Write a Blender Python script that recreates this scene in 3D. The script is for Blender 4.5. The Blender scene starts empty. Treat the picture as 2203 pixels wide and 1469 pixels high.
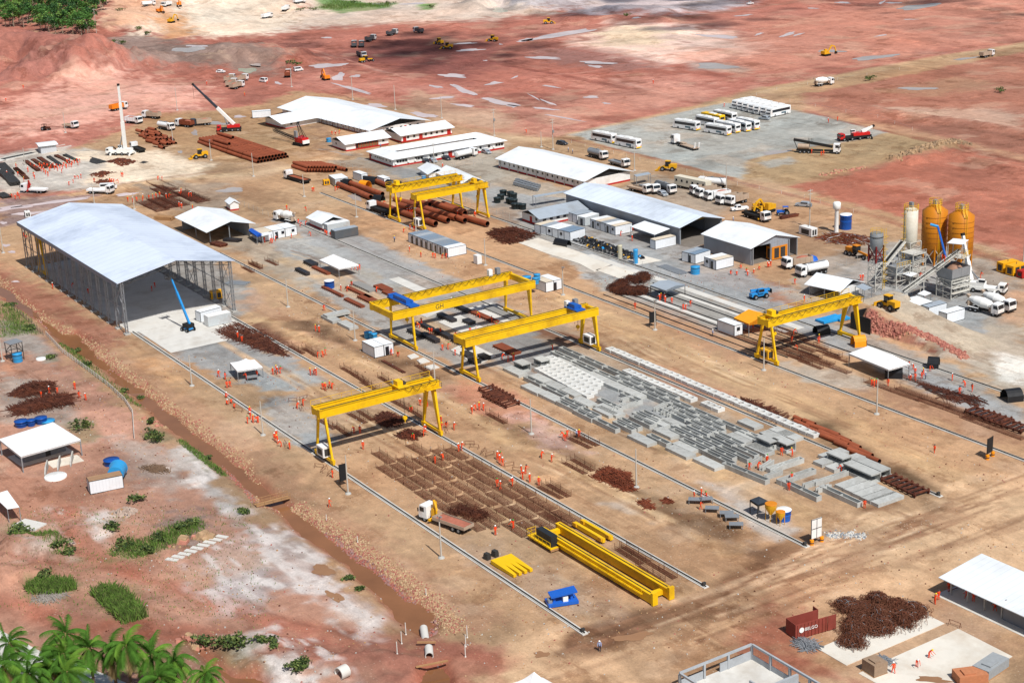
import bpy,bmesh,math,random
import numpy as np
from mathutils import Vector,Matrix
R_=math.radians
rnd=random.Random(7)
SC=bpy.context.scene
F_,YAW,PIT,ROL,CAMH=3496.0,2.57501,0.323258,-0.042035,118.0
_f=np.array([math.cos(YAW)*math.cos(PIT),math.sin(YAW)*math.cos(PIT),-math.sin(PIT)])
_r=np.array([math.sin(YAW),-math.cos(YAW),0.0]);_u=np.cross(_r,_f)
_r2=math.cos(ROL)*_r+math.sin(ROL)*_u;_u2=-math.sin(ROL)*_r+math.cos(ROL)*_u
cam_d=bpy.data.cameras.new('camera');cam=bpy.data.objects.new('camera',cam_d);SC.collection.objects.link(cam)
cam_d.sensor_width=36.0;cam_d.lens=F_/2203*36.0;cam_d.clip_start=1.0;cam_d.clip_end=20000
cam.matrix_world=Matrix(((_r2[0],_u2[0],-_f[0],0),(_r2[1],_u2[1],-_f[1],0),(_r2[2],_u2[2],-_f[2],CAMH),(0,0,0,1)))
SC.camera=cam
SUN_EL,SUN_AZ=R_(53),R_(-5)
W=bpy.data.worlds.new('World');SC.world=W;W.use_nodes=True
nt=W.node_tree;nt.nodes.clear()
sky=nt.nodes.new('ShaderNodeTexSky');sky.sky_type='NISHITA';sky.sun_disc=False
sky.sun_elevation=SUN_EL;sky.sun_rotation=R_(90)-SUN_AZ;sky.dust_density=1.5
bg=nt.nodes.new('ShaderNodeBackground');bg.inputs[1].default_value=0.075
wo=nt.nodes.new('ShaderNodeOutputWorld');nt.links.new(sky.outputs[0],bg.inputs[0]);nt.links.new(bg.outputs[0],wo.inputs[0])
sd=bpy.data.lights.new('sun','SUN');sd.energy=4.7;sd.angle=R_(0.53);sd.color=(1,.975,.93)
so=bpy.data.objects.new('sun',sd);SC.collection.objects.link(so)
_sv=Vector((math.cos(SUN_EL)*math.cos(SUN_AZ),math.cos(SUN_EL)*math.sin(SUN_AZ),math.sin(SUN_EL)))
so.rotation_euler=_sv.to_track_quat('Z','Y').to_euler();so.location=(0,0,300)
SC.view_settings.view_transform='Standard';SC.view_settings.look='None';SC.view_settings.exposure=0.0;SC.view_settings.gamma=1.0
SC.view_settings.use_curve_mapping=False
def G(x,y,z=0.0):
 a,b=(x-1101.5)/F_,(734.5-y)/F_
 d=_r2*a+_u2*b+_f
 t=(z-CAMH)/d[2]
 return Vector((d[0]*t,d[1]*t,z))
_OY={'a':0,'b':360,'c':720,'d':1089};_OX={'1':0,'2':550,'3':1100,'4':1640}
def T(t,x,y):return(_OX[t[1]]+x/3.866,_OY[t[0]]+y/3.866)
def P(t,x,y,z=0.0):return G(*T(t,x,y),z)
def lin(c):
 return tuple((v/12.92 if v<=.04045 else((v+.055)/1.055)**2.4) for v in[q/255 for q in c])
MATS={}
def mat(name,col,rough=.75,var=.12,scale=.8,metal=0.0,dirt=None,dirt_amt=.35,stripe=None,spec=.3,alpha=None,bump=0.0,rand=0.0,srgb=True):
 if name in MATS:return MATS[name]
 c=lin(col) if srgb else col
 m=bpy.data.materials.new(name);m.use_nodes=True;n=m.node_tree;b=n.nodes['Principled BSDF'];L=n.links.new
 tc=n.nodes.new('ShaderNodeTexCoord');no=n.nodes.new('ShaderNodeTexNoise')
 no.inputs['Scale'].default_value=scale;no.inputs['Detail'].default_value=5;no.inputs['Roughness'].default_value=.65
 L(tc.outputs['Object'],no.inputs['Vector'])
 ra=n.nodes.new('ShaderNodeValToRGB');ra.color_ramp.elements[0].position=.3;ra.color_ramp.elements[1].position=.7
 ra.color_ramp.elements[0].color=(*[max(0,v*(1-var)) for v in c],1);ra.color_ramp.elements[1].color=(*[min(1,v*(1+var)) for v in c],1)
 L(no.outputs['Fac'],ra.inputs[0]);out=ra.outputs[0]
 def mixc(a,fac,colr,mode='MIX'):
  x=n.nodes.new('ShaderNodeMixRGB');x.blend_type=mode
  if hasattr(fac,'links'):L(fac,x.inputs[0])
  else:x.inputs[0].default_value=fac
  L(a,x.inputs[1])
  if hasattr(colr,'links'):L(colr,x.inputs[2])
  else:x.inputs[2].default_value=(*colr,1)
  return x.outputs[0]
 if dirt:
  n2=n.nodes.new('ShaderNodeTexNoise');n2.inputs['Scale'].default_value=scale*.45;n2.inputs['Detail'].default_value=7;n2.inputs['Roughness'].default_value=.7
  L(tc.outputs['Object'],n2.inputs['Vector'])
  r2=n.nodes.new('ShaderNodeMapRange');r2.inputs[1].default_value=.48;r2.inputs[2].default_value=.68;r2.inputs[3].default_value=0;r2.inputs[4].default_value=dirt_amt
  L(n2.outputs['Fac'],r2.inputs[0]);out=mixc(out,r2.outputs[0],lin(dirt))
 if stripe:
  sx=n.nodes.new('ShaderNodeSeparateXYZ');L(tc.outputs['Object'],sx.inputs[0])
  mm=n.nodes.new('ShaderNodeMath');mm.operation='MULTIPLY';mm.inputs[1].default_value=1/stripe[1];L(sx.outputs[stripe[0]],mm.inputs[0])
  fr=n.nodes.new('ShaderNodeMath');fr.operation='FRACT';L(mm.outputs[0],fr.inputs[0])
  lt=n.nodes.new('ShaderNodeMath');lt.operation='LESS_THAN';lt.inputs[1].default_value=.14;L(fr.outputs[0],lt.inputs[0])
  ml=n.nodes.new('ShaderNodeMath');ml.operation='MULTIPLY';ml.inputs[1].default_value=stripe[2];L(lt.outputs[0],ml.inputs[0])
  out=mixc(out,ml.outputs[0],(.12,.12,.12))
 if rand:
  oi=n.nodes.new('ShaderNodeObjectInfo');mr=n.nodes.new('ShaderNodeMapRange');mr.inputs[3].default_value=1-rand;mr.inputs[4].default_value=1+rand
  L(oi.outputs['Random'],mr.inputs[0]);hs=n.nodes.new('ShaderNodeHueSaturation');L(mr.outputs[0],hs.inputs['Value']);L(out,hs.inputs['Color']);out=hs.outputs[0]
 L(out,b.inputs['Base Color'])
 b.inputs['Roughness'].default_value=rough;b.inputs['Metallic'].default_value=metal;b.inputs['Specular IOR Level'].default_value=spec
 if bump:
  bp=n.nodes.new('ShaderNodeBump');bp.inputs['Strength'].default_value=bump;bp.inputs['Distance'].default_value=.1;L(no.outputs['Fac'],bp.inputs['Height']);L(bp.outputs[0],b.inputs['Normal'])
 MATS[name]=m
 return m
class MB:
 def __init__(s):s.v=[];s.f=[];s.m=[];s.sm=[]
 def add(s,vs,fs,mi=0,smooth=False):
  o=len(s.v);s.v+=[tuple(q) for q in vs]
  for q in fs:s.f.append([i+o for i in q]);s.m.append(mi);s.sm.append(smooth)
  return s
 def box(s,x0,x1,y0,y1,z0,z1,mi=0):
  return s.add([(x0,y0,z0),(x1,y0,z0),(x1,y1,z0),(x0,y1,z0),(x0,y0,z1),(x1,y0,z1),(x1,y1,z1),(x0,y1,z1)],[(3,2,1,0),(4,5,6,7),(0,1,5,4),(1,2,6,5),(2,3,7,6),(3,0,4,7)],mi)
 def cb(s,c,sz,mi=0,rz=0):
  cx,cy,cz=c;a,b,d=[q/2 for q in sz];co,si=math.cos(rz),math.sin(rz)
  vs=[(cx+x*co-y*si,cy+x*si+y*co,cz+z) for z in(-d,d) for x,y in((-a,-b),(a,-b),(a,b),(-a,b))]
  return s.add(vs,[(3,2,1,0),(4,5,6,7),(0,1,5,4),(1,2,6,5),(2,3,7,6),(3,0,4,7)],mi)
 def bar(s,p,q,w,h=None,mi=0,w2=None,h2=None):
  p=Vector(p);q=Vector(q);d=(q-p)
  if d.length<1e-6:return s
  d.normalize();h=h or w;w2=w2 or w;h2=h2 or h
  up=Vector((0,0,1)) if abs(d.z)<.98 else Vector((1,0,0))
  sd_=d.cross(up).normalized();up=sd_.cross(d)
  vs=[]
  for c,a,b in((p,w,h),(q,w2,h2)):
   for i,j in((-1,-1),(1,-1),(1,1),(-1,1)):vs.append(c+sd_*(i*a/2)+up*(j*b/2))
  return s.add(vs,[(0,1,2,3),(7,6,5,4),(0,4,5,1),(1,5,6,2),(2,6,7,3),(3,7,4,0)],mi)
 def cone(s,p,q,r0,r1=None,seg=12,mi=0,caps=True,smooth=True):
  p=Vector(p);q=Vector(q);d=(q-p).normalized();r1=r0 if r1 is None else r1
  up=Vector((0,0,1)) if abs(d.z)<.9 else Vector((1,0,0))
  a=d.cross(up).normalized();b=a.cross(d)
  vs=[c+(a*math.cos(t)+b*math.sin(t))*r for c,r in((p,r0),(q,r1)) for t in[2*math.pi*i/seg for i in range(seg)]]
  s.add(vs,[(i,i+seg,(i+1)%seg+seg,(i+1)%seg) for i in range(seg)],mi,smooth)
  if caps:s.add(vs,[tuple(range(seg)),tuple(range(2*seg-1,seg-1,-1))],mi)
  return s
 def pipe(s,p,q,r,ri,seg=14,mi=0,mi2=None):
  p=Vector(p);q=Vector(q);d=(q-p).normalized();up=Vector((0,0,1)) if abs(d.z)<.9 else Vector((1,0,0))
  a=d.cross(up).normalized();b=a.cross(d);vs=[]
  for c,rr in((p,r),(q,r),(q,ri),(p,ri)):
   vs+=[c+(a*math.cos(t)+b*math.sin(t))*rr for t in[2*math.pi*i/seg for i in range(seg)]]
  for k in range(4):
   k2=(k+1)%4
   s.add(vs,[(k*seg+i,k2*seg+i,k2*seg+(i+1)%seg,k*seg+(i+1)%seg) for i in range(seg)],mi if k!=2 or mi2 is None else mi2,k in(0,2))
  return s
 def path(s,pts,r,seg=5,mi=0):
  for a,b in zip(pts[:-1],pts[1:]):s.cone(a,b,r,r,seg,mi,False)
  return s
 def lathe(s,prof,seg=20,mi=0,c=(0,0),smooth=True):
  vs=[(c[0]+r*math.cos(2*math.pi*i/seg),c[1]+r*math.sin(2*math.pi*i/seg),z) for r,z in prof for i in range(seg)]
  fs=[(k*seg+i,k*seg+(i+1)%seg,(k+1)*seg+(i+1)%seg,(k+1)*seg+i) for k in range(len(prof)-1) for i in range(seg)]
  s.add(vs,fs,mi,smooth)
  if prof[-1][0]>.01:s.add(vs,[tuple(range((len(prof)-1)*seg,len(prof)*seg))],mi)
  return s
 def prism(s,poly,z0,z1,mi=0):
  n=len(poly);vs=[(x,y,z0) for x,y in poly]+[(x,y,z1) for x,y in poly]
  return s.add(vs,[tuple(range(n-1,-1,-1)),tuple(range(n,2*n))]+[(i,(i+1)%n,(i+1)%n+n,i+n) for i in range(n)],mi)
 def extr(s,prof,y0,y1,mi=0):
  n=len(prof);vs=[(x,y0,z) for x,z in prof]+[(x,y1,z) for x,z in prof]
  return s.add(vs,[tuple(range(n)),tuple(range(2*n-1,n-1,-1))]+[(i,i+n,(i+1)%n+n,(i+1)%n) for i in range(n)],mi)
 def slab(s,quad,th,mi=0):
  q=[Vector(k) for k in quad];n=len(q);vs=q+[k-Vector((0,0,th)) for k in q]
  return s.add(vs,[tuple(range(n)),tuple(range(2*n-1,n-1,-1))]+[(i,i+n,(i+1)%n+n,(i+1)%n) for i in range(n)],mi)
 def rot(s,i0,ang,c=(0,0)):
  co,si=math.cos(ang),math.sin(ang)
  for i in range(i0,len(s.v)):
   x,y,z=s.v[i];x-=c[0];y-=c[1];s.v[i]=(c[0]+x*co-y*si,c[1]+x*si+y*co,z)
  return s
 def mesh(s,name,mats):
  me=bpy.data.meshes.new(name);me.from_pydata(s.v,[],s.f)
  for k in(mats if isinstance(mats,(list,tuple)) else[mats]):me.materials.append(k)
  me.polygons.foreach_set('material_index',s.m);me.polygons.foreach_set('use_smooth',s.sm);me.update()
  bm=bmesh.new();bm.from_mesh(me);bmesh.ops.recalc_face_normals(bm,faces=bm.faces);bm.to_mesh(me);bm.free()
  return me
 def build(s,name,mats,parent=None,loc=None,rz=0):
  o=bpy.data.objects.new(name,s.mesh(name,mats));SC.collection.objects.link(o)
  if parent:o.parent=parent
  if loc is not None:o.location=loc
  o.rotation_euler=(0,0,rz)
  return o
KIDS={}
def tag(o,label,cat,group=None,kind=None):
 o['label']=label;o['category']=cat
 if group:o['group']=group
 o['kind']=kind or 'thing'
 return o
def thing(name,label,cat,loc=(0,0,0),rz=0,group=None):
 o=bpy.data.objects.new(name,None);SC.collection.objects.link(o);o.empty_display_size=.3
 o.location=loc;o.rotation_euler=(0,0,rz)
 return tag(o,label,cat,group)
def struct(o):o['kind']='structure';return o
def dup(root,loc,rz,label=None,group=None,scale=None):
 r=root.copy();SC.collection.objects.link(r);r.location=loc;r.rotation_euler=(root.rotation_euler[0],root.rotation_euler[1],rz)
 if label:r['label']=label
 if group:r['group']=group
 if scale:r.scale=scale
 for ch in KIDS.get(root.name,None) or[q for q in bpy.data.objects if q.parent==root]:
  c=ch.copy();SC.collection.objects.link(c);c.parent=r
  for g in KIDS.get(ch.name,None) or[q for q in bpy.data.objects if q.parent==ch]:
   d=g.copy();SC.collection.objects.link(d);d.parent=c
 return r
def fix_kids(root):
 al=list(bpy.data.objects);KIDS[root.name]=[q for q in al if q.parent==root]
 for ch in KIDS[root.name]:KIDS[ch.name]=[q for q in al if q.parent==ch]
 return root
ORD='first second third fourth fifth sixth seventh eighth ninth tenth eleventh twelfth thirteenth fourteenth fifteenth sixteenth seventeenth eighteenth nineteenth twentieth'.split()
def ordn(i):
 if i<20:return ORD[i]
 t={2:'twenty',3:'thirty',4:'forty'};th={2:'twentieth',3:'thirtieth',4:'fortieth'}
 k=i+1
 return th[k//10] if k%10==0 else t[k//10]+'-'+ORD[k%10-1]
NUM='zero one two three four five six seven eight nine ten eleven twelve'.split()
def head2(a,b):
 p,q=G(*a),G(*b);d=q-p
 return(p+q)/2,math.atan2(d.y,d.x),d.length
_rs=np.random.RandomState(3)
_lat=_rs.rand(512,512)
def vnoise(x,y,cx,cy=None,off=0.0):
 cy=cy or cx
 u=x/cx+off*17.3+300;v=y/cy+off*9.1+300
 i=np.floor(u).astype(int);j=np.floor(v).astype(int);a=u-i;b=v-j
 a=a*a*(3-2*a);b=b*b*(3-2*b)
 g=lambda p,q:_lat[p%512,q%512]
 return(g(i,j)*(1-a)*(1-b)+g(i+1,j)*a*(1-b)+g(i,j+1)*(1-a)*b+g(i+1,j+1)*a*b)*2-1
def fbm(x,y,c,o=4,off=0.0,k=.55,cy=None):
 s=0;w=1.0;t=0
 for n in range(o):
  s=s+w*vnoise(x,y,c/2**n,(cy or c)/2**n,off+n*1.7);t+=w;w*=k
 return s/t*1.6
def axis(segs):
 out=[]
 for a,b,st in segs:
  n=max(1,int(round((b-a)/st)));out+=list(np.linspace(a,b,n,endpoint=False))
 return np.array(out+[segs[-1][1]])
gx=axis([(-7000,-2000,500),(-2000,-1300,50),(-1300,-900,5),(-900,-620,2.6),(-620,-470,1.3),(-470,-125,.65),(-125,-60,5),(-60,600,60)])
gy=axis([(-3000,-200,200),(-200,20,20),(20,290,.65),(290,420,1.3),(420,800,3),(800,1500,30),(1500,7000,500)])
NX,NY=len(gx),len(gy)
X,Y=np.meshgrid(gx,gy,indexing='ij')
def sdist(poly,x,y):
 """signed distance (positive inside) of points to a polygon"""
 ins=np.zeros(x.shape,bool);d2=np.full(x.shape,1e12);n=len(poly)
 for k in range(n):
  x0,y0=poly[k][:2];x1,y1=poly[(k+1)%n][:2]
  if y0!=y1:
   c=((y0>y)!=(y1>y))&(x<(x1-x0)*(y-y0)/(y1-y0)+x0);ins^=c
  dx,dy=x1-x0,y1-y0;t=np.clip(((x-x0)*dx+(y-y0)*dy)/(dx*dx+dy*dy+1e-9),0,1)
  d2=np.minimum(d2,(x-x0-t*dx)**2+(y-y0-t*dy)**2)
 d=np.sqrt(d2);return np.where(ins,d,-d)
def ldist(pts,x,y):
 d2=np.full(x.shape,1e12)
 for(x0,y0),(x1,y1) in zip(pts[:-1],pts[1:]):
  dx,dy=x1-x0,y1-y0;t=np.clip(((x-x0)*dx+(y-y0)*dy)/(dx*dx+dy*dy+1e-9),0,1)
  d2=np.minimum(d2,(x-x0-t*dx)**2+(y-y0-t*dy)**2)
 return np.sqrt(d2)
def window(pts,m):
 xs=[p[0] for p in pts];ys=[p[1] for p in pts]
 i0,i1=np.searchsorted(gx,[min(xs)-m,max(xs)+m]);j0,j1=np.searchsorted(gy,[min(ys)-m,max(ys)+m])
 return slice(i0,i1+1),slice(j0,j1+1)
def ss(a,b,v):t=np.clip((v-a)/(b-a),0,1);return t*t*(3-2*t)
COL=np.zeros((NX,NY,3));COL[:]=lin((192,152,112))
NB=fbm(X,Y,60,5,1.0);NM=fbm(X,Y,14,4,2.0);NS=fbm(X,Y,4,3,3.0)
NL=fbm(X,Y,90,3,4.0,cy=5)
NW=NB*.4+NM*.35+NS*.35+.2*fbm(X,Y,1.5,1,5.0)
def paint(pts,rgb,soft=3.0,op=1.0,amp=None,z=0.0):
 w=[G(x,y,z)[:2] for x,y in pts];amp=soft*2.2 if amp is None else amp
 sl=window(w,soft*3+amp);d=sdist(w,X[sl],Y[sl])+NW[sl]*amp
 k=(ss(-soft,soft,d)*op)[...,None];c=np.array(lin(rgb))
 COL[sl]=COL[sl]*(1-k)+c*k
def line(pts,wd,rgb,op=.7,amp=1.0):
 w=[tuple(G(x,y)[:2]) for x,y in pts]
 sl=window(w,wd*3+4);d=ldist(w,X[sl],Y[sl])+NM[sl]*amp
 k=(ss(wd,wd*.3,d)*op*(.75+.4*NS[sl]))[...,None];k=np.clip(k,0,1);c=np.array(lin(rgb))
 COL[sl]=COL[sl]*(1-k)+c*k
def tpaint(t,pts,*a,**k):paint([T(t,x,y) for x,y in pts],*a,**k)
def tline(t,pts,*a,**k):line([T(t,x,y) for x,y in pts],*a,**k)
RED=(190,116,96);PINK=(222,160,140);MAR=(150,84,74);CREAM=(250,232,208);GRV=(166,165,160);TAN=(198,158,116);DTAN=(150,112,80)
paint([(-900,470),(-200,440),(0,435),(170,415),(130,330),(330,255),(560,225),(640,195),(770,212),(1060,285),(1200,300),(1640,190),(2203,92),(3200,-60),(2500,-250),(-900,-250)],RED,3)
paint([(1720,205),(2203,112),(3000,0),(3000,700),(2203,560),(1980,480),(1700,402),(1850,360),(2080,315),(1910,280),(1740,245)],(178,116,92),2)
paint([(1690,402),(2080,320),(2210,355),(2500,420),(2500,640),(2203,555),(1900,455)],(190,114,88),1.5)
paint([(0,240),(170,165),(330,160),(420,190),(400,235),(240,255),(60,290),(0,300)],(234,172,150),12,.9)
paint([(0,175),(60,90),(140,85),(205,130),(190,160),(90,175)],(168,106,92),6,.9)
paint([(60,70),(140,75),(240,105),(200,125),(120,90)],(205,160,120),6,.8)
paint([(200,95),(290,75),(440,95),(560,100),(640,130),(600,165),(480,150),(330,150),(240,140)],(150,130,118),8,.85)
paint([(260,-60),(700,-60),(650,10),(720,40),(600,70),(470,80),(360,78),(230,70),(215,50)],(247,222,194),10,.95)
paint([(215,55),(260,0),(330,0),(380,40),(330,60),(240,72)],(232,170,128),8,.8)
paint([(340,40),(410,50),(420,75),(360,85),(330,60)],(222,150,84),5,.8)
paint([(690,0),(1110,-20),(1200,30),(1060,42),(860,48),(700,60),(600,70),(640,20)],(226,204,184),10,.9)
paint([(450,0),(560,-8),(700,0),(690,8),(560,14),(470,9)],(222,140,96),5,.8)
paint([(680,15),(760,8),(850,10),(830,20),(740,30),(690,26)],(92,140,62),4,.9)
paint([(905,12),(935,10),(930,24),(900,22)],(110,150,70),3,.9)
paint([(1090,0),(1300,-40),(1640,-20),(1560,22),(1400,34),(1250,30),(1110,20)],(206,196,198),12,.9)
paint([(1120,60),(1500,45),(1640,30),(2203,-30),(2203,5),(1640,60),(1400,80),(1180,75)],(196,128,108),10,.7)
paint([(1230,75),(1330,55),(1440,62),(1600,70),(1660,110),(1500,135),(1410,140),(1320,110),(1230,100)],(244,206,186),9,.95)
paint([(1270,70),(1360,62),(1430,75),(1420,100),(1300,98)],(234,208,170),7,.8)
paint([(1480,135),(1560,138),(1620,150),(1600,158),(1500,150)],(180,168,158),3,.8)
paint([(1190,170),(1440,170),(1560,200),(1380,235),(1260,200)],(214,150,128),9,.6)
paint([(1160,95),(1230,105),(1330,120),(1420,145),(1330,155),(1180,140),(1120,115)],(152,112,104),7,.7)
paint([(740,100),(960,80),(1080,90),(1120,130),(990,180),(830,150),(700,130)],(140,80,72),10,.85)
paint([(780,90),(980,75),(1040,95),(960,118),(850,118)],(118,66,60),7,.8)
paint([(640,225),(760,200),(900,235),(1100,260),(1180,300),(1000,290),(800,240)],(192,150,116),5,.5)
paint([(1000,215),(1100,200),(1240,240),(1200,285),(1080,270)],(206,140,116),7,.6)
paint([(1850,125),(1990,108),(2060,112),(1930,130)],(172,142,130),6,.6)
paint([(1900,195),(2060,170),(2150,180),(2010,205)],(164,128,96),6,.6)
paint([(2150,235),(2203,250),(2203,285),(2130,270),(2000,250),(1890,232)],(206,176,152),3,.6)
ROAD=(206,168,124)
line([(1000,296),(1190,300),(1400,262),(1560,225),(1640,198),(1800,165),(2000,128),(2203,95),(2600,30)],6.5,(204,170,128),.95,1.2)
line([(1640,205),(1700,222),(1840,258),(2000,295),(2203,342),(2600,430)],5.5,(204,156,118),.9,1)
line([(1140,320),(1210,315),(1330,350),(1500,385),(1640,425),(1760,455),(1900,480),(2203,600)],7,(190,150,110),.85,1.5)
line([(1440,120),(1640,165),(1700,175)],2,(162,92,76),.8);line([(1100,140),(1300,180),(1500,222)],3,(150,84,70),.85)
line([(1180,100),(1420,138),(1660,182)],2.5,(160,92,76),.7);line([(1100,100),(1250,70),(1640,15),(1900,-25)],5,(160,110,90),.8)
line([(2203,60),(2080,30),(2000,15)],3,(170,100,80),.7)
line([(1720,205),(1850,225),(2000,255),(2203,300)],3,(150,98,78),.7);line([(1780,210),(1960,215),(2203,218)],2,(158,96,78),.6)
line([(2203,88),(1900,130),(1700,165),(1650,180)],2.5,(160,112,88),.6)
rs2=random.Random(11)
for k in range(46):
 x0,y0=rs2.uniform(620,2100),rs2.uniform(60,270);L_=rs2.uniform(60,240);s_=rs2.choice([-.12,-.2,.18,.24,.3,-.08])
 pts=[(x0+L_*t,y0+L_*t*s_+rs2.uniform(-1,1)) for t in(0,.33,.66,1)]
 if any(x>1180 and y>300-(x-1180)*.22 for x,y in pts):continue
 line(pts,rs2.uniform(.9,2.4),rs2.choice([(148,84,72),(160,96,80),(226,170,150),(152,88,74)]),rs2.uniform(.35,.7),.8)
paint([(1640,40),(2203,-10),(2400,20),(2203,85),(1900,130),(1700,160),(1600,150),(1500,130)],(210,142,116),12,.65);paint([(1180,215),(1400,190),(1560,205),(1300,262),(1200,285)],(210,146,122),8,.6);paint([(640,150),(800,170),(1000,190),(980,215),(780,195),(640,190)],(206,140,122),8,.6)
paint([(1228,290),(1300,272),(1560,222),(1650,222),(1730,244),(1900,283),(1915,292),(1790,312),(1690,325),(1610,345),(1640,362),(1600,388),(1450,352),(1340,325)],(176,175,167),1.2)
paint([(1600,350),(1680,325),(1800,308),(1915,288),(2070,308),(2050,325),(1900,348),(1790,378),(1690,398),(1600,388)],(186,154,112),1.5)
paint([(1630,350),(1700,340),(1720,350),(1650,365)],(170,168,160),1.5,.8)
line([(1190,295),(1330,325),(1450,355),(1640,405),(1900,470),(2203,580)],2.6,(158,92,70),.8,.8)
line([(1730,244),(1900,284),(2080,320),(2203,350)],2.2,(150,82,62),.85,.7)
line([(1230,288),(1560,218),(1650,210)],3.5,(204,166,122),.8)
paint([(640,300),(760,330),(1080,420),(1100,335),(1080,300),(1000,330),(800,355),(690,300)],(186,176,160),3,.8)
paint([(720,350),(1060,330),(1090,350),(1240,420),(1230,480),(1050,440),(850,380)],(176,166,150),3,.8)
paint([(560,250),(640,240),(720,300),(700,330),(610,300)],(150,116,92),3,.7)
paint([(900,195),(1100,250),(1080,280),(960,260),(850,235)],(196,164,132),4,.6)
paint([(1060,430),(1250,430),(1250,480),(1130,500),(1060,470)],(128,124,120),3,.7)
paint([(1360,370),(1560,390),(1600,440),(1540,470),(1420,440),(1340,405)],(168,156,140),3,.8)
paint([(1100,480),(1250,470),(1440,560),(1560,640),(1500,660),(1300,560),(1120,510)],(170,162,150),2,.85)
paint([(1520,560),(1660,600),(1760,640),(1720,690),(1600,650),(1480,600)],(172,118,94),3,.8)
paint([(1700,470),(1900,500),(1900,560),(1760,560),(1680,510)],(178,142,108),3,.7)
paint([(1760,560),(1920,520),(2120,560),(2203,600),(2203,860),(2080,770),(1900,700),(1700,640),(1720,590)],(168,158,146),3,.9)
paint([(2110,640),(2203,630),(2203,700),(2150,700)],(196,150,112),3,.8)
paint([(2040,690),(2203,700),(2203,860),(2120,800)],(190,172,150),2.5,.9)
paint([(2150,760),(2215,780),(2215,830),(2160,815)],(222,212,198),1.5,.9)
paint([(0,330),(160,320),(330,330),(430,345),(330,385),(170,410),(0,420)],(196,188,176),3,.95)
paint([(130,330),(360,320),(470,350),(420,380),(280,390),(200,395),(250,350)],(236,214,184),4,.9)
paint([(300,250),(560,232),(680,290),(700,330),(640,350),(430,350),(300,310)],(176,136,94),4,.8)
line([(-60,452),(0,446),(170,418),(300,398),(430,383),(560,372),(700,342),(800,340)],4.2,(218,184,142),.85)
line([(0,428),(200,405),(420,375),(640,345)],1.6,(160,118,92),.5)
paint([(0,432),(60,424),(200,420),(140,440),(100,470),(0,490)],(150,128,130),2.5,.8)
line([(420,345),(560,330),(700,300)],4,(210,172,128),.7)
paint([(430,385),(560,400),(640,440),(560,440),(460,420)],(150,114,82),3,.7)
paint([(300,400),(480,395),(520,440),(420,460),(300,440)],(150,136,120),3,.8)
paint([(140,560),(300,700),(480,700),(560,650),(380,500),(180,470)],(150,148,144),1.5,.9)
paint([(290,712),(480,690),(700,820),(640,840),(560,840),(470,815)],(164,166,164),1.6,.95)
paint([(560,850),(680,870),(700,960),(640,950),(560,900)],(168,152,130),3,.7)
paint([(520,480),(620,500),(720,560),(760,640),(700,640),(560,560),(480,520)],(172,160,142),2.5,.8)
paint([(590,520),(700,510),(760,560),(1000,690),(1130,690),(1100,760),(1000,790),(860,740),(700,640)],(164,165,162),1.5,.9)
paint([(690,510),(780,560),(920,620),(1000,640),(960,660),(800,600),(690,540)],(168,162,150),1.5,.8)
paint([(1000,680),(1200,690),(1400,800),(1700,980),(1900,1080),(1700,1060),(1300,900),(1080,800)],(168,150,130),3,.7)
paint([(540,640),(640,690),(720,740),(690,760),(590,700)],(186,142,108),4,.8)
paint([(1130,490),(1260,560),(1420,640),(1400,660),(1330,620),(1120,510)],(170,166,158),1.2,.9)
paint([(1270,590),(1420,590),(1640,690),(1560,725),(1420,670),(1300,620)],(160,158,152),1.6,.95)
paint([(1500,680),(1700,680),(1900,800),(2203,930),(2203,880),(2010,780),(1860,720),(1780,690)],(160,154,146),1.6,.9)
paint([(1640,770),(1800,800),(1900,830),(1860,840),(1720,810)],(172,164,152),2,.8)
paint([(1850,850),(2000,900),(2203,960),(2203,930),(2000,850),(1900,830)],(162,120,92),3,.7)
paint([(1280,1080),(1400,1080),(1520,1120),(1640,1190),(1560,1180),(1420,1110)],(182,168,154),2,.7)
paint([(1560,1080),(1640,1060),(1720,1140),(1680,1170),(1600,1130)],(196,192,186),1,.8)
paint([(1520,1040),(1600,1040),(1640,1070),(1560,1090)],(190,178,168),1.5,.7)
paint([(1750,1140),(1870,1140),(1870,1180),(1760,1180)],(178,164,148),2,.7)
for pts,w_ in(([(620,560),(900,690),(1150,820),(1500,990),(1760,1130)],4.5),([(1200,640),(1500,770),(1800,910),(2203,1090)],5.5),([(430,700),(700,850),(1000,1040),(1300,1220),(1560,1330)],3.5),([(560,690),(900,830),(1250,1020),(1560,1180)],4.5)):
 line(pts,w_,(208,170,122),.8,1.6)
for pts,w_,c_ in(([(640,700),(800,760),(900,800),(1040,880)],3,DTAN),([(1010,880),(1200,960),(1400,1080),(1540,1150)],2.6,(160,120,84)),([(1760,920),(1880,1000),(2010,1060),(2060,1130)],4,(150,116,82)),([(720,480),(800,540),(900,590),(1010,650)],2.6,(150,116,84)),([(560,700),(640,760)],3,(156,104,78)),([(1100,690),(1280,750),(1420,800)],2,(176,124,92))):
 line(pts,w_*1.35,tuple(v*.78 for v in c_),1.0,2.6)
paint([(930,820),(1060,830),(1160,900),(1120,910),(980,860)],(196,128,100),3,.7)
paint([(1120,900),(1220,940),(1240,970),(1160,960)],(206,170,158),3,.7)
paint([(1370,780),(1480,810),(1560,850),(1480,850)],(176,104,80),2.5,.6)
paint([(1360,650),(1500,690),(1640,770),(1560,770),(1420,700)],(186,138,104),4,.6)
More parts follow.
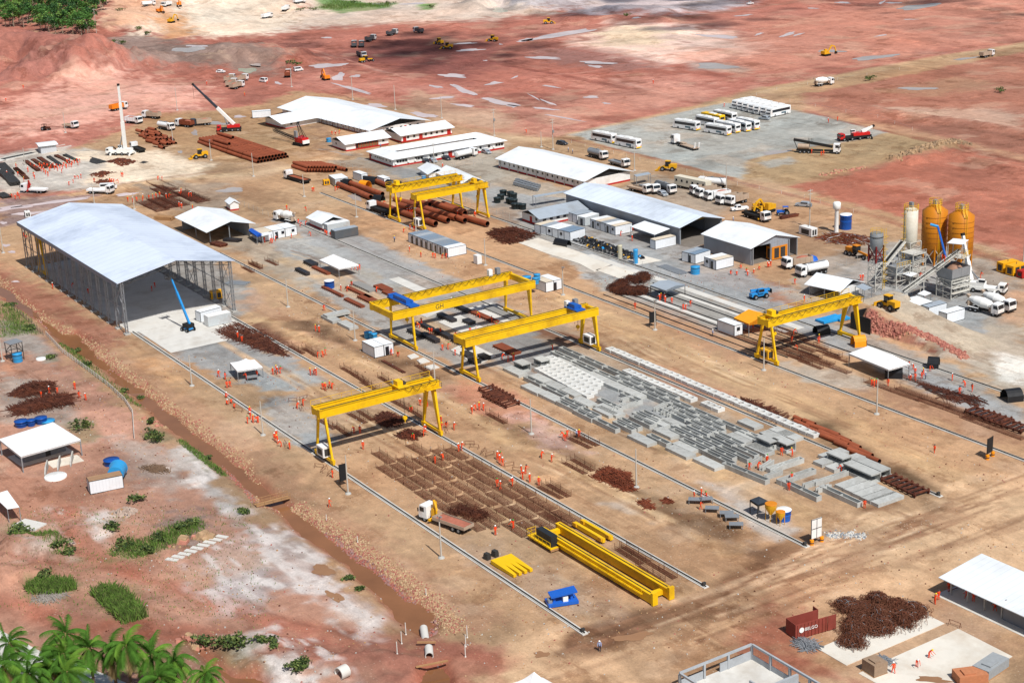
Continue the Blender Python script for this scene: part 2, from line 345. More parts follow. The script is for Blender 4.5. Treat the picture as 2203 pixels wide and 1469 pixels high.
for pts in([(590,470),(760,560),(1000,690),(1130,690),(1060,640),(880,560),(720,480)],[(1090,420),(1240,430),(1560,560),(1680,620),(1620,660),(1380,590),(1130,500)],[(1270,595),(1420,590),(1660,690),(1900,790),(2203,925),(2203,890),(1880,760),(1660,640),(1480,600)],[(640,310),(780,340),(900,390),(1060,440),(1080,400),(860,360)],[(290,715),(480,690),(640,780),(560,830),(470,815)],[(1780,590),(1920,540),(2060,560),(2150,640),(2110,720),(1960,690),(1830,650)],[(560,855),(640,850),(720,940),(680,970),(600,920)],[(1000,690),(1120,700),(1300,800),(1640,980),(1560,980),(1250,860),(1060,780)]):paint(pts,(158,160,160),1.6,.88,4)
paint([(1000,1400),(1250,1345),(1500,1270),(1800,1150),(2040,1060),(2203,1010),(2500,900),(2600,1200),(2203,1230),(1950,1260),(1640,1330),(1400,1469),(1000,1560)],(222,180,136),4,.92)
line([(1260,1390),(1400,1330),(1560,1290),(1640,1240),(1700,1180)],4.6,(132,94,64),1.0,3)
line([(1180,1420),(1260,1385),(1330,1350)],3.6,(134,96,70),1.0,3)
line([(1560,1260),(1640,1200),(1760,1150),(1900,1080)],3.4,(136,98,68),.95,3)
line([(1180,1440),(1500,1340),(1800,1250),(2000,1190),(2203,1130)],1.4,(170,126,92),.5);line([(1200,1460),(1520,1352),(1820,1262)],1.4,(170,126,92),.5)
line([(1820,1200),(1960,1130),(2060,1110)],3,(176,128,94),.6)
paint([(1590,1360),(1620,1310),(1700,1290),(1740,1400),(1830,1469),(1640,1469),(1560,1400)],(164,98,74),3,.9)
paint([(1940,1330),(2040,1290),(2150,1370),(2203,1430),(2203,1469),(2120,1400),(2000,1330)],(168,128,96),3,.8)
paint([(1190,1240),(1240,1240),(1290,1310),(1260,1330),(1200,1290)],(206,188,160),2,.7)
paint([(960,1120),(1100,1180),(1400,1330),(1280,1350),(1180,1310),(1000,1200)],(182,150,122),3,.7)
for k in range(26):
 x0=rs2.uniform(1180,2000);y0=1469-(x0-1100)*.36+rs2.uniform(-60,60);c=rs2.uniform(-.25,.1);pts=[(x0+q,y0-q*.34+c*q*q/420) for q in range(0,420,60)]
 for o in(0,7):line([(x,y+o) for x,y in pts],.55,rs2.choice(((150,108,76),(168,122,88),(228,190,150))),.8,.25)
for k in range(40):
 a,b_=rs2.choice((((620,560),(1760,1130)),((1200,640),(2203,1090)),((430,700),(1560,1330)),((560,690),(1560,1180)),((1400,900),(2100,1140))));u=rs2.uniform(0,.7);v=u+rs2.uniform(.12,.3);dx,dy=b_[0]-a[0],b_[1]-a[1];o=rs2.uniform(-26,26);w_=rs2.uniform(-14,14)
 pts=[(a[0]+dx*(u+(v-u)*q),a[1]+dy*(u+(v-u)*q)+o+w_*math.sin(3*q)) for q in(0,.25,.5,.75,1)]
 for e in(0,6):line([(x,y+e) for x,y in pts],.55,rs2.choice(((146,106,74),(160,118,84),(224,188,146))),.75,.25)
paint([(-60,520),(60,600),(250,730),(480,900),(700,1070),(950,1240),(1100,1340),(1000,1360),(820,1250),(560,1040),(330,860),(150,720),(-60,600)],(190,144,108),2,.9)
paint([(-60,560),(150,640),(290,740),(230,760),(100,690),(-60,610)],(162,102,80),3,.8)
paint([(240,740),(330,760),(420,830),(380,850),(300,790)],(214,164,112),3,.7)
paint([(-300,640),(0,640),(70,700),(160,770),(240,830),(300,900),(370,960),(470,1040),(560,1110),(700,1230),(850,1350),(940,1420),(940,1560),(-600,1560)],(184,134,110),2.5,.95)
paint([(0,680),(60,700),(130,770),(120,800),(60,760),(0,760)],(168,160,150),2,.8)
paint([(0,760),(40,770),(36,840),(0,850)],(214,146,108),2,.9)
paint([(0,800),(60,810),(170,870),(180,920),(60,900),(0,900)],(170,158,146),2,.8)
paint([(150,800),(230,830),(290,930),(240,960),(170,900)],(206,150,124),3,.8)
paint([(370,970),(420,960),(470,1030),(540,1090),(560,1160),(480,1120),(420,1050)],(214,204,196),2.2,.95)
paint([(240,950),(380,970),(420,1040),(380,1080),(280,1010)],(176,160,148),3,.7)
paint([(360,1080),(470,1100),(480,1150),(400,1180),(330,1150)],(128,116,112),3,.75)
paint([(0,1030),(120,1040),(200,1010),(240,1100),(160,1130),(60,1110),(0,1100)],(178,122,94),4,.8)
paint([(140,1110),(250,1110),(240,1160),(160,1160)],(212,192,176),2.5,.8)
paint([(30,1170),(110,1160),(150,1200),(60,1200)],(196,180,168),2.5,.8)
paint([(540,1140),(600,1140),(700,1190),(740,1260),(680,1280),(600,1240),(560,1200)],(196,184,178),3,.85)
paint([(430,1160),(540,1150),(600,1230),(560,1300),(460,1260),(440,1210)],(178,150,140),4,.6)
paint([(460,1230),(560,1230),(590,1280),(540,1320),(470,1280)],(186,176,174),2.5,.8)
paint([(700,1270),(790,1290),(830,1350),(790,1370),(740,1330)],(196,178,166),2.5,.8)
paint([(670,1214),(700,1213),(720,1236),(690,1240),(668,1236)],(140,92,74),.8,.9)
paint([(700,1275),(740,1270),(750,1300),(710,1298)],(140,94,76),1.2,.8)
line([(-60,1300),(0,1290),(120,1330),(220,1350),(400,1360),(560,1380)],4.5,(178,106,80),.85,1.5)
line([(130,1100),(180,1180),(250,1220),(400,1270),(560,1330),(760,1370),(930,1390),(1100,1420)],4.2,(178,108,82),.9,1.5)
line([(0,1200),(150,1215),(260,1225)],1.6,(170,108,86),.7)
line([(560,1310),(640,1340),(760,1365)],1.2,(120,78,62),.6)
paint([(560,1350),(760,1390),(940,1370),(1080,1400),(1060,1469),(900,1500),(600,1440),(520,1390)],(180,110,88),3,.8)
paint([(500,1370),(560,1360),(570,1410),(510,1415)],(214,206,198),2,.9);paint([(580,1430),(640,1410),(660,1450),(720,1440),(760,1469),(560,1500)],(206,194,184),2,.9)
paint([(430,1390),(520,1380),(560,1440),(520,1470),(440,1430)],(120,112,66),2.5,.6)
for t,pts in(('d1',[(900,400),(1050,260),(1200,300),(1500,130),(1680,80),(1700,180),(1400,330),(1180,430)]),('d1',[(0,200),(130,140),(200,250),(440,230),(600,400),(500,400),(380,280),(120,270)]),('d1',[(860,120),(990,110),(1000,220),(900,200)]),('d1',[(680,450),(850,480),(760,500)]),('d1',[(220,660),(420,620),(620,640),(620,720),(300,720)]),('d1',[(760,730),(900,690),(1090,760),(1200,900),(1060,960),(930,850)]),('c1',[(580,740),(680,700),(780,800),(740,860),(620,800)]),('c1',[(1200,830),(1330,800),(1440,860),(1350,900)]),('c1',[(340,180),(440,170),(540,240),(420,230)]),('b1',[(0,1130),(180,1180),(330,1390),(200,1380),(0,1420)]),('c1',[(980,460),(1120,560),(1200,620),(1130,590)]),('c1',[(570,120),(690,160),(760,260),(700,270)]),('c1',[(1530,880),(1700,1000),(1900,1180),(1820,1140),(1640,1000)])):
 tpaint(t,pts,(112,116,72),2.0,.55)
COL*=(1+.13*NB+.10*NM+.08*NS+.06*NL)[...,None]
warm=(.08*fbm(X,Y,30,4,7.0))[...,None]*np.array([0.6,-.3,-.9]);COL*=1+warm
fine=fbm(X,Y,1.6,2,9.0);COL*=(1+.05*fine)[...,None]
dist_=fbm(X,Y,22,5,12.0);dk=ss(.32,.6,dist_)*.22;COL*=(1-dk)[...,None]
lt=ss(.38,.65,fbm(X,Y,17,5,15.0))*.22;COL=COL*(1-lt[...,None])+np.array(lin((222,190,158)))*lt[...,None]
crust=ss(.05,.35,fbm(X,Y,8,5,31.0,cy=1.6)+.4*NS)
for pts in([(540,1130),(610,1130),(710,1185),(760,1260),(830,1350),(790,1380),(700,1290),(600,1250),(545,1190)],[(430,1170),(540,1150),(580,1250),(560,1310),(450,1280)],[(370,960),(430,960),(500,1040),(560,1120),(480,1120),(400,1030)],[(560,1360),(760,1380),(760,1500),(560,1500)],[(130,1100),(240,1100),(230,1170),(150,1165)]):
 w=[G(x,y)[:2] for x,y in pts];sl=window(w,12);k=(ss(-4,3,sdist(w,X[sl],Y[sl])+NW[sl]*5)*crust[sl]*.66)[...,None];COL[sl]=COL[sl]*(1-k)+np.array(lin((222,213,207)))*k
lum=COL.mean(-1,keepdims=True);COL=(COL*.87+lum*.13)*.85
COL=np.clip(COL,.015,.92)
Z=.05*NM+.03*NS
far=ss(-430,-640,X);Z+=far*(.9*NB+.35*NM)
CANAL_R=[T('b1',*q) for q in((-260,750),(0,955),(140,1090),(280,1200),(430,1310),(520,1390))]+[T('c1',*q) for q in((620,0),(800,160),(1000,330),(1200,480),(1400,640),(1600,800),(1800,960),(2000,1110),(2165,1255))]+[T('d2',*q) for q in((290,0),(450,130),(640,280),(800,400),(960,510),(1130,660),(1300,790),(1480,900),(1450,1080))]
CANAL_L=[T('b1',*q) for q in((-260,880),(0,1070),(200,1200),(330,1300),(520,1469))]+[T('c1',*q) for q in((700,195),(860,300),(960,410),(1150,540),(1300,690),(1450,830),(1600,920),(1750,1030),(1900,1160),(2165,1395))]+[T('d2',*q) for q in((130,20),(350,200),(560,360),(760,510),(860,620),(1000,740),(1150,860),(1200,950),(1280,1030),(1390,1085))]
WZ=-.9
CAN=[tuple(G(x,y,WZ)[:2]) for x,y in CANAL_R]+[tuple(G(x,y,WZ)[:2]) for x,y in reversed(CANAL_L)]
POND=[tuple(P('d2',x,y,WZ)[:2]) for x,y in((1370,1345),(1590,1325),(1640,1400),(1630,1620),(1300,1620),(1360,1450))]
POOL=[tuple(P('d1',x,y,WZ*.6)[:2]) for x,y in((1700,1225),(1790,1280),(1850,1350),(1960,1400),(2130,1420),(2200,1469),(2200,1600),(1900,1600),(1850,1450),(1760,1330))]
for poly,wz,bw in((CAN,WZ,3.0),(POND,WZ,1.6),(POOL,WZ*.6,2.0)):
 sl=window(poly,8);d=sdist(poly,X[sl],Y[sl])+NS[sl]*.6+NM[sl]*.6-.9
 Z[sl]+=-ss(-bw,.6,d)*(abs(wz)+.55)
 k=(ss(-bw-.6,-.2,d)*.75)[...,None];COL[sl]=COL[sl]*(1-k)+np.array(lin((148,86,66)))*k
RA=[P('c4',850,130),P('c4',1720,215),P('d4',0,0)]
RAMP_X0,RAMP_X1=-236.0,-284.0
RAMP_Y0,RAMP_Y1,RAMP_H=266.0,278.0,4.4
def bump(pts,w,h,rough=.35,flat=0.0):
 q=[tuple(G(x,y)[:2]) for x,y in pts];sl=window(q,w*3)
 d=np.maximum(0,ldist(q,X[sl],Y[sl])-flat)+fbm(X[sl],Y[sl],w*.5,4,h)*w*rough
 Z[sl]+=h*np.exp(-(np.maximum(d,0)/w)**2)*(1+.12*NM[sl])
bump([(-250,118),(0,124),(110,130),(170,150)],24,13,.5)
bump([(190,145),(330,140),(460,138)],16,3.5,.8)
bump([(470,112),(540,118),(620,135)],16,5,.8)
bump([(330,20),(420,15),(520,10)],60,9)
bump([(200,30),(250,60)],30,5)
bump([(1330,24),(1400,27)],12,3,.6);bump([(1040,18),(1180,14)],20,5,.5)
bump([(1230,46),(1420,46)],8,2.5,.6)
bump([(1735,205),(1880,240),(2060,262),(2203,285)],5,1.0,.5)
bump([(1950,345),(2000,328),(2050,315)],5,1.7,.7)
bump([(1725,246),(1900,292),(2203,372)],4,.8,.4)
bump([(1200,300),(1400,345),(1560,385)],3,.6,.5)
bump([(30,1180),(100,1172)],3.5,1.8,.6);bump([(10,1235),(50,1240)],3,1.6,.6);bump([(180,1140),(225,1140)],2.5,.8,.6)
bump([(560,1400),(620,1420),(700,1440)],4,1.3,.6);bump([(800,1420),(860,1430)],3,1.2,.5);bump([(330,1300),(370,1310)],2,.7,.5)
rx=ss(RAMP_X0+8,RAMP_X1+24,X)
edge_l=254.2+ss(-224,-252,X)*3.6
prof=np.clip((Y-(edge_l-3.4*rx))/(3.6*rx+.3),0,1)*np.clip((RAMP_Y1-4.5-Y)/4.0,0,1)
RZ=np.clip((-X-223)/31,0,1)*RAMP_H*prof*((X>-254.6))
RZ=np.where((X<=-254.6)&(X>-262)&(Y>258.5),RAMP_H*np.clip((276-Y)/4,0,1)*np.clip((X+262)/2.5,0,1),RZ)
Z+=RZ*(1+.05*NS)
k=((RZ>.15)&(prof<.96)&(Y<262))[...,None]*.85*np.clip(.75+.5*NS[...,None],0,1);COL=COL*(1-k)+np.array(lin((158,98,84)))*k
k=((RZ>.3)&(Y>259.5)&(Y<275))[...,None]*.8;COL=COL*(1-k)+np.array(lin((196,180,158)))*.85*k
PUD=[]
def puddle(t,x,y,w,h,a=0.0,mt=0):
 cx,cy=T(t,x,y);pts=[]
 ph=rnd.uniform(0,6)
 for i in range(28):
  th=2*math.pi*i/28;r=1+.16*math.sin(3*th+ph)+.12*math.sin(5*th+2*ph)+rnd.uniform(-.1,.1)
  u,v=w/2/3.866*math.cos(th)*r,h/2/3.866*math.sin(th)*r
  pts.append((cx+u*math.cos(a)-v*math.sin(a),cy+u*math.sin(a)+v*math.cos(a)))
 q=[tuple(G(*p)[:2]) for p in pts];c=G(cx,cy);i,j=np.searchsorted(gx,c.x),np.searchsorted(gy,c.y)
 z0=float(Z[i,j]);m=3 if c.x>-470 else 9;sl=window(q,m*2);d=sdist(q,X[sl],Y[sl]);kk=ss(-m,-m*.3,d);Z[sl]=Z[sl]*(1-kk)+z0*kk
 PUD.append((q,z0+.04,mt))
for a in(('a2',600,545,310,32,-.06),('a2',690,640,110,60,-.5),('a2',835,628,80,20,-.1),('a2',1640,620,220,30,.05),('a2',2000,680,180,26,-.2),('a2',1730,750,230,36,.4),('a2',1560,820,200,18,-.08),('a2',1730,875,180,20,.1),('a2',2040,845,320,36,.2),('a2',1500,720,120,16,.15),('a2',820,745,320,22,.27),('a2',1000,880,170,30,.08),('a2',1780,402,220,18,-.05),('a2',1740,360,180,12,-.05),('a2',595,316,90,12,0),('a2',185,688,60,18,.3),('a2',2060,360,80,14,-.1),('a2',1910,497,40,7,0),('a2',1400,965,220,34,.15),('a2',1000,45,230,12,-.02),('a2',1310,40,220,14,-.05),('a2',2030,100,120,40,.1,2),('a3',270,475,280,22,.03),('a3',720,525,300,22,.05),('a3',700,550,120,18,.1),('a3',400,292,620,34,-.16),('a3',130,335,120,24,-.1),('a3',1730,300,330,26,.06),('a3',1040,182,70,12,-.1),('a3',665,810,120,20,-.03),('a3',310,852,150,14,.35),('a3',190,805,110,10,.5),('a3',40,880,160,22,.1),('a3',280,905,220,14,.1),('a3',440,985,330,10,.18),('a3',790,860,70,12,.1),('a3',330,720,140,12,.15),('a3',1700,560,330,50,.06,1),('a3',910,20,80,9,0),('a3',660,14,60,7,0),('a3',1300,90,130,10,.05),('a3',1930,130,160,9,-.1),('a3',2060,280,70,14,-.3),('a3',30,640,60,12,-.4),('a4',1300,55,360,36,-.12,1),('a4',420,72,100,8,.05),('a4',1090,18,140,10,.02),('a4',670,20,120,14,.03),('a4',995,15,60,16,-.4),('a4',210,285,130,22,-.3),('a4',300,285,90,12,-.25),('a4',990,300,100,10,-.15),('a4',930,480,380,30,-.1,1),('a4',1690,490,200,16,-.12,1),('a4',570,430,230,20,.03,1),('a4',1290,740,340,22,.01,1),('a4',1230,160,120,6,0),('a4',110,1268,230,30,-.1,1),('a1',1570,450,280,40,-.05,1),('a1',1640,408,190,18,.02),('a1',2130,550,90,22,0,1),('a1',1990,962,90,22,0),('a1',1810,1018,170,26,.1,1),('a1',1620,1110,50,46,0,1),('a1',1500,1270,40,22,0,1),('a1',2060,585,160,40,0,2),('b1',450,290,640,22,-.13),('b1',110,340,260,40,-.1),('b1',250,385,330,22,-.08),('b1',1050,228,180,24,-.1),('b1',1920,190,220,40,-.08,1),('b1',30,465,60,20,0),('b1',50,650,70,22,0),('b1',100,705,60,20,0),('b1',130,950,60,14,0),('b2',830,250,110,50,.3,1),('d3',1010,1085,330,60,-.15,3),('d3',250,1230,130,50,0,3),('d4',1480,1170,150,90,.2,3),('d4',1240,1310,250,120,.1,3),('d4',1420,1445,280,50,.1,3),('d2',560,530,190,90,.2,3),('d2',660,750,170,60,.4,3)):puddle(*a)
co=np.stack([X,Y,Z],-1).reshape(-1,3)
ii=(np.arange(NX-1)[:,None]*NY+np.arange(NY-1)[None,:]).ravel()
quads=np.stack([ii,ii+NY,ii+NY+1,ii+1],-1)
gm=bpy.data.meshes.new('ground');nf=len(quads)
gm.vertices.add(len(co));gm.vertices.foreach_set('co',co.astype(np.float32).ravel())
gm.loops.add(nf*4);gm.loops.foreach_set('vertex_index',quads.astype(np.int32).ravel())
gm.polygons.add(nf);gm.polygons.foreach_set('loop_start',np.arange(0,nf*4,4,dtype=np.int32));gm.polygons.foreach_set('loop_total',np.full(nf,4,np.int32))
gm.polygons.foreach_set('use_smooth',np.ones(nf,bool));gm.update()
ca=gm.color_attributes.new('soil','FLOAT_COLOR','POINT')
ca.data.foreach_set('color',np.concatenate([COL.reshape(-1,3),np.ones((NX*NY,1))],1).astype(np.float32).ravel())
def ground_mat():
 m=bpy.data.materials.new('bare_soil');m.use_nodes=True;n=m.node_tree;L=n.links.new;b=n.nodes['Principled BSDF']
 at=n.nodes.new('ShaderNodeAttribute');at.attribute_name='soil'
 geo=n.nodes.new('ShaderNodeNewGeometry')
 def noise(sc,det=4,stretch=None):
  t=n.nodes.new('ShaderNodeTexNoise');t.inputs['Scale'].default_value=sc;t.inputs['Detail'].default_value=det;t.inputs['Roughness'].default_value=.7
  if stretch:
   mp=n.nodes.new('ShaderNodeMapping');mp.inputs['Scale'].default_value=stretch;L(geo.outputs['Position'],mp.inputs[0]);L(mp.outputs[0],t.inputs['Vector'])
  else:L(geo.outputs['Position'],t.inputs['Vector'])
  return t.outputs['Fac']
 def rng(f,a,c,lo,hi):
  r=n.nodes.new('ShaderNodeMapRange');r.inputs[1].default_value=a;r.inputs[2].default_value=c;r.inputs[3].default_value=lo;r.inputs[4].default_value=hi;L(f,r.inputs[0]);return r.outputs[0]
 def mul(a,f):
  x=n.nodes.new('ShaderNodeVectorMath');x.operation='SCALE';L(a,x.inputs[0]);L(f,x.inputs['Scale']);return x.outputs[0]
 c=mul(at.outputs['Color'],rng(noise(.45,6),.3,.7,.84,1.17))
 c=mul(c,rng(noise(2.6,5),.3,.7,.86,1.14))
 c=mul(c,rng(noise(.5,4,(.12,1.6,1)),.3,.7,.93,1.07))
 def lay(c,f,colr,mode='MULTIPLY'):
  x=n.nodes.new('ShaderNodeMixRGB');x.blend_type=mode;L(f,x.inputs[0]);L(c,x.inputs[1]);x.inputs[2].default_value=(*colr,1);return x.outputs[0]
 def both(a,d):
  x=n.nodes.new('ShaderNodeMath');x.operation='MULTIPLY';L(a,x.inputs[0]);L(d,x.inputs[1]);return x.outputs[0]
 def tracks(ang,sc,off):
  mp=n.nodes.new('ShaderNodeMapping');mp.inputs['Rotation'].default_value=(0,0,ang);mp.inputs['Scale'].default_value=sc;mp.inputs['Location'].default_value=(off,off*2,off);L(geo.outputs['Position'],mp.inputs[0])
  t=n.nodes.new('ShaderNodeTexNoise');t.inputs['Scale'].default_value=1;t.inputs['Detail'].default_value=4;t.inputs['Roughness'].default_value=.6;t.inputs['Distortion'].default_value=.8;L(mp.outputs[0],t.inputs['Vector']);return t.outputs['Fac']
 c=lay(c,both(rng(noise(.11,9),.52,.57,0,.9),rng(noise(.025,3),.42,.58,.1,1)),(.70,.64,.60))
 c=lay(c,both(rng(noise(.16,9,(1.3,.8,1)),.56,.62,0,.7),rng(noise(.02,2),.43,.58,0,1)),(1.34,1.32,1.28))
 for a,off in((0.0,3.0),(1.1,11.0),(-.55,23.0)):
  m_=rng(noise(.02+off*.0004,2,(1,1,1+off*.01)),.52,.62,0,1)
  c=lay(c,both(rng(tracks(a,(.03,.42,1),off),.55,.64,0,.5),m_),(.74,.66,.62));c=lay(c,both(rng(tracks(a,(.05,.9,1),off+5),.57,.66,0,.35),m_),(1.30,1.28,1.24))
 vo=n.nodes.new('ShaderNodeTexVoronoi');vo.inputs['Scale'].default_value=1.5;L(geo.outputs['Position'],vo.inputs['Vector'])
 st=rng(vo.outputs['Distance'],.10,.2,1,0)
 pm=n.nodes.new('ShaderNodeMath');pm.operation='MULTIPLY';L(st,pm.inputs[0]);L(rng(noise(.06,4),.46,.62,0,.55),pm.inputs[1])
 mx=n.nodes.new('ShaderNodeMixRGB');L(pm.outputs[0],mx.inputs[0]);L(c,mx.inputs[1]);mx.inputs[2].default_value=(.62,.53,.42,1)
 L(mx.outputs[0],b.inputs['Base Color']);b.inputs['Roughness'].default_value=.95;b.inputs['Specular IOR Level'].default_value=.12
 bp=n.nodes.new('ShaderNodeBump');bp.inputs['Strength'].default_value=.7;bp.inputs['Distance'].default_value=.25;L(noise(.8,7),bp.inputs['Height']);L(bp.outputs[0],b.inputs['Normal'])
 return m
gm.materials.append(ground_mat())
ground=bpy.data.objects.new('ground',gm);SC.collection.objects.link(ground);struct(ground)
def gz(x,y):
 i=int(np.clip(np.searchsorted(gx,x)-1,0,NX-2));j=int(np.clip(np.searchsorted(gy,y)-1,0,NY-2))
 a=(x-gx[i])/(gx[i+1]-gx[i]);b=(y-gy[j])/(gy[j+1]-gy[j])
 return float(Z[i,j]*(1-a)*(1-b)+Z[i+1,j]*a*(1-b)+Z[i,j+1]*(1-a)*b+Z[i+1,j+1]*a*b)
def PG(t,x,y):
 z=0.0
 for _ in range(6):q=P(t,x,y,z);z=gz(q.x,q.y)
 return Vector((q.x,q.y,z))
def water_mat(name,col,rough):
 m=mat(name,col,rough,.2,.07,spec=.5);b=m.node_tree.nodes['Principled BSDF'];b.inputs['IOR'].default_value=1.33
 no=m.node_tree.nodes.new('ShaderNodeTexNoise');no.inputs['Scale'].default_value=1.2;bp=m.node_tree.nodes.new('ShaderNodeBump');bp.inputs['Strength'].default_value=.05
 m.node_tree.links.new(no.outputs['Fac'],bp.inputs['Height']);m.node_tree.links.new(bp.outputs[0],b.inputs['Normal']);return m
MUDW=water_mat('muddy_water',(132,90,60),.05);SILT_GLINT=water_mat('silty_glint_water',(212,192,188),.12);GREYW=water_mat('grey_wet_mud',(168,158,152),.25);GREENW=water_mat('green_water',(150,164,146),.1)  # silty puddle water, with sky reflection and glint painted into its whitish base colour
WETM=water_mat('wet_soil',(150,112,82),.45)
def sheet(name,poly,z,m):
 b=MB();b.add([(x,y,z) for x,y in poly],[tuple(range(len(poly)))]);o=b.build(name,m)
 if o.data.polygons[0].normal.z<0:o.data.flip_normals()
 return struct(o)
sheet('canal_water',[(G(x,y,WZ).x,G(x,y,WZ).y+2.4) for x,y in CANAL_R]+[(G(x,y,WZ).x+(3 if k==0 else 0),G(x,y,WZ).y-2.4) for k,(x,y) in enumerate(reversed(CANAL_L))],WZ,MUDW);sheet('pond_water',POND,WZ,MUDW);sheet('pond_water',POOL,WZ*.6,MUDW)
for q,z,mt in PUD:sheet('puddle',q,z,(SILT_GLINT,GREYW,GREENW,WETM)[mt])
CLM=bpy.data.materials.new('cloud_vapour');CLM.use_nodes=True
_n=CLM.node_tree;_n.nodes.clear();_o=_n.nodes.new('ShaderNodeOutputMaterial');_d=_n.nodes.new('ShaderNodeBsdfDiffuse');_t=_n.nodes.new('ShaderNodeBsdfTransparent');_m=_n.nodes.new('ShaderNodeMixShader')
_d.inputs[0].default_value=(.9,.9,.92,1);_m.inputs[0].default_value=.30
_n.links.new(_t.outputs[0],_m.inputs[1]);_n.links.new(_d.outputs[0],_m.inputs[2]);_n.links.new(_m.outputs[0],_o.inputs[0])
def cloud(px,py,rx,ry,n,alt=620.0,ang=0.0):
 c=G(px,py);s=_sv*(alt/_sv.z);b=MB();r_=random.Random(int(px))
 for k in range(n):
  a=r_.uniform(0,6.283);q=math.sqrt(r_.random())**1.25;x,y=rx*q*math.cos(a),ry*q*math.sin(a)
  r=r_.uniform(.10,.26)*min(rx,ry)*(1.15-.6*q)
  X_,Y_=x*math.cos(ang)-y*math.sin(ang),x*math.sin(ang)+y*math.cos(ang)
  b.lathe([(r*math.cos(t)*1.0,r*.45*math.sin(t)+r_.uniform(-1,1)*.0) for t in np.linspace(-1.45,1.45,6)],9,0,(X_,Y_))
 o=b.build('cloud',CLM,None,(c.x+s.x,c.y+s.y,alt));o['kind']='stuff';o['label']='white fair weather cloud high above the earthworks';o['group']='clouds over the earthworks';o['category']='cloud';return o
cloud(880,100,95,60,50,620,.55);cloud(1330,-14,200,95,90,640,-.25);cloud(1900,-10,160,50,50,600,-.25)
WHITE=mat('white_paint',(228,228,226),.6,.05,.4,dirt=(176,160,140),dirt_amt=.35)
PANEL=mat('white_panel',(226,230,234),.45,.03,.5,dirt=(170,158,142),dirt_amt=.25,stripe=(0,.6,.12))
PANELD=mat('black_frame',(34,36,40),.5,.1)
REDP=mat('red_paint',(176,34,30),.6,.1,dirt=(150,90,70))
ROOFW=mat('white_sheet_roof',(236,240,243),.42,.03,.25,dirt=(190,184,176),dirt_amt=.35,stripe=(0,.9,.10))
ROOFX=mat('white_sheet_roof_lengthwise',(234,239,243),.42,.03,.25,dirt=(176,172,168),dirt_amt=.35,stripe=(1,.9,.10))
ROOFB=mat('pale_blue_sheet_roof',(218,228,240),.36,.05,.12,dirt=(160,166,176),dirt_amt=.6,stripe=(1,3.0,.12))
ROOFG=mat('grey_sheet_roof',(160,170,180),.45,.06,.3,dirt=(120,116,108),dirt_amt=.4,stripe=(0,.8,.14))
CANV=mat('white_canvas',(240,240,240),.7,.02,.5,dirt=(206,200,190),dirt_amt=.3)
SHEETG=mat('grey_wall_sheet',(150,156,164),.5,.05,.4,stripe=(0,.9,.15),dirt=(130,116,100))
CORR=mat('container_steel',(190,196,198),.5,.06,.6,dirt=(150,120,96),dirt_amt=.4,stripe=(0,.35,.25))
DARKG=mat('dark_grey_steel',(84,88,92),.55,.1,.6,stripe=(0,.35,.3),dirt=(110,92,78))
STEEL=mat('galvanised_steel',(150,154,158),.45,.12,.8,metal=.35)
DSTEEL=mat('dark_steel',(60,58,56),.6,.2)
GLASS=mat('dark_window_glass',(28,34,42),.12,.1,spec=.6)
CONC=mat('concrete',(176,174,168),.85,.10,.5,dirt=(130,122,112),dirt_amt=.4)
CONCL=mat('pale_concrete',(206,203,196),.85,.08,.3,dirt=(160,148,132),dirt_amt=.45)
CONCD=mat('wet_dark_concrete',(140,138,134),.8,.12,.4,dirt=(100,92,84))
BLOCK=mat('block_wall',(124,126,130),.85,.08,.8,stripe=(2,.2,.2))
WOOD=mat('timber',(168,128,88),.8,.15,1.5,dirt=(120,84,58))
BLUET=mat('blue_plastic',(38,120,190),.35,.06,1,dirt=(70,120,160),dirt_amt=.3)
CYANT=mat('light_blue_plastic',(52,150,206),.35,.06,1,dirt=(70,130,170),dirt_amt=.3)
WHITEP=mat('white_plastic',(236,236,232),.4,.03)
YEL=mat('crane_yellow',(232,186,18),.5,.08,.5,dirt=(160,112,34),dirt_amt=.55)
ORAN=mat('orange_paint',(214,132,30),.5,.07,.4,dirt=(150,92,40),dirt_amt=.4)
YELG=mat('machine_yellow',(222,166,30),.5,.08,.5,dirt=(150,110,60),dirt_amt=.5)
BLK=mat('black_rubber',(26,25,25),.8,.15,2)
TARP=mat('black_tarpaulin',(32,33,36),.45,.2,.8,bump=.4)
BTARP=mat('blue_tarpaulin',(36,150,214),.4,.15,.8,bump=.4)
RUST=mat('rusty_steel',(128,66,42),.8,.2,1.0,dirt=(84,46,34),dirt_amt=.6)
REBAR=mat('rusty_rebar',(110,68,50),.85,.2,1.5,dirt=(150,100,74))
SCRAP=mat('dark_rust_scrap',(84,46,34),.9,.35,1.2,dirt=(140,78,50),dirt_amt=.5)
RPIPE=mat('rusty_pipe',(150,80,52),.75,.2,.7,dirt=(120,58,38),dirt_amt=.6,rand=.14)
PIPEIN=mat('pipe_inside',(40,24,20),.9,.2)
ROOF_C={'w':ROOFW,'g':ROOFG,'b':mat('blue_grey_roof',(120,140,160),.45,.05,.3,dirt=(150,140,126)),'c':mat('cream_roof',(214,200,178),.6,.05,.4,dirt=(150,130,110)),'n':mat('brown_stained_roof',(160,126,96),.7,.12,.5),'W':WHITE}
def base3(A,B,C):
 """frame of a box-like thing from three ground corners: near corner B, A to the left, C to the right"""
 a,b,c=[(q if isinstance(q,Vector) else P(*q)) for q in(A,B,C)]
 u=(c-b);w=(a-b);Wd,L=u.length,w.length
 if L>Wd:ang=math.atan2(w.y,w.x)-math.pi/2
 else:ang=math.atan2(u.y,u.x)
 return b,ang,Wd,L
def snap(ang):
 return math.pi/2 if abs(ang-math.pi/2)<R_(6) else ang
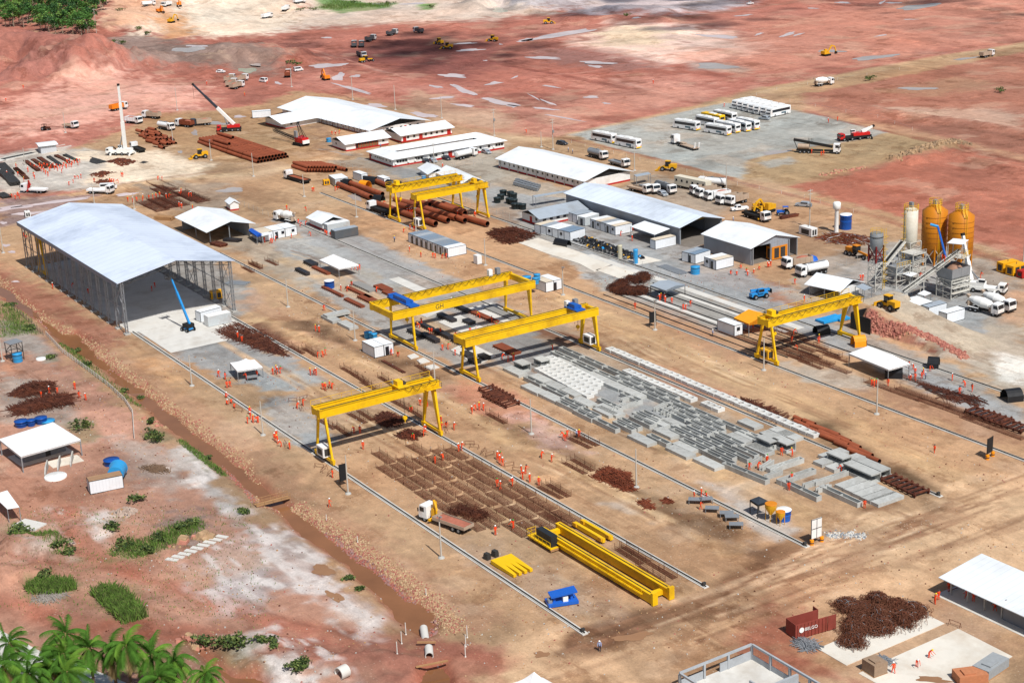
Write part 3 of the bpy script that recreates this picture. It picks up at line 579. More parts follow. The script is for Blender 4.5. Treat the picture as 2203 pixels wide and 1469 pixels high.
def window(parent,face,pos,z,w=1.0,h=.8,name='window',m=None,L=0,Wd=0,frame=True):
 b=MB();e=.035
 if face=='x':b.box(-e,e,pos-w/2,pos+w/2,z,z+h,0)
 else:b.box(pos-w/2,pos+w/2,-e,e,z,z+h,0)
 if frame and name=='window':
  t=.06
  for z0 in(z-t,z+h):
   if face=='x':b.box(-e*1.6,e*1.6,pos-w/2-t,pos+w/2+t,z0,z0+t,1)
   else:b.box(pos-w/2-t,pos+w/2+t,-e*1.6,e*1.6,z0,z0+t,1)
 return b.build(name,[m or GLASS,WHITE],parent)
def gable(name,label,cat,A,B,C,eave,ridge,axis='y',over=.8,wall=None,roof=None,stripe=None,openx=False,openy=False,dark=None,win_x=(),win_y=(),doors_x=(),doors_y=(),posts=0,group=None,th=.12,gabopen=False,dz=0.0):
 b,ang,Wd,L=base3(A,B,C);ang=snap(ang);wall=wall or WHITE;roof=roof or(ROOFX if axis=='y' else ROOFW)
 t=thing(name,label,cat,b+Vector((0,0,dz)),ang,group)
 m=MB();w=.18
 if not openx:m.box(0,w,0,L,0,eave)
 m.box(Wd-w,Wd,0,L,0,eave)
 if not openy:m.box(w,Wd-w,0,w,0,eave)
 m.box(w,Wd-w,L-w,L,0,eave);m.build('wall',wall,t)
 gs=[]
 if axis=='y':
  mid=Wd/2
  for y in(0.0,L-.12):
   if y==0 and gabopen:continue
   g=MB();gs.append(g);g.add([(0,y,eave),(Wd,y,eave),(mid,y,ridge),(0,y+.12,eave),(Wd,y+.12,eave),(mid,y+.12,ridge)],[(0,1,2),(5,4,3),(0,3,4,1),(1,4,5,2),(2,5,3,0)])
  s=(ridge-eave)/mid
  r1=[(-over,-over,eave-over*s+.1),(mid,-over,ridge+.1),(mid,L+over,ridge+.1),(-over,L+over,eave-over*s+.1)]
  r2=[(mid,-over,ridge+.1),(Wd+over,-over,eave-over*s+.1),(Wd+over,L+over,eave-over*s+.1),(mid,L+over,ridge+.1)]
 else:
  mid=L/2;s=(ridge-eave)/mid
  for x in(0.0,Wd-.12):
   if x==0 and gabopen:continue
   g=MB();gs.append(g);g.add([(x,0,eave),(x,L,eave),(x,mid,ridge),(x+.12,0,eave),(x+.12,L,eave),(x+.12,mid,ridge)],[(0,1,2),(5,4,3),(0,3,4,1),(1,4,5,2),(2,5,3,0)])
  r1=[(-over,-over,eave-over*s+.1),(Wd+over,-over,eave-over*s+.1),(Wd+over,mid,ridge+.1),(-over,mid,ridge+.1)]
  r2=[(-over,mid,ridge+.1),(Wd+over,mid,ridge+.1),(Wd+over,L+over,eave-over*s+.1),(-over,L+over,eave-over*s+.1)]
 for g in gs:g.build('gable',dark or wall,t)
 MB().slab(r1,th).slab(r2,th).build('roof',roof,t)
 if stripe:
  k=MB();h=.55;e=.03
  if not openx:k.box(-e,0,-e,L,0,h)
  if not openy:k.box(0,Wd,-e,0,0,h)
  k.build('plinth',stripe,t)
 for q in win_x:window(t,'x',q[0]*L,*q[1:],name='window')
 for q in win_y:window(t,'y',q[0]*Wd,*q[1:],name='window')
 for q in doors_x:window(t,'x',q[0]*L,.02,q[1],q[2],'door',q[3] if len(q)>3 else REDP)
 for q in doors_y:window(t,'y',q[0]*Wd,.02,q[1],q[2],'door',q[3] if len(q)>3 else REDP)
 if posts:
  for i in range(posts):
   f=i/(posts-1)
   if openx:MB().box(-.12+.1,.14,f*(L-.3),f*(L-.3)+.24,0,eave).build('post',STEEL,t)
   if openy:MB().box(f*(Wd-.3),f*(Wd-.3)+.24,0,.24,0,eave).build('post',STEEL,t)
 return t,Wd,L
WIN=lambda n,a=.06,b=.94,z=1.5,w=.9,h=.7:[(a+(b-a)*i/(n-1),z,w,h) for i in range(n)]
t,Wd,L=gable('canteen_building','largest white roofed hall with a side wing, long lean roof and black gable','building',('a2',225,950),('a2',960,1140),('a2',1420,1062),2.9,5.4,'y',1.6,stripe=REDP,dark=mat('black_gable',(32,34,36),.7,.1),win_x=WIN(22),win_y=[(.3,1.4,1.2,.9),(.38,1.4,1.2,.9),(.55,1.4,1,.8),(.72,1.4,1,.8),(.86,1.4,1,.8)],doors_y=[(.63,1,2.1)])
canteen=t;GAB=MATS['black_gable']
wl=15.0;wy0,wy1=L*.56,L*.80
w_=MB();w_.box(-wl,-.02,wy0,wy0+.18,0,2.7);w_.box(-wl,-.02,wy1-.18,wy1,0,2.7);w_.box(-wl,-wl+.18,wy0+.18,wy1-.18,0,2.7);wing=w_.build('wing_wall',WHITE,t)
ym=(wy0+wy1)/2
MB().slab([(-wl-2.5,wy0-1.4,2.5),(4,wy0-1.4,2.9),(Wd*.42,ym,5.1),(-wl-2.5,ym,4.4)],.12).slab([(-wl-2.5,ym,4.4),(Wd*.42,ym,5.1),(4,wy1+1.4,2.9),(-wl-2.5,wy1+1.4,2.5)],.12).build('wing_roof',ROOFW,t)
MB().add([(-wl-.02,wy0,2.7),(-wl-.02,wy1,2.7),(-wl-.02,ym,4.15),(-wl+.08,wy0,2.7),(-wl+.08,wy1,2.7),(-wl+.08,ym,4.15)],[(0,1,2),(5,4,3),(0,3,4,1),(1,4,5,2),(2,5,3,0)]).build('wing_gable',GAB,t)
for x in(-wl+2,-wl+5):MB().box(x,x+1,wy0-.04,wy0,1.4,2.2).build('window',GLASS,t)
MB().box(-wl,-.02,wy0-.05,wy0,0,.5).box(-wl-.05,-wl,wy0,wy1,0,.5).build('plinth',REDP,t)
for i in range(9):MB().box(-1.4,-1.25,L*(.02+.06*i),L*(.02+.06*i)+.15,0,2.9).build('post',RUST,t)
gable('store_building','white building with three red doors below the canteen gable','building',('a2',1128,1142),('a2',1215,1190),('a2',1622,1118),2.9,4.4,'x',.9,stripe=REDP,dark=GAB,win_y=[(q,1.3,.9,.9) for q in(.13,.25,.48,.59,.7,.81)],doors_y=[(.06,1.4,2.1),(.38,1.5,2.2),(.94,1.6,2.2)])
t,Wd,L=gable('bath_building','white building with an open slatted middle bay and red posts','building',('a2',678,1218),('a2',755,1262),('a2',1112,1206),2.9,4.5,'x',.9,stripe=REDP,dark=GAB,win_x=[(.7,1.4,.9,.8)],win_y=[(.88,1.4,.9,.8)])
b=MB();b.box(Wd*.22,Wd*.76,-.04,.0,.6,2.75);b.build('bay_shade_panel',mat('shaded_interior',(60,44,38),.9,.2),t)  # dark panel on the closed wall; the bay's inner shade is its colour
for i in range(9):MB().box(Wd*(.22+.065*i),Wd*(.22+.065*i)+.15,-.12,-.04,0,2.8).build('post',REDP,t)
b=MB()
for k in range(4):b.box(Wd*.28,Wd*.76,-.09,-.045,.75+.3*k,.9+.3*k)
b.build('railing',WOOD,t)
b0,ang,Wd,L=base3(('a2',955,1328),('a2',1145,1395),('a2',2068,1238))
t=thing('office_building','long white office block round a narrow courtyard with cars parked in front','building',b0,ang)
m=MB();d=L*.36
for x0,x1,y0,y1 in((0,Wd,0,.2),(0,Wd,L-.2,L),(0,.2,.2,L-.2),(Wd-.2,Wd,.2,L-.2),(d,Wd-d,d-.2,d),(d,Wd-d,L-d,L-d+.2)):m.box(x0,x1,y0,y1,0,3)
m.build('wall',WHITE,t)
o_=.9;e=2.95;rg=4.3;r=MB()
r.slab([(-o_,-o_,e),(Wd+o_,-o_,e),(Wd-d/2,d/2,rg),(d/2,d/2,rg)],.12);r.slab([(d/2,d/2,rg),(Wd-d/2,d/2,rg),(Wd-d-.1,d+.4,e+.3),(d+.1,d+.4,e+.3)],.12)
r.slab([(-o_,L+o_,e),(Wd+o_,L+o_,e),(Wd-d/2,L-d/2,rg),(d/2,L-d/2,rg)],.12);r.slab([(d/2,L-d/2,rg),(Wd-d/2,L-d/2,rg),(Wd-d-.1,L-d-.4,e+.3),(d+.1,L-d-.4,e+.3)],.12)
r.slab([(-o_,-o_,e),(-o_,L+o_,e),(d/2,L-d/2,rg),(d/2,d/2,rg)],.12);r.slab([(d/2,L-d/2,rg),(d/2,d/2,rg),(d+.1,d+.4,e+.3),(d+.1,L-d-.4,e+.3)],.12)
r.slab([(Wd+o_,-o_,e),(Wd+o_,L+o_,e),(Wd-d/2,L-d/2,rg),(Wd-d/2,d/2,rg)],.12);r.slab([(Wd-d/2,L-d/2,rg),(Wd-d/2,d/2,rg),(Wd-d-.1,d+.4,e+.3),(Wd-d-.1,L-d-.4,e+.3)],.12)
r.build('roof',ROOFW,t);MB().box(-.03,0,-.03,L,0,.6).box(0,Wd,-.03,0,0,.6).build('plinth',REDP,t)
for q in(.04,.065,.09,.115,.2,.225,.25,.33,.355,.38,.44,.56,.64,.67,.7,.78,.86,.93,.955,.98):window(t,'y',q*Wd,1.35,.95,.95)
for q in(.02,.13,.19,.31,.43,.62,.76,.9):MB().box(q*Wd-.35,q*Wd+.35,-.4,-.02,1.1,1.7).build('air_conditioner',WHITEP,t)
for q in(.505,):window(t,'y',q*Wd,.02,1.6,2.3,'door',REDP)
for q in(.12,.28,.42,.5,.58,.66,.74,.92):window(t,'x',q*L,1.5,.7,.6)
window(t,'x',.97*L,.02,1.2,2.2,'door',REDP)
gable('site_hut','small white hut with a blue tank at its corner beside the office fence','building',('b2',1372,60),('b2',1445,108),('b2',1560,85),2.4,3.6,'y',.8,dark=GAB)
gable('site_hut','small white hut with black gable right behind the far gantry cranes','building',('b2',1520,100),('b2',1722,192),('b2',1852,160),2.5,4.0,'y',.8,dark=GAB,stripe=None)
t,Wd,L=gable('warehouse','long white warehouse with one row of small square windows and a black gable','building',('a2',2022,1395),('b3',612,192),('b3',1022,122),3.2,5.6,'y',.9,stripe=REDP,dark=GAB,win_x=WIN(18,.02,.98,1.5,.8,.8))
for i in range(10):MB().box(-.22,0,L*i/9.3+.2,L*i/9.3+.5,0,3.1).build('post',CONCL,t)
gable('store_building','grey roofed white building with a dark red door in front of the blue workshop','building',('b3',92,442),('b3',240,492),('b3',630,422),2.6,4.0,'x',.9,roof=ROOFG,stripe=REDP,dark=GAB,win_x=[(.2,1.3,1,.9)],win_y=[(q,1.3,1.1,.9) for q in(.1,.25,.4,.55,.72)],doors_x=[(.5,1.2,2.1)])
INT=mat('workshop_floor',(120,112,104),.85,.15,.4)
t,Wd,L=gable('workshop','long pale blue roofed steel workshop with an open end and yellow overhead crane','building',('b3',478,345),('b3',1402,645),('b3',1768,572),5.0,6.8,'y',.6,wall=SHEETG,roof=ROOFB,openy=True,gabopen=True)
for y in(7,26):MB().bar((0.3,y,4.0),(Wd-.3,y,4.0),.4,.6).build('overhead_crane',YEL,t)
b=MB()
for i in range(9):
 y=.3+i*(L-.6)/8
 for x in(.35,Wd-.35):b.bar((x,y,0),(x,y,4.9),.3)
 b.bar((.35,y,4.8),(Wd/2,y,6.5),.25).bar((Wd/2,y,6.5),(Wd-.35,y,4.8),.25)
b.build('steel_frame',STEEL,t);MB().box(.3,Wd-.3,-4,L-.3,.02,.06).build('floor_slab',INT,t)
t,Wd,L=gable('workshop','shorter white roofed steel workshop beside the cabins with half its end walled','building',('b3',1630,690),('b3',1992,818),('b4',285,725),4.8,6.9,'y',.6,wall=SHEETG,roof=ROOFX,openy=True,dark=SHEETG)
MB().box(Wd*.42,Wd*.8,0,.15,0,4.78).build('end_wall',SHEETG,t);MB().box(.3,Wd-.3,.4,L-.3,.02,.06).build('floor_slab',INT,t)
for q in(.02,.4,.8,.97):MB().box(Wd*q,Wd*q+.3,-.35,-.02,0,4.8).build('column',STEEL,t)
t,Wd,L=gable('mixing_plant_shed','white shed with two dark open bays next to the batching tower','building',('b4',390,1058),('b4',640,1112),('b4',872,1062),2.9,4.4,'y',.9,openx=True,posts=3,dark=GAB)
gable('site_hut','small white hut with a black gable behind the two steel containers','building',('b2',455,480),('b2',560,527),('b2',706,490),2.5,3.7,'y',.8,dark=GAB,stripe=REDP)
t,Wd,L=gable('open_shed','white roofed carpentry shed open on two sides behind the large blue shed','shed',('b1',1532,520),('b1',1750,637),('b1',2068,570),4.2,5.8,'y',1.5,openx=True,openy=True,posts=3,wall=SHEETG,gabopen=True)
for q in(.25,.75):MB().bar((.2,L*q,4.0),(Wd-.2,L*q,4.0),.15).build('truss',STEEL,t)
gable('site_hut','tiny white and red gate hut with an arched roof beside the upper fence','building',('b1',1885,340),('b1',1918,366),('b1',1978,352),2.4,3.2,'y',.4,stripe=REDP)
gable('weighbridge_office','small grey and white cabin on the truck weighbridge','building',('a1',318,1262),('a1',345,1288),('a1',435,1262),3.2,3.5,'x',.7,wall=mat('pale_grey_paint',(190,192,196),.6,.05),roof=ROOFW)
t=thing('weighbridge','long low truck weighbridge deck running past its small cabin','weighbridge',P('a1',300,1275),head2(T('a1',30,1320),T('a1',575,1205))[1])
MB().box(-14,14,-1.8,1.8,.0,.35).build('deck',DSTEEL,t);MB().box(-14,14,-2.2,-1.82,0,.6).box(-14,14,1.82,2.2,0,.6).build('kerb',CONCL,t)
for s in(-1,1):MB().slab([(s*14.02,-2,.35),(s*19,-2,.06),(s*19,2,.06),(s*14.02,2,.35)],.05).build('approach_ramp',CONCL,t)
X1,X0,Y0,Y1,EV,RG=-361.0,-437.5,121.0,148.7,13.3,16.0
t=thing('production_shed','huge pale blue roofed open shed on lattice columns over a concrete floor','shed',(X1,Y0,0),0)
WS,LS=Y1-Y0,X1-X0;sl=(RG-EV)/(WS/2)
MB().slab([(.6,-1.2,EV-1.2*sl),(.6,WS/2,RG),(-LS-.6,WS/2,RG),(-LS-.6,-1.2,EV-1.2*sl)],.15).slab([(.6,WS/2,RG),(.6,WS+1.2,EV-1.2*sl),(-LS-.6,WS+1.2,EV-1.2*sl),(-LS-.6,WS/2,RG)],.15).build('roof',mat('shed_roof_sheet',(214,224,240),.34,.05,.12,dirt=(150,162,182),dirt_amt=.6,stripe=(0,3.0,.12)),t)
MB().box(-LS-.6,.6,-1.32,-1.21,EV-1.2,EV-.22).build('fascia',mat('grey_blue_fascia',(112,124,140),.5,.05),t)
MB().box(-LS,-.4,1.2,WS-1.0,.02,.05).box(-.3,20,3,WS-2,.02,.045).build('floor_slab',CONCL,t)
def lattice(x,y,h,w=.55,n=11):
 b=MB()
 for a,c in((-w/2,-w/2),(w/2,-w/2),(w/2,w/2),(-w/2,w/2)):b.bar((x+a,y+c,0),(x+a,y+c,h),.11)
 cs=[(-w/2,-w/2),(w/2,-w/2),(w/2,w/2),(-w/2,w/2)]
 for i in range(n):
  z0,z1=h*i/n,h*(i+1)/n
  for k in range(4):
   p,q=cs[k],cs[(k+1)%4]
   if i%2:p,q=q,p
   b.bar((x+p[0],y+p[1],z0),(x+q[0],y+q[1],z1),.05)
 return b
NCOL=14
for s,y in((0,0),(1,WS)):
 for i in range(NCOL):
  x=-i*LS/(NCOL-1);ctag=lattice(x,y,EV-.3).build('lattice_column',STEEL,t)
  MB().box(x-.7,x+.7,y-.7,y+.7,.0,.35).build('footing',CONC,t)
b=MB()
for i in range(0,NCOL):
 x=-i*LS/(NCOL-1)
 for z0 in(0,.9):b.bar((x,0,EV-.35-z0),(x,WS/2,RG-.35-z0),.13).bar((x,WS/2,RG-.35-z0),(x,WS,EV-.35-z0),.13)
 for k in range(14):
  y0,y1=WS*k/14,WS*(k+1)/14;zt=lambda y:EV-.35+(RG-EV)*(1-abs(y-WS/2)/(WS/2))
  b.bar((x,y0,zt(y0)-(.9 if k%2 else 0)),(x,y1,zt(y1)-(0 if k%2 else .9)),.08)
b.build('roof_truss',DSTEEL,t)
b=MB()
for k in range(0,NCOL-1,4):
 x0,x1=-k*LS/(NCOL-1),-(k+1)*LS/(NCOL-1)
 for y in(0,WS):
  for z0,z1 in((.3,6.3),(6.3,12.8)):b.bar((x0,y,z0),(x1,y,z1),.1).bar((x1,y,z0),(x0,y,z1),.1)
for y in(0,WS):b.bar((0,y,6.3),(-LS,y,6.3),.12)
b.build('bracing',STEEL,t)
def canopy(name,label,cat,corners,z,m,peak=0.0,peaks=None,post=None,th=.05,posts=True,mono=None,sag=None,walls=None,r=.06):
 q=[P(c[0],c[1],c[2],z if mono is None else mono[i]) for i,c in enumerate(corners)]
 cen=sum(q,Vector())/4;t=thing(name,label,cat,(cen.x,cen.y,0),0);o=Vector((cen.x,cen.y,0));q=[k-o for k in q]
 b=MB()
 if peaks:
  p0,p1=[q[0].lerp(q[3],.5).lerp(q[1].lerp(q[2],.5),f)+Vector((0,0,peak)) for f in peaks]
  for f in([q[0],p0,q[3]],[q[1],q[2],p1],[q[0],q[1],p1,p0],[q[3],p0,p1,q[2]]):b.slab(f,th)
 elif peak:
  p=(q[0]+q[2])/2+Vector((0,0,peak));N=5
  for i in range(4):
   a,c=q[i],q[(i+1)%4];prev=[a,c]
   for k in range(1,N+1):
    f=k/N;lift=-(.16*peak*math.sin(math.pi*f)) if sag is None else sag*math.sin(math.pi*f)
    cur=[a.lerp(p,f)+Vector((0,0,lift)),c.lerp(p,f)+Vector((0,0,lift))] if k<N else[p]
    b.slab(prev+cur[::-1],th);prev=cur
 else:b.slab(q,th)
 b.build('roof',m,t)
 if peak:
  v=MB()
  for i in range(4):v.slab([q[i],q[(i+1)%4],q[(i+1)%4]-Vector((0,0,.35)),q[i]-Vector((0,0,.35))],.02)
  v.build('valance',m,t)
 if posts:
  c0=sum(q,Vector())/4
  for k in q:
   p=k.lerp(c0,.02);MB().bar((p.x,p.y,0),(p.x,p.y,k.z-.05),r*2).build('post',post or STEEL,t)
 return t,q
canopy('canvas_tent','white peaked tent beside black steel sections near the blue water tank','tent',[('b2',530,770),('b2',690,845),('b2',858,812),('b2',690,742)],2.7,CANV,1.7,peaks=(.25,.75))
canopy('canvas_tent','square white peaked tent over a workbench on the grey rebar yard','tent',[('c1',1912,232),('c1',1972,302),('c1',2185,268),('c1',2115,205)],2.5,CANV,1.5)
canopy('canvas_tent','long white tent with two peaks beside the far crane rail','tent',[('c4',718,155),('c4',1050,290),('c4',1228,240),('c4',905,130)],3.0,CANV,2.0,peaks=(.2,.8))
canopy('canvas_tent','white peaked tent cut off by the bottom edge of the picture','tent',[('d3',-30,1475),('d3',120,1600),('d3',420,1510),('d3',260,1420)],3.2,CANV,2.2)
canopy('canteen_tent','large white tensioned roof over a grey walled kitchen at the left edge','tent',[('c1',-10,868),('c1',172,1012),('c1',672,870),('c1',440,725)],3.4,CANV,.9,r=.1,sag=0)
b_,q_,=P('c1',172,1012,4.2),P('c1',672,870,4.2)
t=thing('kitchen_block','grey block room under the large white tensioned roof','building',P('c1',215,1075),math.atan2((q_-b_).y,(q_-b_).x))
MB().box(0,8.5,.6,5,0,2.6).build('wall',BLOCK,t)
for x in(2,6.8):MB().box(x,x+.9,.55,.6,1.3,2.1).build('window',GLASS,t)
MB().box(4.4,5.4,.55,.6,0,2.1).build('door',DSTEEL,t);MB().box(-1.2,9.5,-1,6,.0,.12).build('floor_slab',CONCL,t)
canopy('canopy','pale grey metal canopy on posts beside the rusty wire coils','shed',[('b3',1155,980),('b3',1285,1025),('b3',1447,977),('b3',1310,938)],2.7,ROOFG,.5,peaks=(0,1),post=DSTEEL)
canopy('canopy','white sheet canopy in front of the blue workshop over a tool counter','shed',[('b3',990,492),('b3',1190,560),('b3',1322,508),('b3',1112,444)],3.4,ROOFW,mono=[3.2,3.2,4.0,4.0],th=.12)
canopy('canopy','long flat grey roof on posts standing in the tank store','shed',[('b3',175,235),('b3',200,248),('b3',485,200),('b3',465,190)],3.2,ROOFG,th=.1)
canopy('canopy','white flat roof on posts beside the two cabins under the conveyor','shed',[('b4',1135,1105),('b4',1262,1158),('b4',1415,1112),('b4',1288,1068)],3.0,ROOFW,th=.1,mono=[2.8,2.8,3.2,3.2])
canopy('canopy','small grey sheet roof leaning on the white mixing shed','shed',[('b4',772,990),('b4',850,1022),('b4',912,1000),('b4',838,965)],2.8,ROOFG,th=.08)
canopy('canopy','small white flat roof by the foot of the inclined conveyor','shed',[('b4',1290,1050),('b4',1350,1068),('b4',1405,1045),('b4',1345,1022)],2.8,ROOFW,th=.08)
canopy('canopy','small white sheet roof behind the conveyor belt below the white silo','shed',[('b4',1165,885),('b4',1235,908),('b4',1290,885),('b4',1225,862)],3.0,ROOFW,th=.08)
canopy('canopy','blue grey flat roof on posts at the upper edge of the warehouse','shed',[('b3',1020,62),('b3',1040,78),('b3',1160,55),('b3',1140,40)],3.0,ROOFG,th=.1)
t,q=canopy('orange_tent','orange canvas ridge tent beside the white container on the grey strip','tent',[('b3',1850,1250),('b3',1975,1302),('b4',125,1268),('b4',10,1212)],3.0,mat('orange_canvas',(236,160,36),.7,.06,.6),1.5,peaks=(0,1))
t,q=canopy('canopy','dark grey roofed mixer stand beside the yellow hoppers','shed',[('c3',1985,1370),('c3',2050,1412),('c3',2145,1385),('c3',2060,1342)],2.6,mat('dark_roof',(54,60,68),.6,.1),.4,post=DSTEEL)
canopy('open_shed','small white roofed shed with white posts at the left edge','shed',[('c1',-60,1330),('c1',60,1447),('c1',160,1430),('c1',60,1292)],2.8,CANV,mono=[2.7,2.7,3.0,3.0],th=.1)
canopy('canopy','blue canvas awning joined to the row of white cabins','shed',[('b1',2068,525),('b1',2135,572),('b2',60,560),('b2',-20,512)],2.6,mat('blue_canvas',(36,92,190),.6,.08),.5,peaks=(0,1))
canopy('canopy','small grey sheet awning in front of the row of white cabins','shed',[('b2',20,550),('b2',55,572),('b2',130,552),('b2',95,530)],2.6,ROOFW,th=.06)
p0,p1=P('d4',1560,742),P('d4',2176,1030);d=(p1-p0);rz=math.atan2(d.y,d.x)
t=thing('open_shed','long white roofed shed with open workshop bays and a grey block end','shed',p0,rz);LN=d.length+8;WD=7.5
MB().slab([(-1.2,-1.4,3.1),(LN,-1.4,3.1),(LN,WD+.8,4.1),(-1.2,WD+.8,4.1)],.12).build('roof',mat('white_sheet_roof_seams',(226,232,236),.45,.03,.25,dirt=(186,182,178),dirt_amt=.35,stripe=(0,1.2,.10)),t)
MB().box(-1.5,LN,-1.0,WD,.02,.12).box(-1.5,LN,-1.6,-1.02,0,.07).build('floor_slab',CONCL,t)
MB().box(-.5,LN,WD-.2,WD,.12,3.9).box(10,LN,0,.2,.12,3.1).box(10,10.2,.2,WD-.2,.12,3.3).build('wall',BLOCK,t)
for i in range(4):MB().box(i*3.2,i*3.2+.18,0,.18,.12,3.2).build('post',CONC,t)
b=MB()
for k in range(3):b.box(-.7,-.6,.3,WD-.4,.3+.8*k,.4+.8*k)
b.build('rack',RUST,t)
def cabin(name,label,A,B,C,h=2.6,nx=1,ny=1,roofs='w',wall=None,front=None,cat='cabin',dims=None,group=None,doors=(),wins=(),z=0.0,rz=None,edge=True):
 b,ang,Wd,L=base3(A,B,C);ang=snap(ang) if rz is None else rz
 if dims:Wd,L=dims
 t=thing(name,label,cat,b+Vector((0,0,z)),ang,group);wall=wall or PANEL
 k=0
 for i in range(nx):
  for j in range(ny):
   x0,x1=Wd*i/nx,Wd*(i+1)/nx;y0,y1=L*j/ny,L*(j+1)/ny;g=.03
   MB().box(x0+g,x1-g,y0+g,y1-g,.12,h-.1).build('wall',wall,t)
   r=MB().slab([(x0+.06,y0+.06,h+.03),(x1-.06,y0+.06,h+.03),(x1-.06,y1-.06,h+.03),(x0+.06,y1-.06,h+.03)],.1).build('roof',ROOF_C[roofs[k%len(roofs)]],t);k+=1
   if edge:
    e=MB();s=.09
    for x in(x0,x1-s):
     for y in(y0,y1-s):e.box(x,x+s,y,y+s,0,h)
    for z0 in(0,h-s):
     for y in(y0,y1-s):e.box(x0+s,x1-s,y,y+s,z0,z0+s)
     for x in(x0,x1-s):e.box(x,x+s,y0+s,y1-s,z0,z0+s)
    e.build('frame',PANELD,t)
 for f,p,*q in doors:
  w,hh_,m=(list(q)+[.9,2.1,GLASS])[:3] if not q else(q+[.9,2.1,GLASS][len(q):])
  b=MB();b.box(-.04,.0,p-w/2,p+w/2,.15,hh_) if f=='x' else b.box(p-w/2,p+w/2,-.04,.0,.15,hh_);b.build('door',m,t)
 for f,p in wins:
  b=MB();b.box(-.04,.0,p-.45,p+.45,1.2,2.0) if f=='x' else b.box(p-.45,p+.45,-.04,.0,1.2,2.0);b.build('window',GLASS,t)
 return t,Wd,L
cabin('portable_cabins','long row of joined grey roofed cabins with a white end standing alone between the rails',('b2',1305,615),('b2',1600,752),('b2',1752,718),ny=8,roofs='wbbgbbgb',doors=[('x',i*2.6+1.3) for i in range(8)])
cabin('portable_cabins','pair of white cabins with an open door and two blue tanks behind',('c2',890,142),('c2',990,197),('c2',1170,178),nx=2,roofs='w',doors=[('y',3.3)],wins=[],dims=(5.0,5.8))
t,Wd,L=cabin('portable_cabins','row of three joined white cabins with windows and a blue awning',('b2',-95,560),('b2',50,622),('b2',290,577),nx=3,roofs='cww',dims=(11.5,6),doors=[('y',4.9)],wins=[('y',6.9),('y',10.2)])
cabin('shipping_container','dark grey steel container with two shutters beside the small white hut',('b2',640,570),('b2',662,604),('b2',832,570),nx=1,roofs='g',wall=DARKG,dims=(7.6,2.5),cat='container',edge=False)
cabin('shipping_container','white corrugated container standing behind the dark grey one',('b2',575,515),('b2',600,552),('b2',765,520),roofs='w',wall=CORR,dims=(7.4,2.5),cat='container',edge=False)
cabin('shipping_container','pale grey container with an open dark door at the head of the pipe line',('b2',580,112),('b2',663,165),('b2',738,147),roofs='w',wall=CORR,cat='container',doors=[('y',2.2)],dims=(4.6,7))
cabin('portable_cabin','white cabin with a small window beside the office fence',('b2',795,88),('b2',882,124),('b2',912,115),roofs='w',wins=[('y',.9)],dims=(2.4,6))
cabin('portable_cabin','white cabin partly hidden behind pipes near the yellow welding shelter',('b2',1000,130),('b2',1070,160),('b2',1096,152),roofs='w',dims=(2.4,5))
cabin('portable_cabins','row of six cabins with striped cream, white and grey roofs beside the concrete bed',('b3',240,556),('b3',490,616),('b3',625,588),ny=6,roofs='bbwwgc',dims=(6,14.6),wins=[('x',3.6),('x',8.4)])
cabin('portable_cabins','two grey roofed cabins against the wall of the long blue workshop',('b3',500,440),('b3',548,470),('b3',672,440),ny=2,roofs='gg',dims=(6,4.8))
cabin('shipping_container','pale container with an open dark doorway beside the long workshop',('b3',570,465),('b3',615,492),('b3',740,455),roofs='w',wall=CORR,dims=(6,2.9),doors=[('x',1.4)],cat='container',edge=False)
cabin('portable_cabins','row of five cabins with white and cream roofs next to the tool counter',('b3',662,497),('b3',865,568),('b3',1000,528),ny=5,roofs='cwgcw',dims=(6,12),doors=[('x',10.6),('x',3.6)],wins=[('x',1.2),('x',8.2)])
cabin('portable_cabin','single white cabin with a yellowed roof at the corner of the long workshop',('b3',1185,665),('b3',1198,686),('b3',1366,650),roofs='c',dims=(7.2,2.4))
cabin('portable_cabins','two cabins with blue grey roofs in front of the shorter workshop',('b3',1435,762),('b3',1530,806),('b3',1662,765),ny=2,roofs='bg',dims=(6,4.8),doors=[('x',2.0)])
cabin('portable_cabins','two cabins with cream and white roofs beside the bricklayers',('b3',1600,812),('b3',1702,856),('b3',1838,818),ny=2,roofs='cw',dims=(6,4.8),doors=[('x',1.6)],wins=[('x',3.6)])
cabin('portable_cabin','white ribbed cabin with a small window beside the orange ridge tent',('b3',1715,1352),('b3',1855,1408),('b3',1915,1392),roofs='w',dims=(2.5,6),wins=[('y',1.2)])
cabin('portable_cabins','two white cabins with blue tanks behind at the right foot of the large crane',('b3',150,990),('b3',288,1042),('b3',366,1016),nx=2,roofs='cw',dims=(5,6),doors=[('y',2.9)])
cabin('portable_cabin','grey roofed cabin with a blue drum in front, farther from the ramp foot',('b4',1310,1215),('b4',1382,1256),('b4',1522,1210),roofs='g',dims=(6,2.5))
cabin('portable_cabin','white roofed cabin closest to the ramp foot',('b4',1465,1270),('b4',1532,1306),('b4',1678,1266),roofs='w',dims=(6,2.5))
cabin('portable_cabin','white cabin with a brown stained roof leaning in front of the fallen blue tank',('c1',722,1270),('c1',752,1330),('c1',1022,1275),roofs='n',dims=(6.2,2.4))
cabin('shipping_container','grey and white container with its doors open beside the blue boom lift',('b1',1690,1310),('b1',1735,1332),('b1',1926,1288),roofs='W',wall=CORR,dims=(6.1,2.5),cat='container',edge=False,doors=[('x',1.3,2.2,2.4,WHITE)])
cabin('portable_cabin','white roofed cabin just behind the container beside the boom lift',('b1',1640,1270),('b1',1672,1292),('b1',1850,1245),roofs='w',dims=(6.1,2.4))
cabin('portable_toilet','small white cabinet standing alone beside a lamp pole at the crane rail',('b2',1810,795),('b2',1845,812),('b2',1882,800),roofs='W',wall=WHITE,dims=(1.5,2),h=2.4,edge=False,cat='toilet')
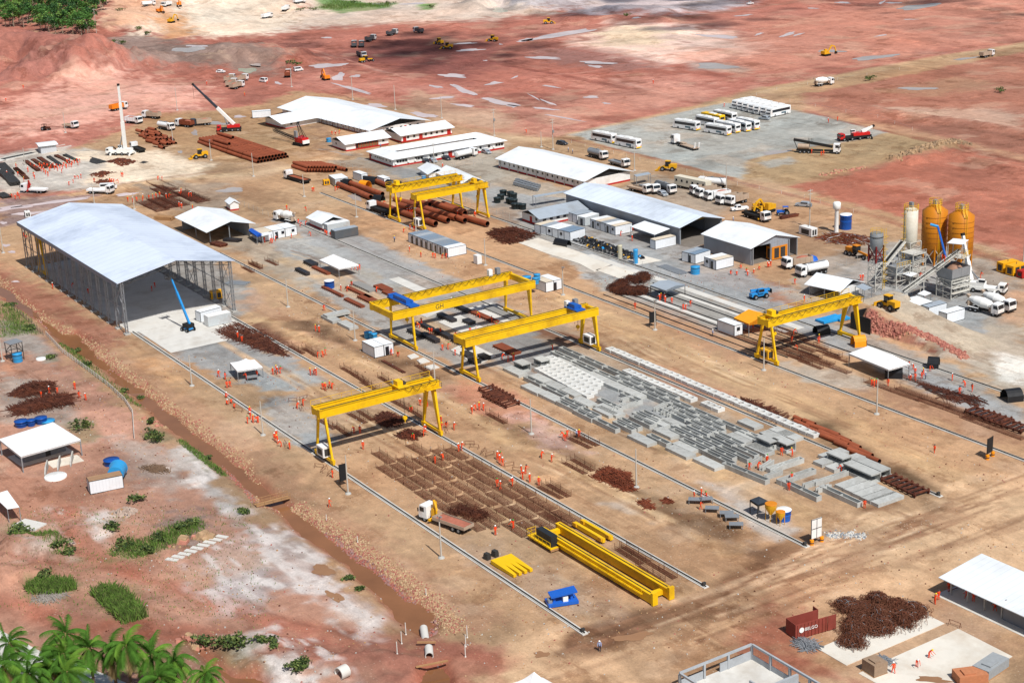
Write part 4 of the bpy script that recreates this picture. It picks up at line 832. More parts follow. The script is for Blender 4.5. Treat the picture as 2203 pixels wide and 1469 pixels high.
cabin('portable_cabin','white cabin standing alone on wet ground left of the canteen',('a1',2090,955),('a1',2100,985),('a2',88,975),roofs='w',dims=(7.5,2.5))
GEN=[('white_generator','white power generator box by the blue tower tank',('b4',320,558),('b4',408,585),('b4',432,572),WHITE,(2.2,5.0),2.4),('yellow_generator','yellow generator box at the right edge, farther of the two',('b4',1968,850),('b4',2000,884),('b4',2115,862),mat('generator_yellow',(232,168,20),.5,.05),(5.0,2.4),2.6),('yellow_generator','yellow generator box at the right edge, nearer of the two',('b4',2052,875),('b4',2085,910),('b4',2200,885),MATS.get('generator_yellow'),(5.0,2.4),2.6),('yellow_generator','yellow generator box inside the big open shed',('b1',1730,1070),('b1',1760,1108),('b1',1818,1095),MATS.get('generator_yellow'),(3.0,2),2.2),('yellow_generator','small yellow generator beside the pale grey container at the pipe line',('b2',548,140),('b2',570,156),('b2',602,150),MATS.get('generator_yellow'),(2.0,1.6),1.9),('orange_machine_crate','orange louvred machine crate on blocks beside the shorter workshop',('b4',58,755),('b4',80,778),('b4',200,750),ORAN,(5.4,2.2),3.6),('red_machine_crate','bright red steel box at the right edge beside the yellow generators',('b4',2140,905),('b4',2160,930),('b4',2230,915),REDP,(4,2),1.9),('white_generator','small white generator at the back corner of the big open shed',('b1',200,410),('b1',215,425),('b1',245,418),WHITE,(1.6,2.0),2.0)]
for nm,lb,A,B,C,m,dm,h in GEN:
 m=m or MATS['generator_yellow'];b,ang,_,_=base3(A,B,C);t=thing(nm,lb,'generator' if 'gener' in nm else 'machine',b,snap(ang))
 Wd,L=dm;MB().box(0,Wd,0,L,.2,h).build('housing',m,t);MB().box(.1,Wd-.1,.1,L-.1,0,.19).build('base_frame',DSTEEL,t)
 MB().box(Wd*.15,Wd*.45,-.03,0,.5,h-.4).box(Wd*.55,Wd*.85,-.03,0,.5,h-.4).build('grille',DSTEEL,t);MB().cone((Wd*.5,L*.5,h),(Wd*.5,L*.5,h+.5),.08,.08,8).build('exhaust',DSTEEL,t)
 MB().box(-.03,0,L*.2,L*.8,.5,h-.5).build('side_grille',DSTEEL,t)
for lb,y,x0,x1 in(('pale concrete crane rail nearest the canal, running from the big shed',122.7,-362,-176),('concrete crane rail between the rebar cages and the canal side yard, second from the canal',146.3,-362,-176.5),('concrete crane rail in front of the precast slabs, third from the canal',168.4,-415,-177.5),('concrete crane rail behind the precast slabs beside the white culvert row',200.0,-440,-178),('long concrete crane rail beyond the bare road, under the far gantry legs',223.6,-462,-120),('concrete crane rail at the foot of the batching plant ramp, farthest from the canal',248.2,-430,-120)):
 t=thing('crane_rail',lb,'crane rail',((x0+x1)/2,y,0),0,'crane rails of the yard');h=(x1-x0)/2
 MB().box(-h,h,-.5,.5,-.3,.14).build('concrete_beam',CONCL,t)
 MB().box(-h+.2,h-.2,-.09,.09,.145,.32).box(-h+.2,h-.2,-.3,-.22,.142,.16).build('steel_rail',DSTEEL,t)
 if y<210:
  for s in(1,):MB().box(h-.9,h-.5,-.3,.3,.33,.75).build('end_stop',DSTEEL,t)
def rails(b,p,q,up=1.0,n=10,r=.04):
 p,q=Vector(p),Vector(q);b.bar(p+Vector((0,0,up)),q+Vector((0,0,up)),r*1.6).bar(p+Vector((0,0,up*.5)),q+Vector((0,0,up*.5)),r)
 for i in range(n+1):c=p.lerp(q,i/n);b.bar(c,c+Vector((0,0,up)),r*1.5)
def gantry(label,xc,y0,y1,zb,hb,gap,spread,bw=.75,c0=1.2,c1=1.2,trol=.8,tcol=None,gen=None,festoon='f',hook=None,rail=True,wide=True,letter=None,boxleg=.75):
 t=thing('gantry_crane',label,'gantry crane',(xc,y0,0),0,'yellow gantry cranes over the rails');S=y1-y0;zt=zb+hb
 for s in(1,-1):
  g=MB();x=s*gap/2;g.box(x-bw/2,x+bw/2,-c0,S+c1,zb,zt);g.box(x-bw/2-.12,x+bw/2+.12,-c0,S+c1,zt+.003,zt+.09);gi=g.build('girder',YEL,t)
  MB().box(x-.06,x+.06,-c0+.3,S+c1-.3,zt+.095,zt+.22).build('trolley_rail',DSTEEL,gi)
  if letter and s==1:
   cu=bpy.data.curves.new('lettering','FONT');cu.body=letter;cu.size=1.5;cu.extrude=.01;cu.align_x='CENTER';cu.align_y='CENTER'
   ob=bpy.data.objects.new('lettering',cu);me=bpy.data.meshes.new_from_object(ob);me.materials.clear();me.materials.append(DSTEEL)
   lo=bpy.data.objects.new('lettering',me);SC.collection.objects.link(lo);lo.parent=gi;lo.location=(x+bw/2+.015,S*.22,(zb+zt)/2);lo.rotation_euler=(R_(90),0,R_(90));bpy.data.objects.remove(ob)
 for y in(-c0+.4,S+c1-.4):MB().box(-gap/2+bw/2+.01,gap/2-bw/2-.01,y-.4,y+.4,zb+.2,zt-.15).build('end_tie',YEL,t)
 for y,w in((0,.5),(S,boxleg if wide else .5)):
  sl=MB();sl.box(-spread/2-.7,spread/2+.7,y-.3,y+.3,.75,1.3);sb=sl.build('sill_beam',YEL,t)
  for s in(1,-1):
   MB().bar((s*spread/2,y,1.31),(s*(gap/2),y,zb-.01),.4,.4,0,w2=w*.8 if y==0 else .5,h2=.55 if y==0 else w*1.8).build('leg',YEL,t)
   b=MB();b.box(s*(spread/2+.1)-.6,s*(spread/2+.1)+.6,y-.22,y+.22,.35,.74)
   b.build('bogie',YEL,t)
   for k in(-.35,.35):MB().cone((s*(spread/2+.1)+k,y-.13,.55),(s*(spread/2+.1)+k,y+.13,.55),.22,None,10).build('wheel',DSTEEL,t)
 fy0,fy1=-c0+.5,S+c1-.5;sx=gap/2+bw/2+.22 if festoon=='f' else-gap/2+bw/2+.25
 yt=S*trol
 if festoon:
  b=MB();n=15;b.bar((sx,fy0,zt+.35),(sx,fy1,zt+.35),.07);ya,yb=(yt,fy1) if hook!='left' else(fy0,fy1);n=max(4,int((yb-ya)/1.9))
  for i in range(n):
   a,c=ya+(yb-ya)*i/n,ya+(yb-ya)*(i+1)/n;pts=[(sx+.05,a+(c-a)*u,zt+.3-1.0*4*u*(1-u)*(.8+.2*math.sin(i*2.1))) for u in np.linspace(0,1,7)];b.path(pts,.045,4)
  b.build('festoon_cable',mat('black_cable',(40,36,30),.6,.1),t)
 if rail:
  b=MB();rails(b,(-gap/2-bw/2-.15,-c0,zt),(-gap/2-bw/2-.15,S+c1,zt),1.0,12)
  b.build('handrail',YEL,t)
  b=MB();x0,x1=-gap/2-bw/2,gap/2+bw/2+.9;b.box(gap/2+bw/2+.02,x1,S+c1-3.4,S+c1,zb+.4,zb+.5);rails(b,(x1,S+c1-3.4,zb+.5),(x1,S+c1,zb+.5),1.1,4);rails(b,(gap/2,S+c1,zb+.5),(x1,S+c1,zb+.5),1.1,2);b.build('service_platform',YEL,t)
 m=tcol or YEL;b=MB();b.box(-gap/2-.4,gap/2+.4,yt-1.2,yt+1.2,zt+.25,zt+.55);tr=b.build('trolley',m,t)
 MB().box(-gap*.3,gap*.3,yt-.9,yt+.3,zt+.56,zt+1.5).build('hoist_housing',m,tr)
 d=MB().cone((-gap*.3,yt+.7,zt+.9),(gap*.3,yt+.7,zt+.9),.35,None,12).build('rope_drum',DSTEEL if not tcol else m,tr)
 MB().box(-gap/2-.2,-gap/2+.5,yt-1.1,yt+1.0,zt+.56,zt+1.1).build('motor',m if tcol else STEEL,tr)
 hz=zb-2.2 if not hook or hook=='left' else hook;b=MB();b.cone((-.15,yt+.7,hz),(-.15,yt+.7,zt+.5),.03,None,4).cone((.15,yt+.7,hz),(.15,yt+.7,zt+.5),.03,None,4);b.build('hoist_rope',DSTEEL,t)
 MB().cone((-.22,yt+.7,hz-.2),(.22,yt+.7,hz-.2),.42,None,14).bar((0,yt+.7,hz-.6),(0,yt+.7,hz-1.1),.14).build('hook_block',YEL,t)
 if not rail:
  for q,m_ in((.86,WHITEP),(.93,STEEL)):MB().box(-gap/2-.5,-gap/2+.5,S*q-.5,S*q+.5,zt+.1,zt+1.7).build('electric_cabinet',m_,t)
 if gen:
  side,gm_=gen;y=-.2 if side=='l' else S-.1
  gb=MB().box(-1.1,1.6,y-.9,y+.8,1.32,3.3).build('generator',gm_,t);MB().box(1.6,1.64,y-.6,y+.5,1.6,3.0).box(-.7,1.2,y-.94,y-.9,1.7,2.9).build('grille',DSTEEL,gb)
 return t
BLUEM=mat('blue_machine',(30,92,176),.4,.06,.8,dirt=(60,90,130),dirt_amt=.3)
gantry('bright yellow gantry crane over the rebar cages, nearest the canal',-260.6,122.7,146.3,9.3,1.6,2.7,6.2,trol=.72,gen=('l',WHITE),hook=4.6)
gantry('largest golden gantry crane with two wide set girders and lettering GH',-311,168.4,200,8.3,1.75,10.0,11.2,bw=.9,c0=5.2,c1=1.6,trol=.02,tcol=BLUEM,festoon='b',hook='left',letter='GH',rail=False)
gantry('golden gantry crane with a blue trolley over the precast slabs, beside the white culverts',-282,168.4,200,8.1,1.7,4.0,6.6,bw=.85,c0=2.2,c1=1.0,trol=.88,tcol=BLUEM,gen=('r',WHITE),festoon=None,rail=False)
gantry('bright yellow gantry crane in front of the batching plant with its trolley at the left',-249.5,223.6,248.2,8.6,1.6,2.7,6.0,trol=.06,gen=('l',YELG),hook='left')
gantry('far yellow gantry crane over the welded pipes, farther of the two',-413.5,223.6,245.5,8.9,1.7,2.8,5.4,trol=.08,hook='left')
gantry('far yellow gantry crane over the welded pipes, nearer of the two',-400.5,224.5,246.3,8.8,1.7,2.8,6.0,trol=.9,festoon=None,gen=('l',WHITE))
t=thing('gantry_crane','yellow crane legs seen through the far corner of the big open shed','gantry crane',(-428,122.2,0))
for x in(-3,3):MB().bar((x,0,.8),(x*.4,0,9),.5).build('leg',YEL,t)
MB().box(-3.6,3.6,-.3,.3,.4,.95).build('sill_beam',YEL,t);MB().box(-2.0,2.0,-.5,20,9.01,10.4).build('girder',YEL,t)
q0,q1,q2=P('d3',1165,825),P('d3',1312,772),P('d3',330,285)
t=thing('crane_bridge','yellow double girder crane bridge lying on the bare ground at the near rail end','crane part',(q0.x,q0.y,0),0);LB=30.3;WB=q1.y-q0.y+.6
for y in(0,WB-.8):
 g=MB().box(-LB,0,y,y+.8,.25,1.75).box(-LB,0,y-.1,y+.9,1.753,1.84).build('girder',YEL,t)
 MB().box(-LB+.5,-.6,y+.34,y+.46,1.845,1.96).build('trolley_rail',DSTEEL,g)
 MB().box(.02,.5,y-.1,y+.9,.1,2.2).build('end_plate',YEL,t)
for x in(-1.6,-LB+1.0):MB().box(x-.4,x+.4,.82,WB-.82,.4,1.2).build('end_tie',YEL,t)
b=MB();rails(b,(-LB+4,-.35,1.3),(-2,-.35,1.3),.8,11,.03);b.box(-LB+4,-2,-.45,-.02,1.2,1.28);b.build('walkway',YEL,t)
b=MB().box(-LB-1,-LB+6,-2.0,-.12,.6,.75);rails(b,(-LB-1,-2,.75),(-LB+6,-2,.75),1.1,6);rails(b,(-LB-1,-2,.75),(-LB-1,-.2,.75),1.1,2);b.build('service_platform',YEL,t)
MB().box(-LB+1.2,-LB+5.6,-1.5,-.3,.76,2.7).build('control_cabinet',mat('black_cabinet',(40,44,48),.5,.1),t)
MB().box(-LB+5.7,-LB+6.0,-1.9,-.3,.2,.6).box(-LB-.6,-LB-.2,-1.9,-.3,.05,.6).build('support_block',WOOD,t)
b0=P('d3',640,215)
for k,lb in((0,'yellow crane end carriage lying beside the bridge, nearer the bridge'),(1,'yellow crane end carriage lying beside the bridge, nearer the rail')):
 t=thing('crane_end_carriage',lb,'crane part',(-203.2,143.0+k*1.6,0));MB().box(-4.2,4.2,-.3,.3,.25,1.0).build('beam',YEL,t)
 for x in(-3.6,3.6):MB().cone((x,-.2,.3),(x,.2,.3),.3,None,12).build('wheel',DSTEEL,t);MB().box(x-.5,x+.5,-.55,-.32,.5,1.1).build('drive_motor',YELG,t)
for k in range(4):
 t=tag(MB().bar((-3.2,0,.45),(3.2,0,.35),1.25,.7,0,.55,.5).build('tapered_girder',YEL,None,(-201,124.6+k*.98,0),R_(-1+k*1.2)),'tapered yellow crane leg lying by the near rail, %s from the rail'%ORD[k],'crane part','yellow crane legs laid side by side')
for k in range(2):tag(MB().box(-.5,.5,-.4,.4,0,.8).box(-.45,.45,-.35,.35,.803,1.1).build('bogie_block',DSTEEL,None,(-206.2-k*.1,124.6+k*1.6,0),.2),'dark steel bogie block beside the yellow crane legs, %s'%('nearer the rail','farther from the rail')[k],'crane part')
POLE=mat('concrete_pole',(186,180,170),.8,.08,1)
def pole(t_,x,y,h,label,arm='none',box=False):
 t=thing('lamp_pole' if arm!='power' else 'power_pole',label,'pole',PG(t_,x,y),0,'concrete poles of the site')
 MB().cone((0,0,0),(0,0,h),.17,.10,8).build('shaft',POLE,t)
 MB().lathe([(.6,0),(.5,.2),(.25,.3)],8).build('base',CONC,t)
 if arm=='lamp':MB().box(-.5,.5,-.06,.06,h-.25,h-.15).build('cross_arm',STEEL,t);MB().box(.35,.8,-.14,.14,h-.12,h+.05).build('floodlight',STEEL,t)
 if arm in('cross','power'):MB().box(-.08,.08,-1.0,1.0,h-.5,h-.36).build('cross_arm',POLE,t)
 if arm=='power':
  MB().box(-.08,.08,-.8,.8,h-1.5,h-1.38).build('cross_arm',POLE,t)
  MB().cone((.4,0,h*.55),(.4,0,h*.55+.9),.35,None,10).build('transformer',STEEL,t)
 return t
for a in(('c1',1597,425,7.0,'lamp pole on the canal side of the near rail, below the rebar yard','none'),('c2',62,835,7.2,'lamp pole beside the near rail left of the crouching orange workers','none'),('c2',770,1322,7.5,'lamp pole standing beside the black board at the near rail','none'),('d2',1545,428,7.6,'lamp pole in front of the near rail below the yellow crane truck','lamp'),('b2',270,1162,7.3,'lamp pole left of the grey slab stack on the tan ground','none'),('b2',828,1440,7.3,'lamp pole just left of the pair of cabins with blue tanks','none'),('c2',1492,405,7.3,'lamp pole between the two large cranes feet on the near side','none'),('c3',168,825,7.3,'lamp pole beside the rail left of the row of trough beams','none'),('c3',1040,1268,7.4,'lamp pole at the heap of rusty frames','none'),('b3',431,1062,7.3,'lamp pole on the tan road near the cabins at the large crane foot','lamp'),('b3',1195,1352,7.3,'lamp pole with a black board behind it on the tan road','lamp'),('c4',12,295,7.2,'lamp pole touching the left foot of the batching side crane','none'),('c4',951,660,7.4,'lamp pole in front of the long two peaked tent','none'),('b2',405,245,7.2,'lamp pole on the rail in front of the pipe truck','none'),('b2',840,415,7.2,'lamp pole on the rail between the pipe truck and the white hut','none'),('b2',1335,540,7.3,'lamp pole on the rail beside the row of grey roofed cabins','lamp'),('b2',1912,815,7.3,'lamp pole beside the white portable toilet','none'),('a1',545,1105,8,'lamp pole beside the white pick up truck on the red ground','none'),('a1',1475,920,9.5,'lamp pole on red ground beyond the dump trucks','none'),('a1',1440,1190,6.5,'lamp pole among the loose rusty pipes','none'),('a1',1757,1335,7.4,'lamp pole between the yellow loader and the pipe stack','lamp'),('a1',2110,1469,8,'lamp pole at the near end of the long pipe stack','none'),('a1',210,1380,6.5,'lamp pole in the store yard below the weighbridge','none'),('a2',300,725,9,'lamp pole beside the small red dump truck near the orange excavator','lamp'),('a2',808,830,10,'lamp pole behind the left part of the canteen roof','cross'),('a2',1162,915,10,'lamp pole behind the middle of the canteen roof','none'),('a2',1548,985,8.5,'lamp pole behind the right end of the canteen','none'),('a2',1985,1130,10,'power pole with transformer at the end of the office block','power'),('a2',1485,1380,8,'lamp pole in front of the office block among the cars','cross'),('a3',348,1245,11,'power pole with cross arm behind the long white warehouse','power'),('a3',250,1225,5.5,'short pole behind the long white warehouse','none'),('a3',1025,1420,9.5,'lamp pole beside the second of the two parked coaches','none'),('b3',1788,190,9.5,'lamp pole beside the red tank among the white trucks','none'),('b4',393,500,11,'power pole with a blue transformer near the white generator','power'),('b1',785,305,7,'lamp pole behind the ridge of the big shed','cross'),('b1',1118,350,5,'short lamp pole behind the right slope of the big shed','none'),('b1',28,712,8,'lamp pole at the left edge behind the canal bank','none'),('a1',795,215,14,'tall pole with a cross arm at the corner of the forest','cross'),('b4',2170,800,9,'lamp pole beside the yellow generators at the right edge','lamp'),('c1',22,220,9,'leaning white pole beside the tank stand at the left edge','none')):pole(*a)
def board(label,t0,p0,p1,h,m,drums=False,z0=1.0):
 a,b=P(t0,*p0),P(t0,*p1);d=b-a;t=thing('notice_board',label,'board',(a+b)/2,math.atan2(d.y,d.x));L=d.length/2
 MB().box(-L,L,-.04,.04,z0,h).build('panel',m,t)
 for s in(-1,1):MB().box(s*L-.05,s*L+.05,.045,.13,0,h).build('post',DSTEEL,t)
 if drums:
  for s in(-1,1):
   d_=MB().cone((s*L,-.1,0),(s*L,-.1,.9),.34,None,14).build('drum',mat('drum_orange',(240,150,20),.5,.05),t);MB().cone((s*L,-.1,.3),(s*L,-.1,.5),.352,None,14).build('stripe',DSTEEL,d_)
 if m is WHITE:
  f=MB().box(-L,L,-.075,-.045,(z0+h)/2-.05,(z0+h)/2+.05).box(-.05,.05,-.08,-.076,z0,h).box(-L,L,-.075,-.045,h-.08,h).build('frame',DSTEEL,t)
BB=mat('black_board',(30,32,35),.6,.08)
board('black board on posts beside the near rail below the first gantry crane','c2',(706,1262),(765,1246),4.3,BB);board('black board on posts in front of the rail behind the tan road','b3',(1152,1330),(1206,1318),3.6,BB);board('black board on two yellow drums at the far rail near the right edge','c4',(1868,1035),(1912,1008),4.0,BB,True);board('white panelled board on two orange drums at the near rail end','d4',(408,318),(490,290),4.4,WHITE,True)
SILO=mat('orange_silo_paint',(196,122,26),.45,.07,.25,dirt=(170,110,44),dirt_amt=.45)
GREYS=mat('grey_silo_paint',(120,126,130),.5,.07,.5,dirt=(150,140,130))
CREAMS=mat('cream_silo_paint',(214,208,192),.55,.07,.4,dirt=(170,150,120),dirt_amt=.5)
FR=mat('cream_frame_steel',(196,194,186),.6,.1,.8,dirt=(150,130,110),dirt_amt=.4)
def big_silo(label,x,y,r,zc,z0,z1,z2):
 t=thing('cement_silo',label,'silo',(x,y,0),0,'orange cement silos')
 s=MB().lathe([(.3,zc),(r,z0),(r,z1),(r*.32,z2),(0.01,z2+.05)],32).build('silo_body',SILO,t)
 for k in range(1,7):
  z=z0+(z1-z0)*k/7;MB().lathe([(r+.01,z),(r+.06,z+.01),(r+.06,z+.07),(r+.01,z+.08)],32).build('band',mat('silo_seam',(150,92,30),.5,.1),s)
 for k in range(6):
  a=k*math.pi/3+.3;px,py=r*.97*math.cos(a),r*.97*math.sin(a);MB().bar((px,py,0),(px,py,z0+.6),.35).build('leg',SILO,t)
 b=MB()
 for k in range(6):
  a,c=k*math.pi/3+.3,(k+1)*math.pi/3+.3
  p,q=(r*.97*math.cos(a),r*.97*math.sin(a)),(r*.97*math.cos(c),r*.97*math.sin(c));b.bar((*p,.2),(*q,z0-.2),.14).bar((*q,.2),(*p,z0-.2),.14)
 b.build('bracing',FR,t)
 b=MB();n=12
 for k in range(n):
  a,c=2*math.pi*k/n,2*math.pi*(k+1)/n;rr=r*.5;p=(rr*math.cos(a),rr*math.sin(a));q=(rr*math.cos(c),rr*math.sin(c));zz=z2+.3
  b.bar((*p,zz-.8),(*p,zz+1.1),.07)
  for u in(0,.55,1.1):b.bar((*p,zz+u),(*q,zz+u),.07 if u else .12)
 b.build('roof_railing',YEL,t)
 b=MB();a0=-.5;p=Vector((r*.55*math.cos(a0),r*.55*math.sin(a0),z2+.3));q=Vector(((r+.1)*math.cos(a0),(r+.1)*math.sin(a0),z1+.1))
 for s_ in(-.4,.4):o=Vector((-math.sin(a0)*s_,math.cos(a0)*s_,0));b.bar(p+o,q+o,.1).bar(p+o+Vector((0,0,1)),q+o+Vector((0,0,1)),.06)
 for k in range(8):c=p.lerp(q,k/7);o=Vector((-math.sin(a0)*.4,math.cos(a0)*.4,0));b.bar(c-o,c+o,.08)
 for s_ in(-.25,.25):b.bar((q.x+.25,q.y+s_,1),(q.x+.25,q.y+s_,z1+1),.06)
 b.build('stair',YEL,t);MB().box(-.45,.45,-.45,.45,z2+.1,z2+1.2).build('filter',STEEL,t)
big_silo('left of the two big orange cement silos, with the filter box on top',-279.8,307.1,3.2,1.2,4.8,14.0,15.6)
big_silo('right of the two big orange cement silos, next to the raised crane boom',-272.6,308.8,3.2,1.4,4.5,13.8,15.4)
def frame_tower(b,x0,x1,y0,y1,z1,n,r=.18,br=.09):
 for x in(x0,x1):
  for y in(y0,y1):b.bar((x,y,0),(x,y,z1),r)
 for k in range(n):
  za,zb_=z1*k/n,z1*(k+1)/n;c=[(x0,y0),(x1,y0),(x1,y1),(x0,y1)]
  for i in range(4):
   p,q=c[i],c[(i+1)%4];b.bar((*p,zb_-.05),(*q,zb_-.05),r*.8)
   b.bar((*p,za),(*q,zb_),br) if(i+k)%2 else b.bar((*q,za),(*p,zb_),br)
 return b
t=thing('cement_silo','slim cream cement silo on a white frame with a yellow caged top','silo',(-279.0,297.6,0))
MB().lathe([(.3,5.4),(1.75,7.6),(1.75,16.0),(.6,16.6),(.01,16.65)],24).build('silo_body',CREAMS,t)
frame_tower(MB(),-1.9,1.9,-1.9,1.9,8.0,4).build('frame',FR,t)
b=MB()
for k in range(10):
 a,c=2*math.pi*k/10,2*math.pi*(k+1)/10
 for u in(16.2,16.8,17.3):b.bar((1.8*math.cos(a),1.8*math.sin(a),u),(1.8*math.cos(c),1.8*math.sin(c),u),.07)
 b.bar((1.8*math.cos(a),1.8*math.sin(a),16),(1.8*math.cos(a),1.8*math.sin(a),17.3),.07)
b.build('roof_railing',YEL,t)
b=MB()
for y in(-.35,.35):b.bar((-.3,-2.1+y*0,1),(-.3,-2.1,16.8),.05);b.bar((y,-2.2,.5),(y,-2.2,16.8),.06)
for k in range(26):b.bar((-.35,-2.2,.8+k*.62),(.35,-2.2,.8+k*.62),.05)
for k in range(9):
 z=2.5+k*1.6;b.bar((-.5,-2.2,z),(-.5,-2.9,z),.05).bar((-.5,-2.9,z),(.5,-2.9,z),.05).bar((.5,-2.9,z),(.5,-2.2,z),.05)
b.build('caged_ladder',YEL,t);MB().box(-.5,.5,-.4,.4,16.66,17.9).build('filter',STEEL,t)
t=thing('batching_tower','slender lattice tower with red upper legs carrying a small grey silo','silo',(-272.7,279.3,0))
MB().lathe([(.25,9.0),(1.55,11.0),(1.6,14.3),(1.3,14.5),(.01,14.6)],22).build('silo_body',GREYS,t)
MB().lathe([(1.6,13.4),(1.66,13.45),(1.66,13.6),(1.6,13.65)],22).build('band',DSTEEL,t)
frame_tower(MB(),-1.25,1.25,-1.25,1.25,7.2,4).build('lower_frame',FR,t)
b=MB()
for x in(-1.25,1.25):
 for y in(-1.25,1.25):b.bar((x,y,7.21),(x,y,11.4),.3)
for i in range(4):
 c=[(-1.25,-1.25),(1.25,-1.25),(1.25,1.25),(-1.25,1.25)];p,q=c[i],c[(i+1)%4];b.bar((*p,7.3),(*q,11),.12).bar((*q,7.3),(*p,11),.12).bar((*p,9),(*q,9),.14)
b.build('red_frame',mat('dark_red_steel',(120,34,32),.6,.12),t)
b=MB()
for y in(-.3,.3):b.bar((1.5,1.4+y,.3),(1.5,1.4+y,15.6),.06)
for k in range(22):b.bar((1.5,1.1,.8+k*.66),(1.5,1.7,.8+k*.66),.05)
for k in range(8):z=2.5+k*1.6;b.bar((1.5,1.0,z),(2.2,1.0,z),.05).bar((2.2,1.0,z),(2.2,1.8,z),.05).bar((2.2,1.8,z),(1.5,1.8,z),.05)
for k in range(8):
 a,c=2*math.pi*k/8,2*math.pi*(k+1)/8
 for u in(14.9,15.4):b.bar((1.5*math.cos(a),1.5*math.sin(a),u),(1.5*math.cos(c),1.5*math.sin(c),u),.05)
 b.bar((1.5*math.cos(a),1.5*math.sin(a),14.4),(1.5*math.cos(a),1.5*math.sin(a),15.4),.05)
b.build('caged_ladder',YEL,t)
def conveyor(label,p,q,w=1.1,supports=()):
 p,q=Vector(p),Vector(q);d=(q-p);rz=math.atan2(d.y,d.x);L=math.hypot(d.x,d.y);t=thing('conveyor_belt',label,'conveyor',(p.x,p.y,0),rz);z0,z1=p.z,q.z;f=lambda x:z0+(z1-z0)*x/L
 MB().bar((0,0,z0+.06),(L,0,z1+.06),w*.6,.06).build('belt',BLK,t)
 b=MB();n=int(L/1.2)
 for y in(-w/2,w/2):
  b.bar((0,y,z0),(L,y,z1),.2,.4).bar((0,y,z0-.7),(L,y,z1-.7),.1,.14)
  for k in range(n+1):
   x=L*k/n;b.bar((x,y,f(x)),(x,y,f(x)-.7),.06)
   if k<n:b.bar((x,y,f(x)-.7),(x+L/n,y,f(x+L/n)),.05)
 b.build('truss',FR,t)
 b=MB();rails(b,(0,-w/2-.4,z0+.1),(L,-w/2-.4,z1+.1),.9,n,.03);b.bar((0,-w/2-.25,z0),(L,-w/2-.25,z1),.4,.06);b.build('walkway',FR,t)
 for s in supports:
  x=L*s
  for y in(-w/2,w/2):MB().bar((x,y*1.6,0),(x,y,f(x)-.8),.16).build('support_leg',FR,t)
 return t
conveyor('long inclined conveyor belt with a small roof at its head beside the right orange silo',(-262.5,278.2,2.2),(-257.6,291.6,11.0),1.3,(.35,.7))
t=thing('conveyor_head_house','small roofed platform with orange workers at the head of the long conveyor','platform',(-257.8,291.2,9.6),.3)
MB().slab([(-2,-1.6,3.3),(2,-1.6,3.5),(2,1.6,3.9),(-2,1.6,3.7)],.08).build('roof',ROOFW,t);MB().box(-1.8,2.2,-1.6,2.2,-.12,0).build('deck',FR,t);b=MB();rails(b,(2.2,-1.6,0),(2.2,2.2,0),1.1,4);rails(b,(-1.8,2.2,0),(2.2,2.2,0),1.1,4);b.build('railing',YEL,t)
for x,y in((-1.8,-1.4),(1.8,-1.4),(1.8,1.4),(-1.8,1.4)):MB().box(x-.06,x+.06,y-.06,y+.06,0,3.4).build('post',FR,t)
conveyor('shorter inclined conveyor between the grey tower and the cream silo',(-274.0,281.8,4.3),(-279.0,294.8,8.2),1.3,(.3,.75))
t=thing('aggregate_hopper','large grey aggregate bins on a white steel frame below the orange silos','hopper',(-258.0,290.4,0))
frame_tower(MB(),-2.2,2.4,-3.2,2.9,4.6,3,.22,.1).build('frame',FR,t)
b=MB()
for k in range(2):
 y0,y1=-3.3+3.1*k,-.25+3.15*k;b.add([(-2.4,y0,7.4),(2.6,y0,7.4),(2.6,y1,7.4),(-2.4,y1,7.4),(-.5,y0+.9,2.6),(.7,y0+.9,2.6),(.7,y1-.9,2.6),(-.5,y1-.9,2.6),(-2.4,y0,5.2),(2.6,y0,5.2),(2.6,y1,5.2),(-2.4,y1,5.2)],[(0,1,9,8),(1,2,10,9),(2,3,11,10),(3,0,8,11),(8,9,5,4),(9,10,6,5),(10,11,7,6),(11,8,4,7)]).build('bin',STEEL,t);b=MB()
MB().lathe([(2.0,6.5),(1.3,7.3),(.5,7.9),(.01,8.0)],14,0,(.1,.4)).build('aggregate',mat('aggregate_heap',(150,116,96),.9,.2),t)
b=MB()
for k in range(3):z=1.4+1.3*k;rails(b,(2.5,-3.2,z),(2.5,2.9,z),.8,6,.03);b.box(2.42,3.0,-3.2,2.9,z-.08,z)
b.build('catwalk',FR,t)
t=thing('mixer_platform','dense white steel frame with platforms below the slim cream silo','platform',(-272.5,288.8,0))
frame_tower(MB(),-2.4,2.4,-5.0,-.4,5.4,3,.2).build('frame',FR,t);frame_tower(MB(),-2,2,1.0,5.4,7.4,4,.2).build('frame',FR,t)
for k,z in enumerate((2.6,5.0,7.2)):b=MB().box(-2.2,2.2,1.0,5.4,z,z+.1);rails(b,(2.2,1,z),(2.2,5.4,z),1,4);b.build('deck',FR,t)
MB().cone((0,3.2,5.2),(0,3.2,7.0),.9,1.1,14).build('mixer_drum',STEEL,t);MB().box(-1.6,1.2,-4,-1.4,2.7,4.9).build('weigh_hopper',STEEL,t);MB().bar((-1,-1,4.8),(1.6,4.2,6.4),.9,.7).build('chute',STEEL,t)
b=MB();rails(b,(2.5,-5,5.4),(2.5,-.4,5.4),1,5);b.build('railing',YEL,t)
t=thing('blue_screw_conveyor','blue tube conveyor leaning from the left orange silo down to the hopper','conveyor',(0,0,0))
a_,c_=Vector((-273.0,300.8,12.2)),Vector((-263.5,293.6,7.6));MB().cone(a_,c_,.28,None,10).build('tube',BLUEM,t);MB().cone(a_+Vector((-1.4,-1.2,.5)),a_+Vector((.1,0,0)),.34,None,10).build('drive',CYANT,t);t.location=(0,0,0)
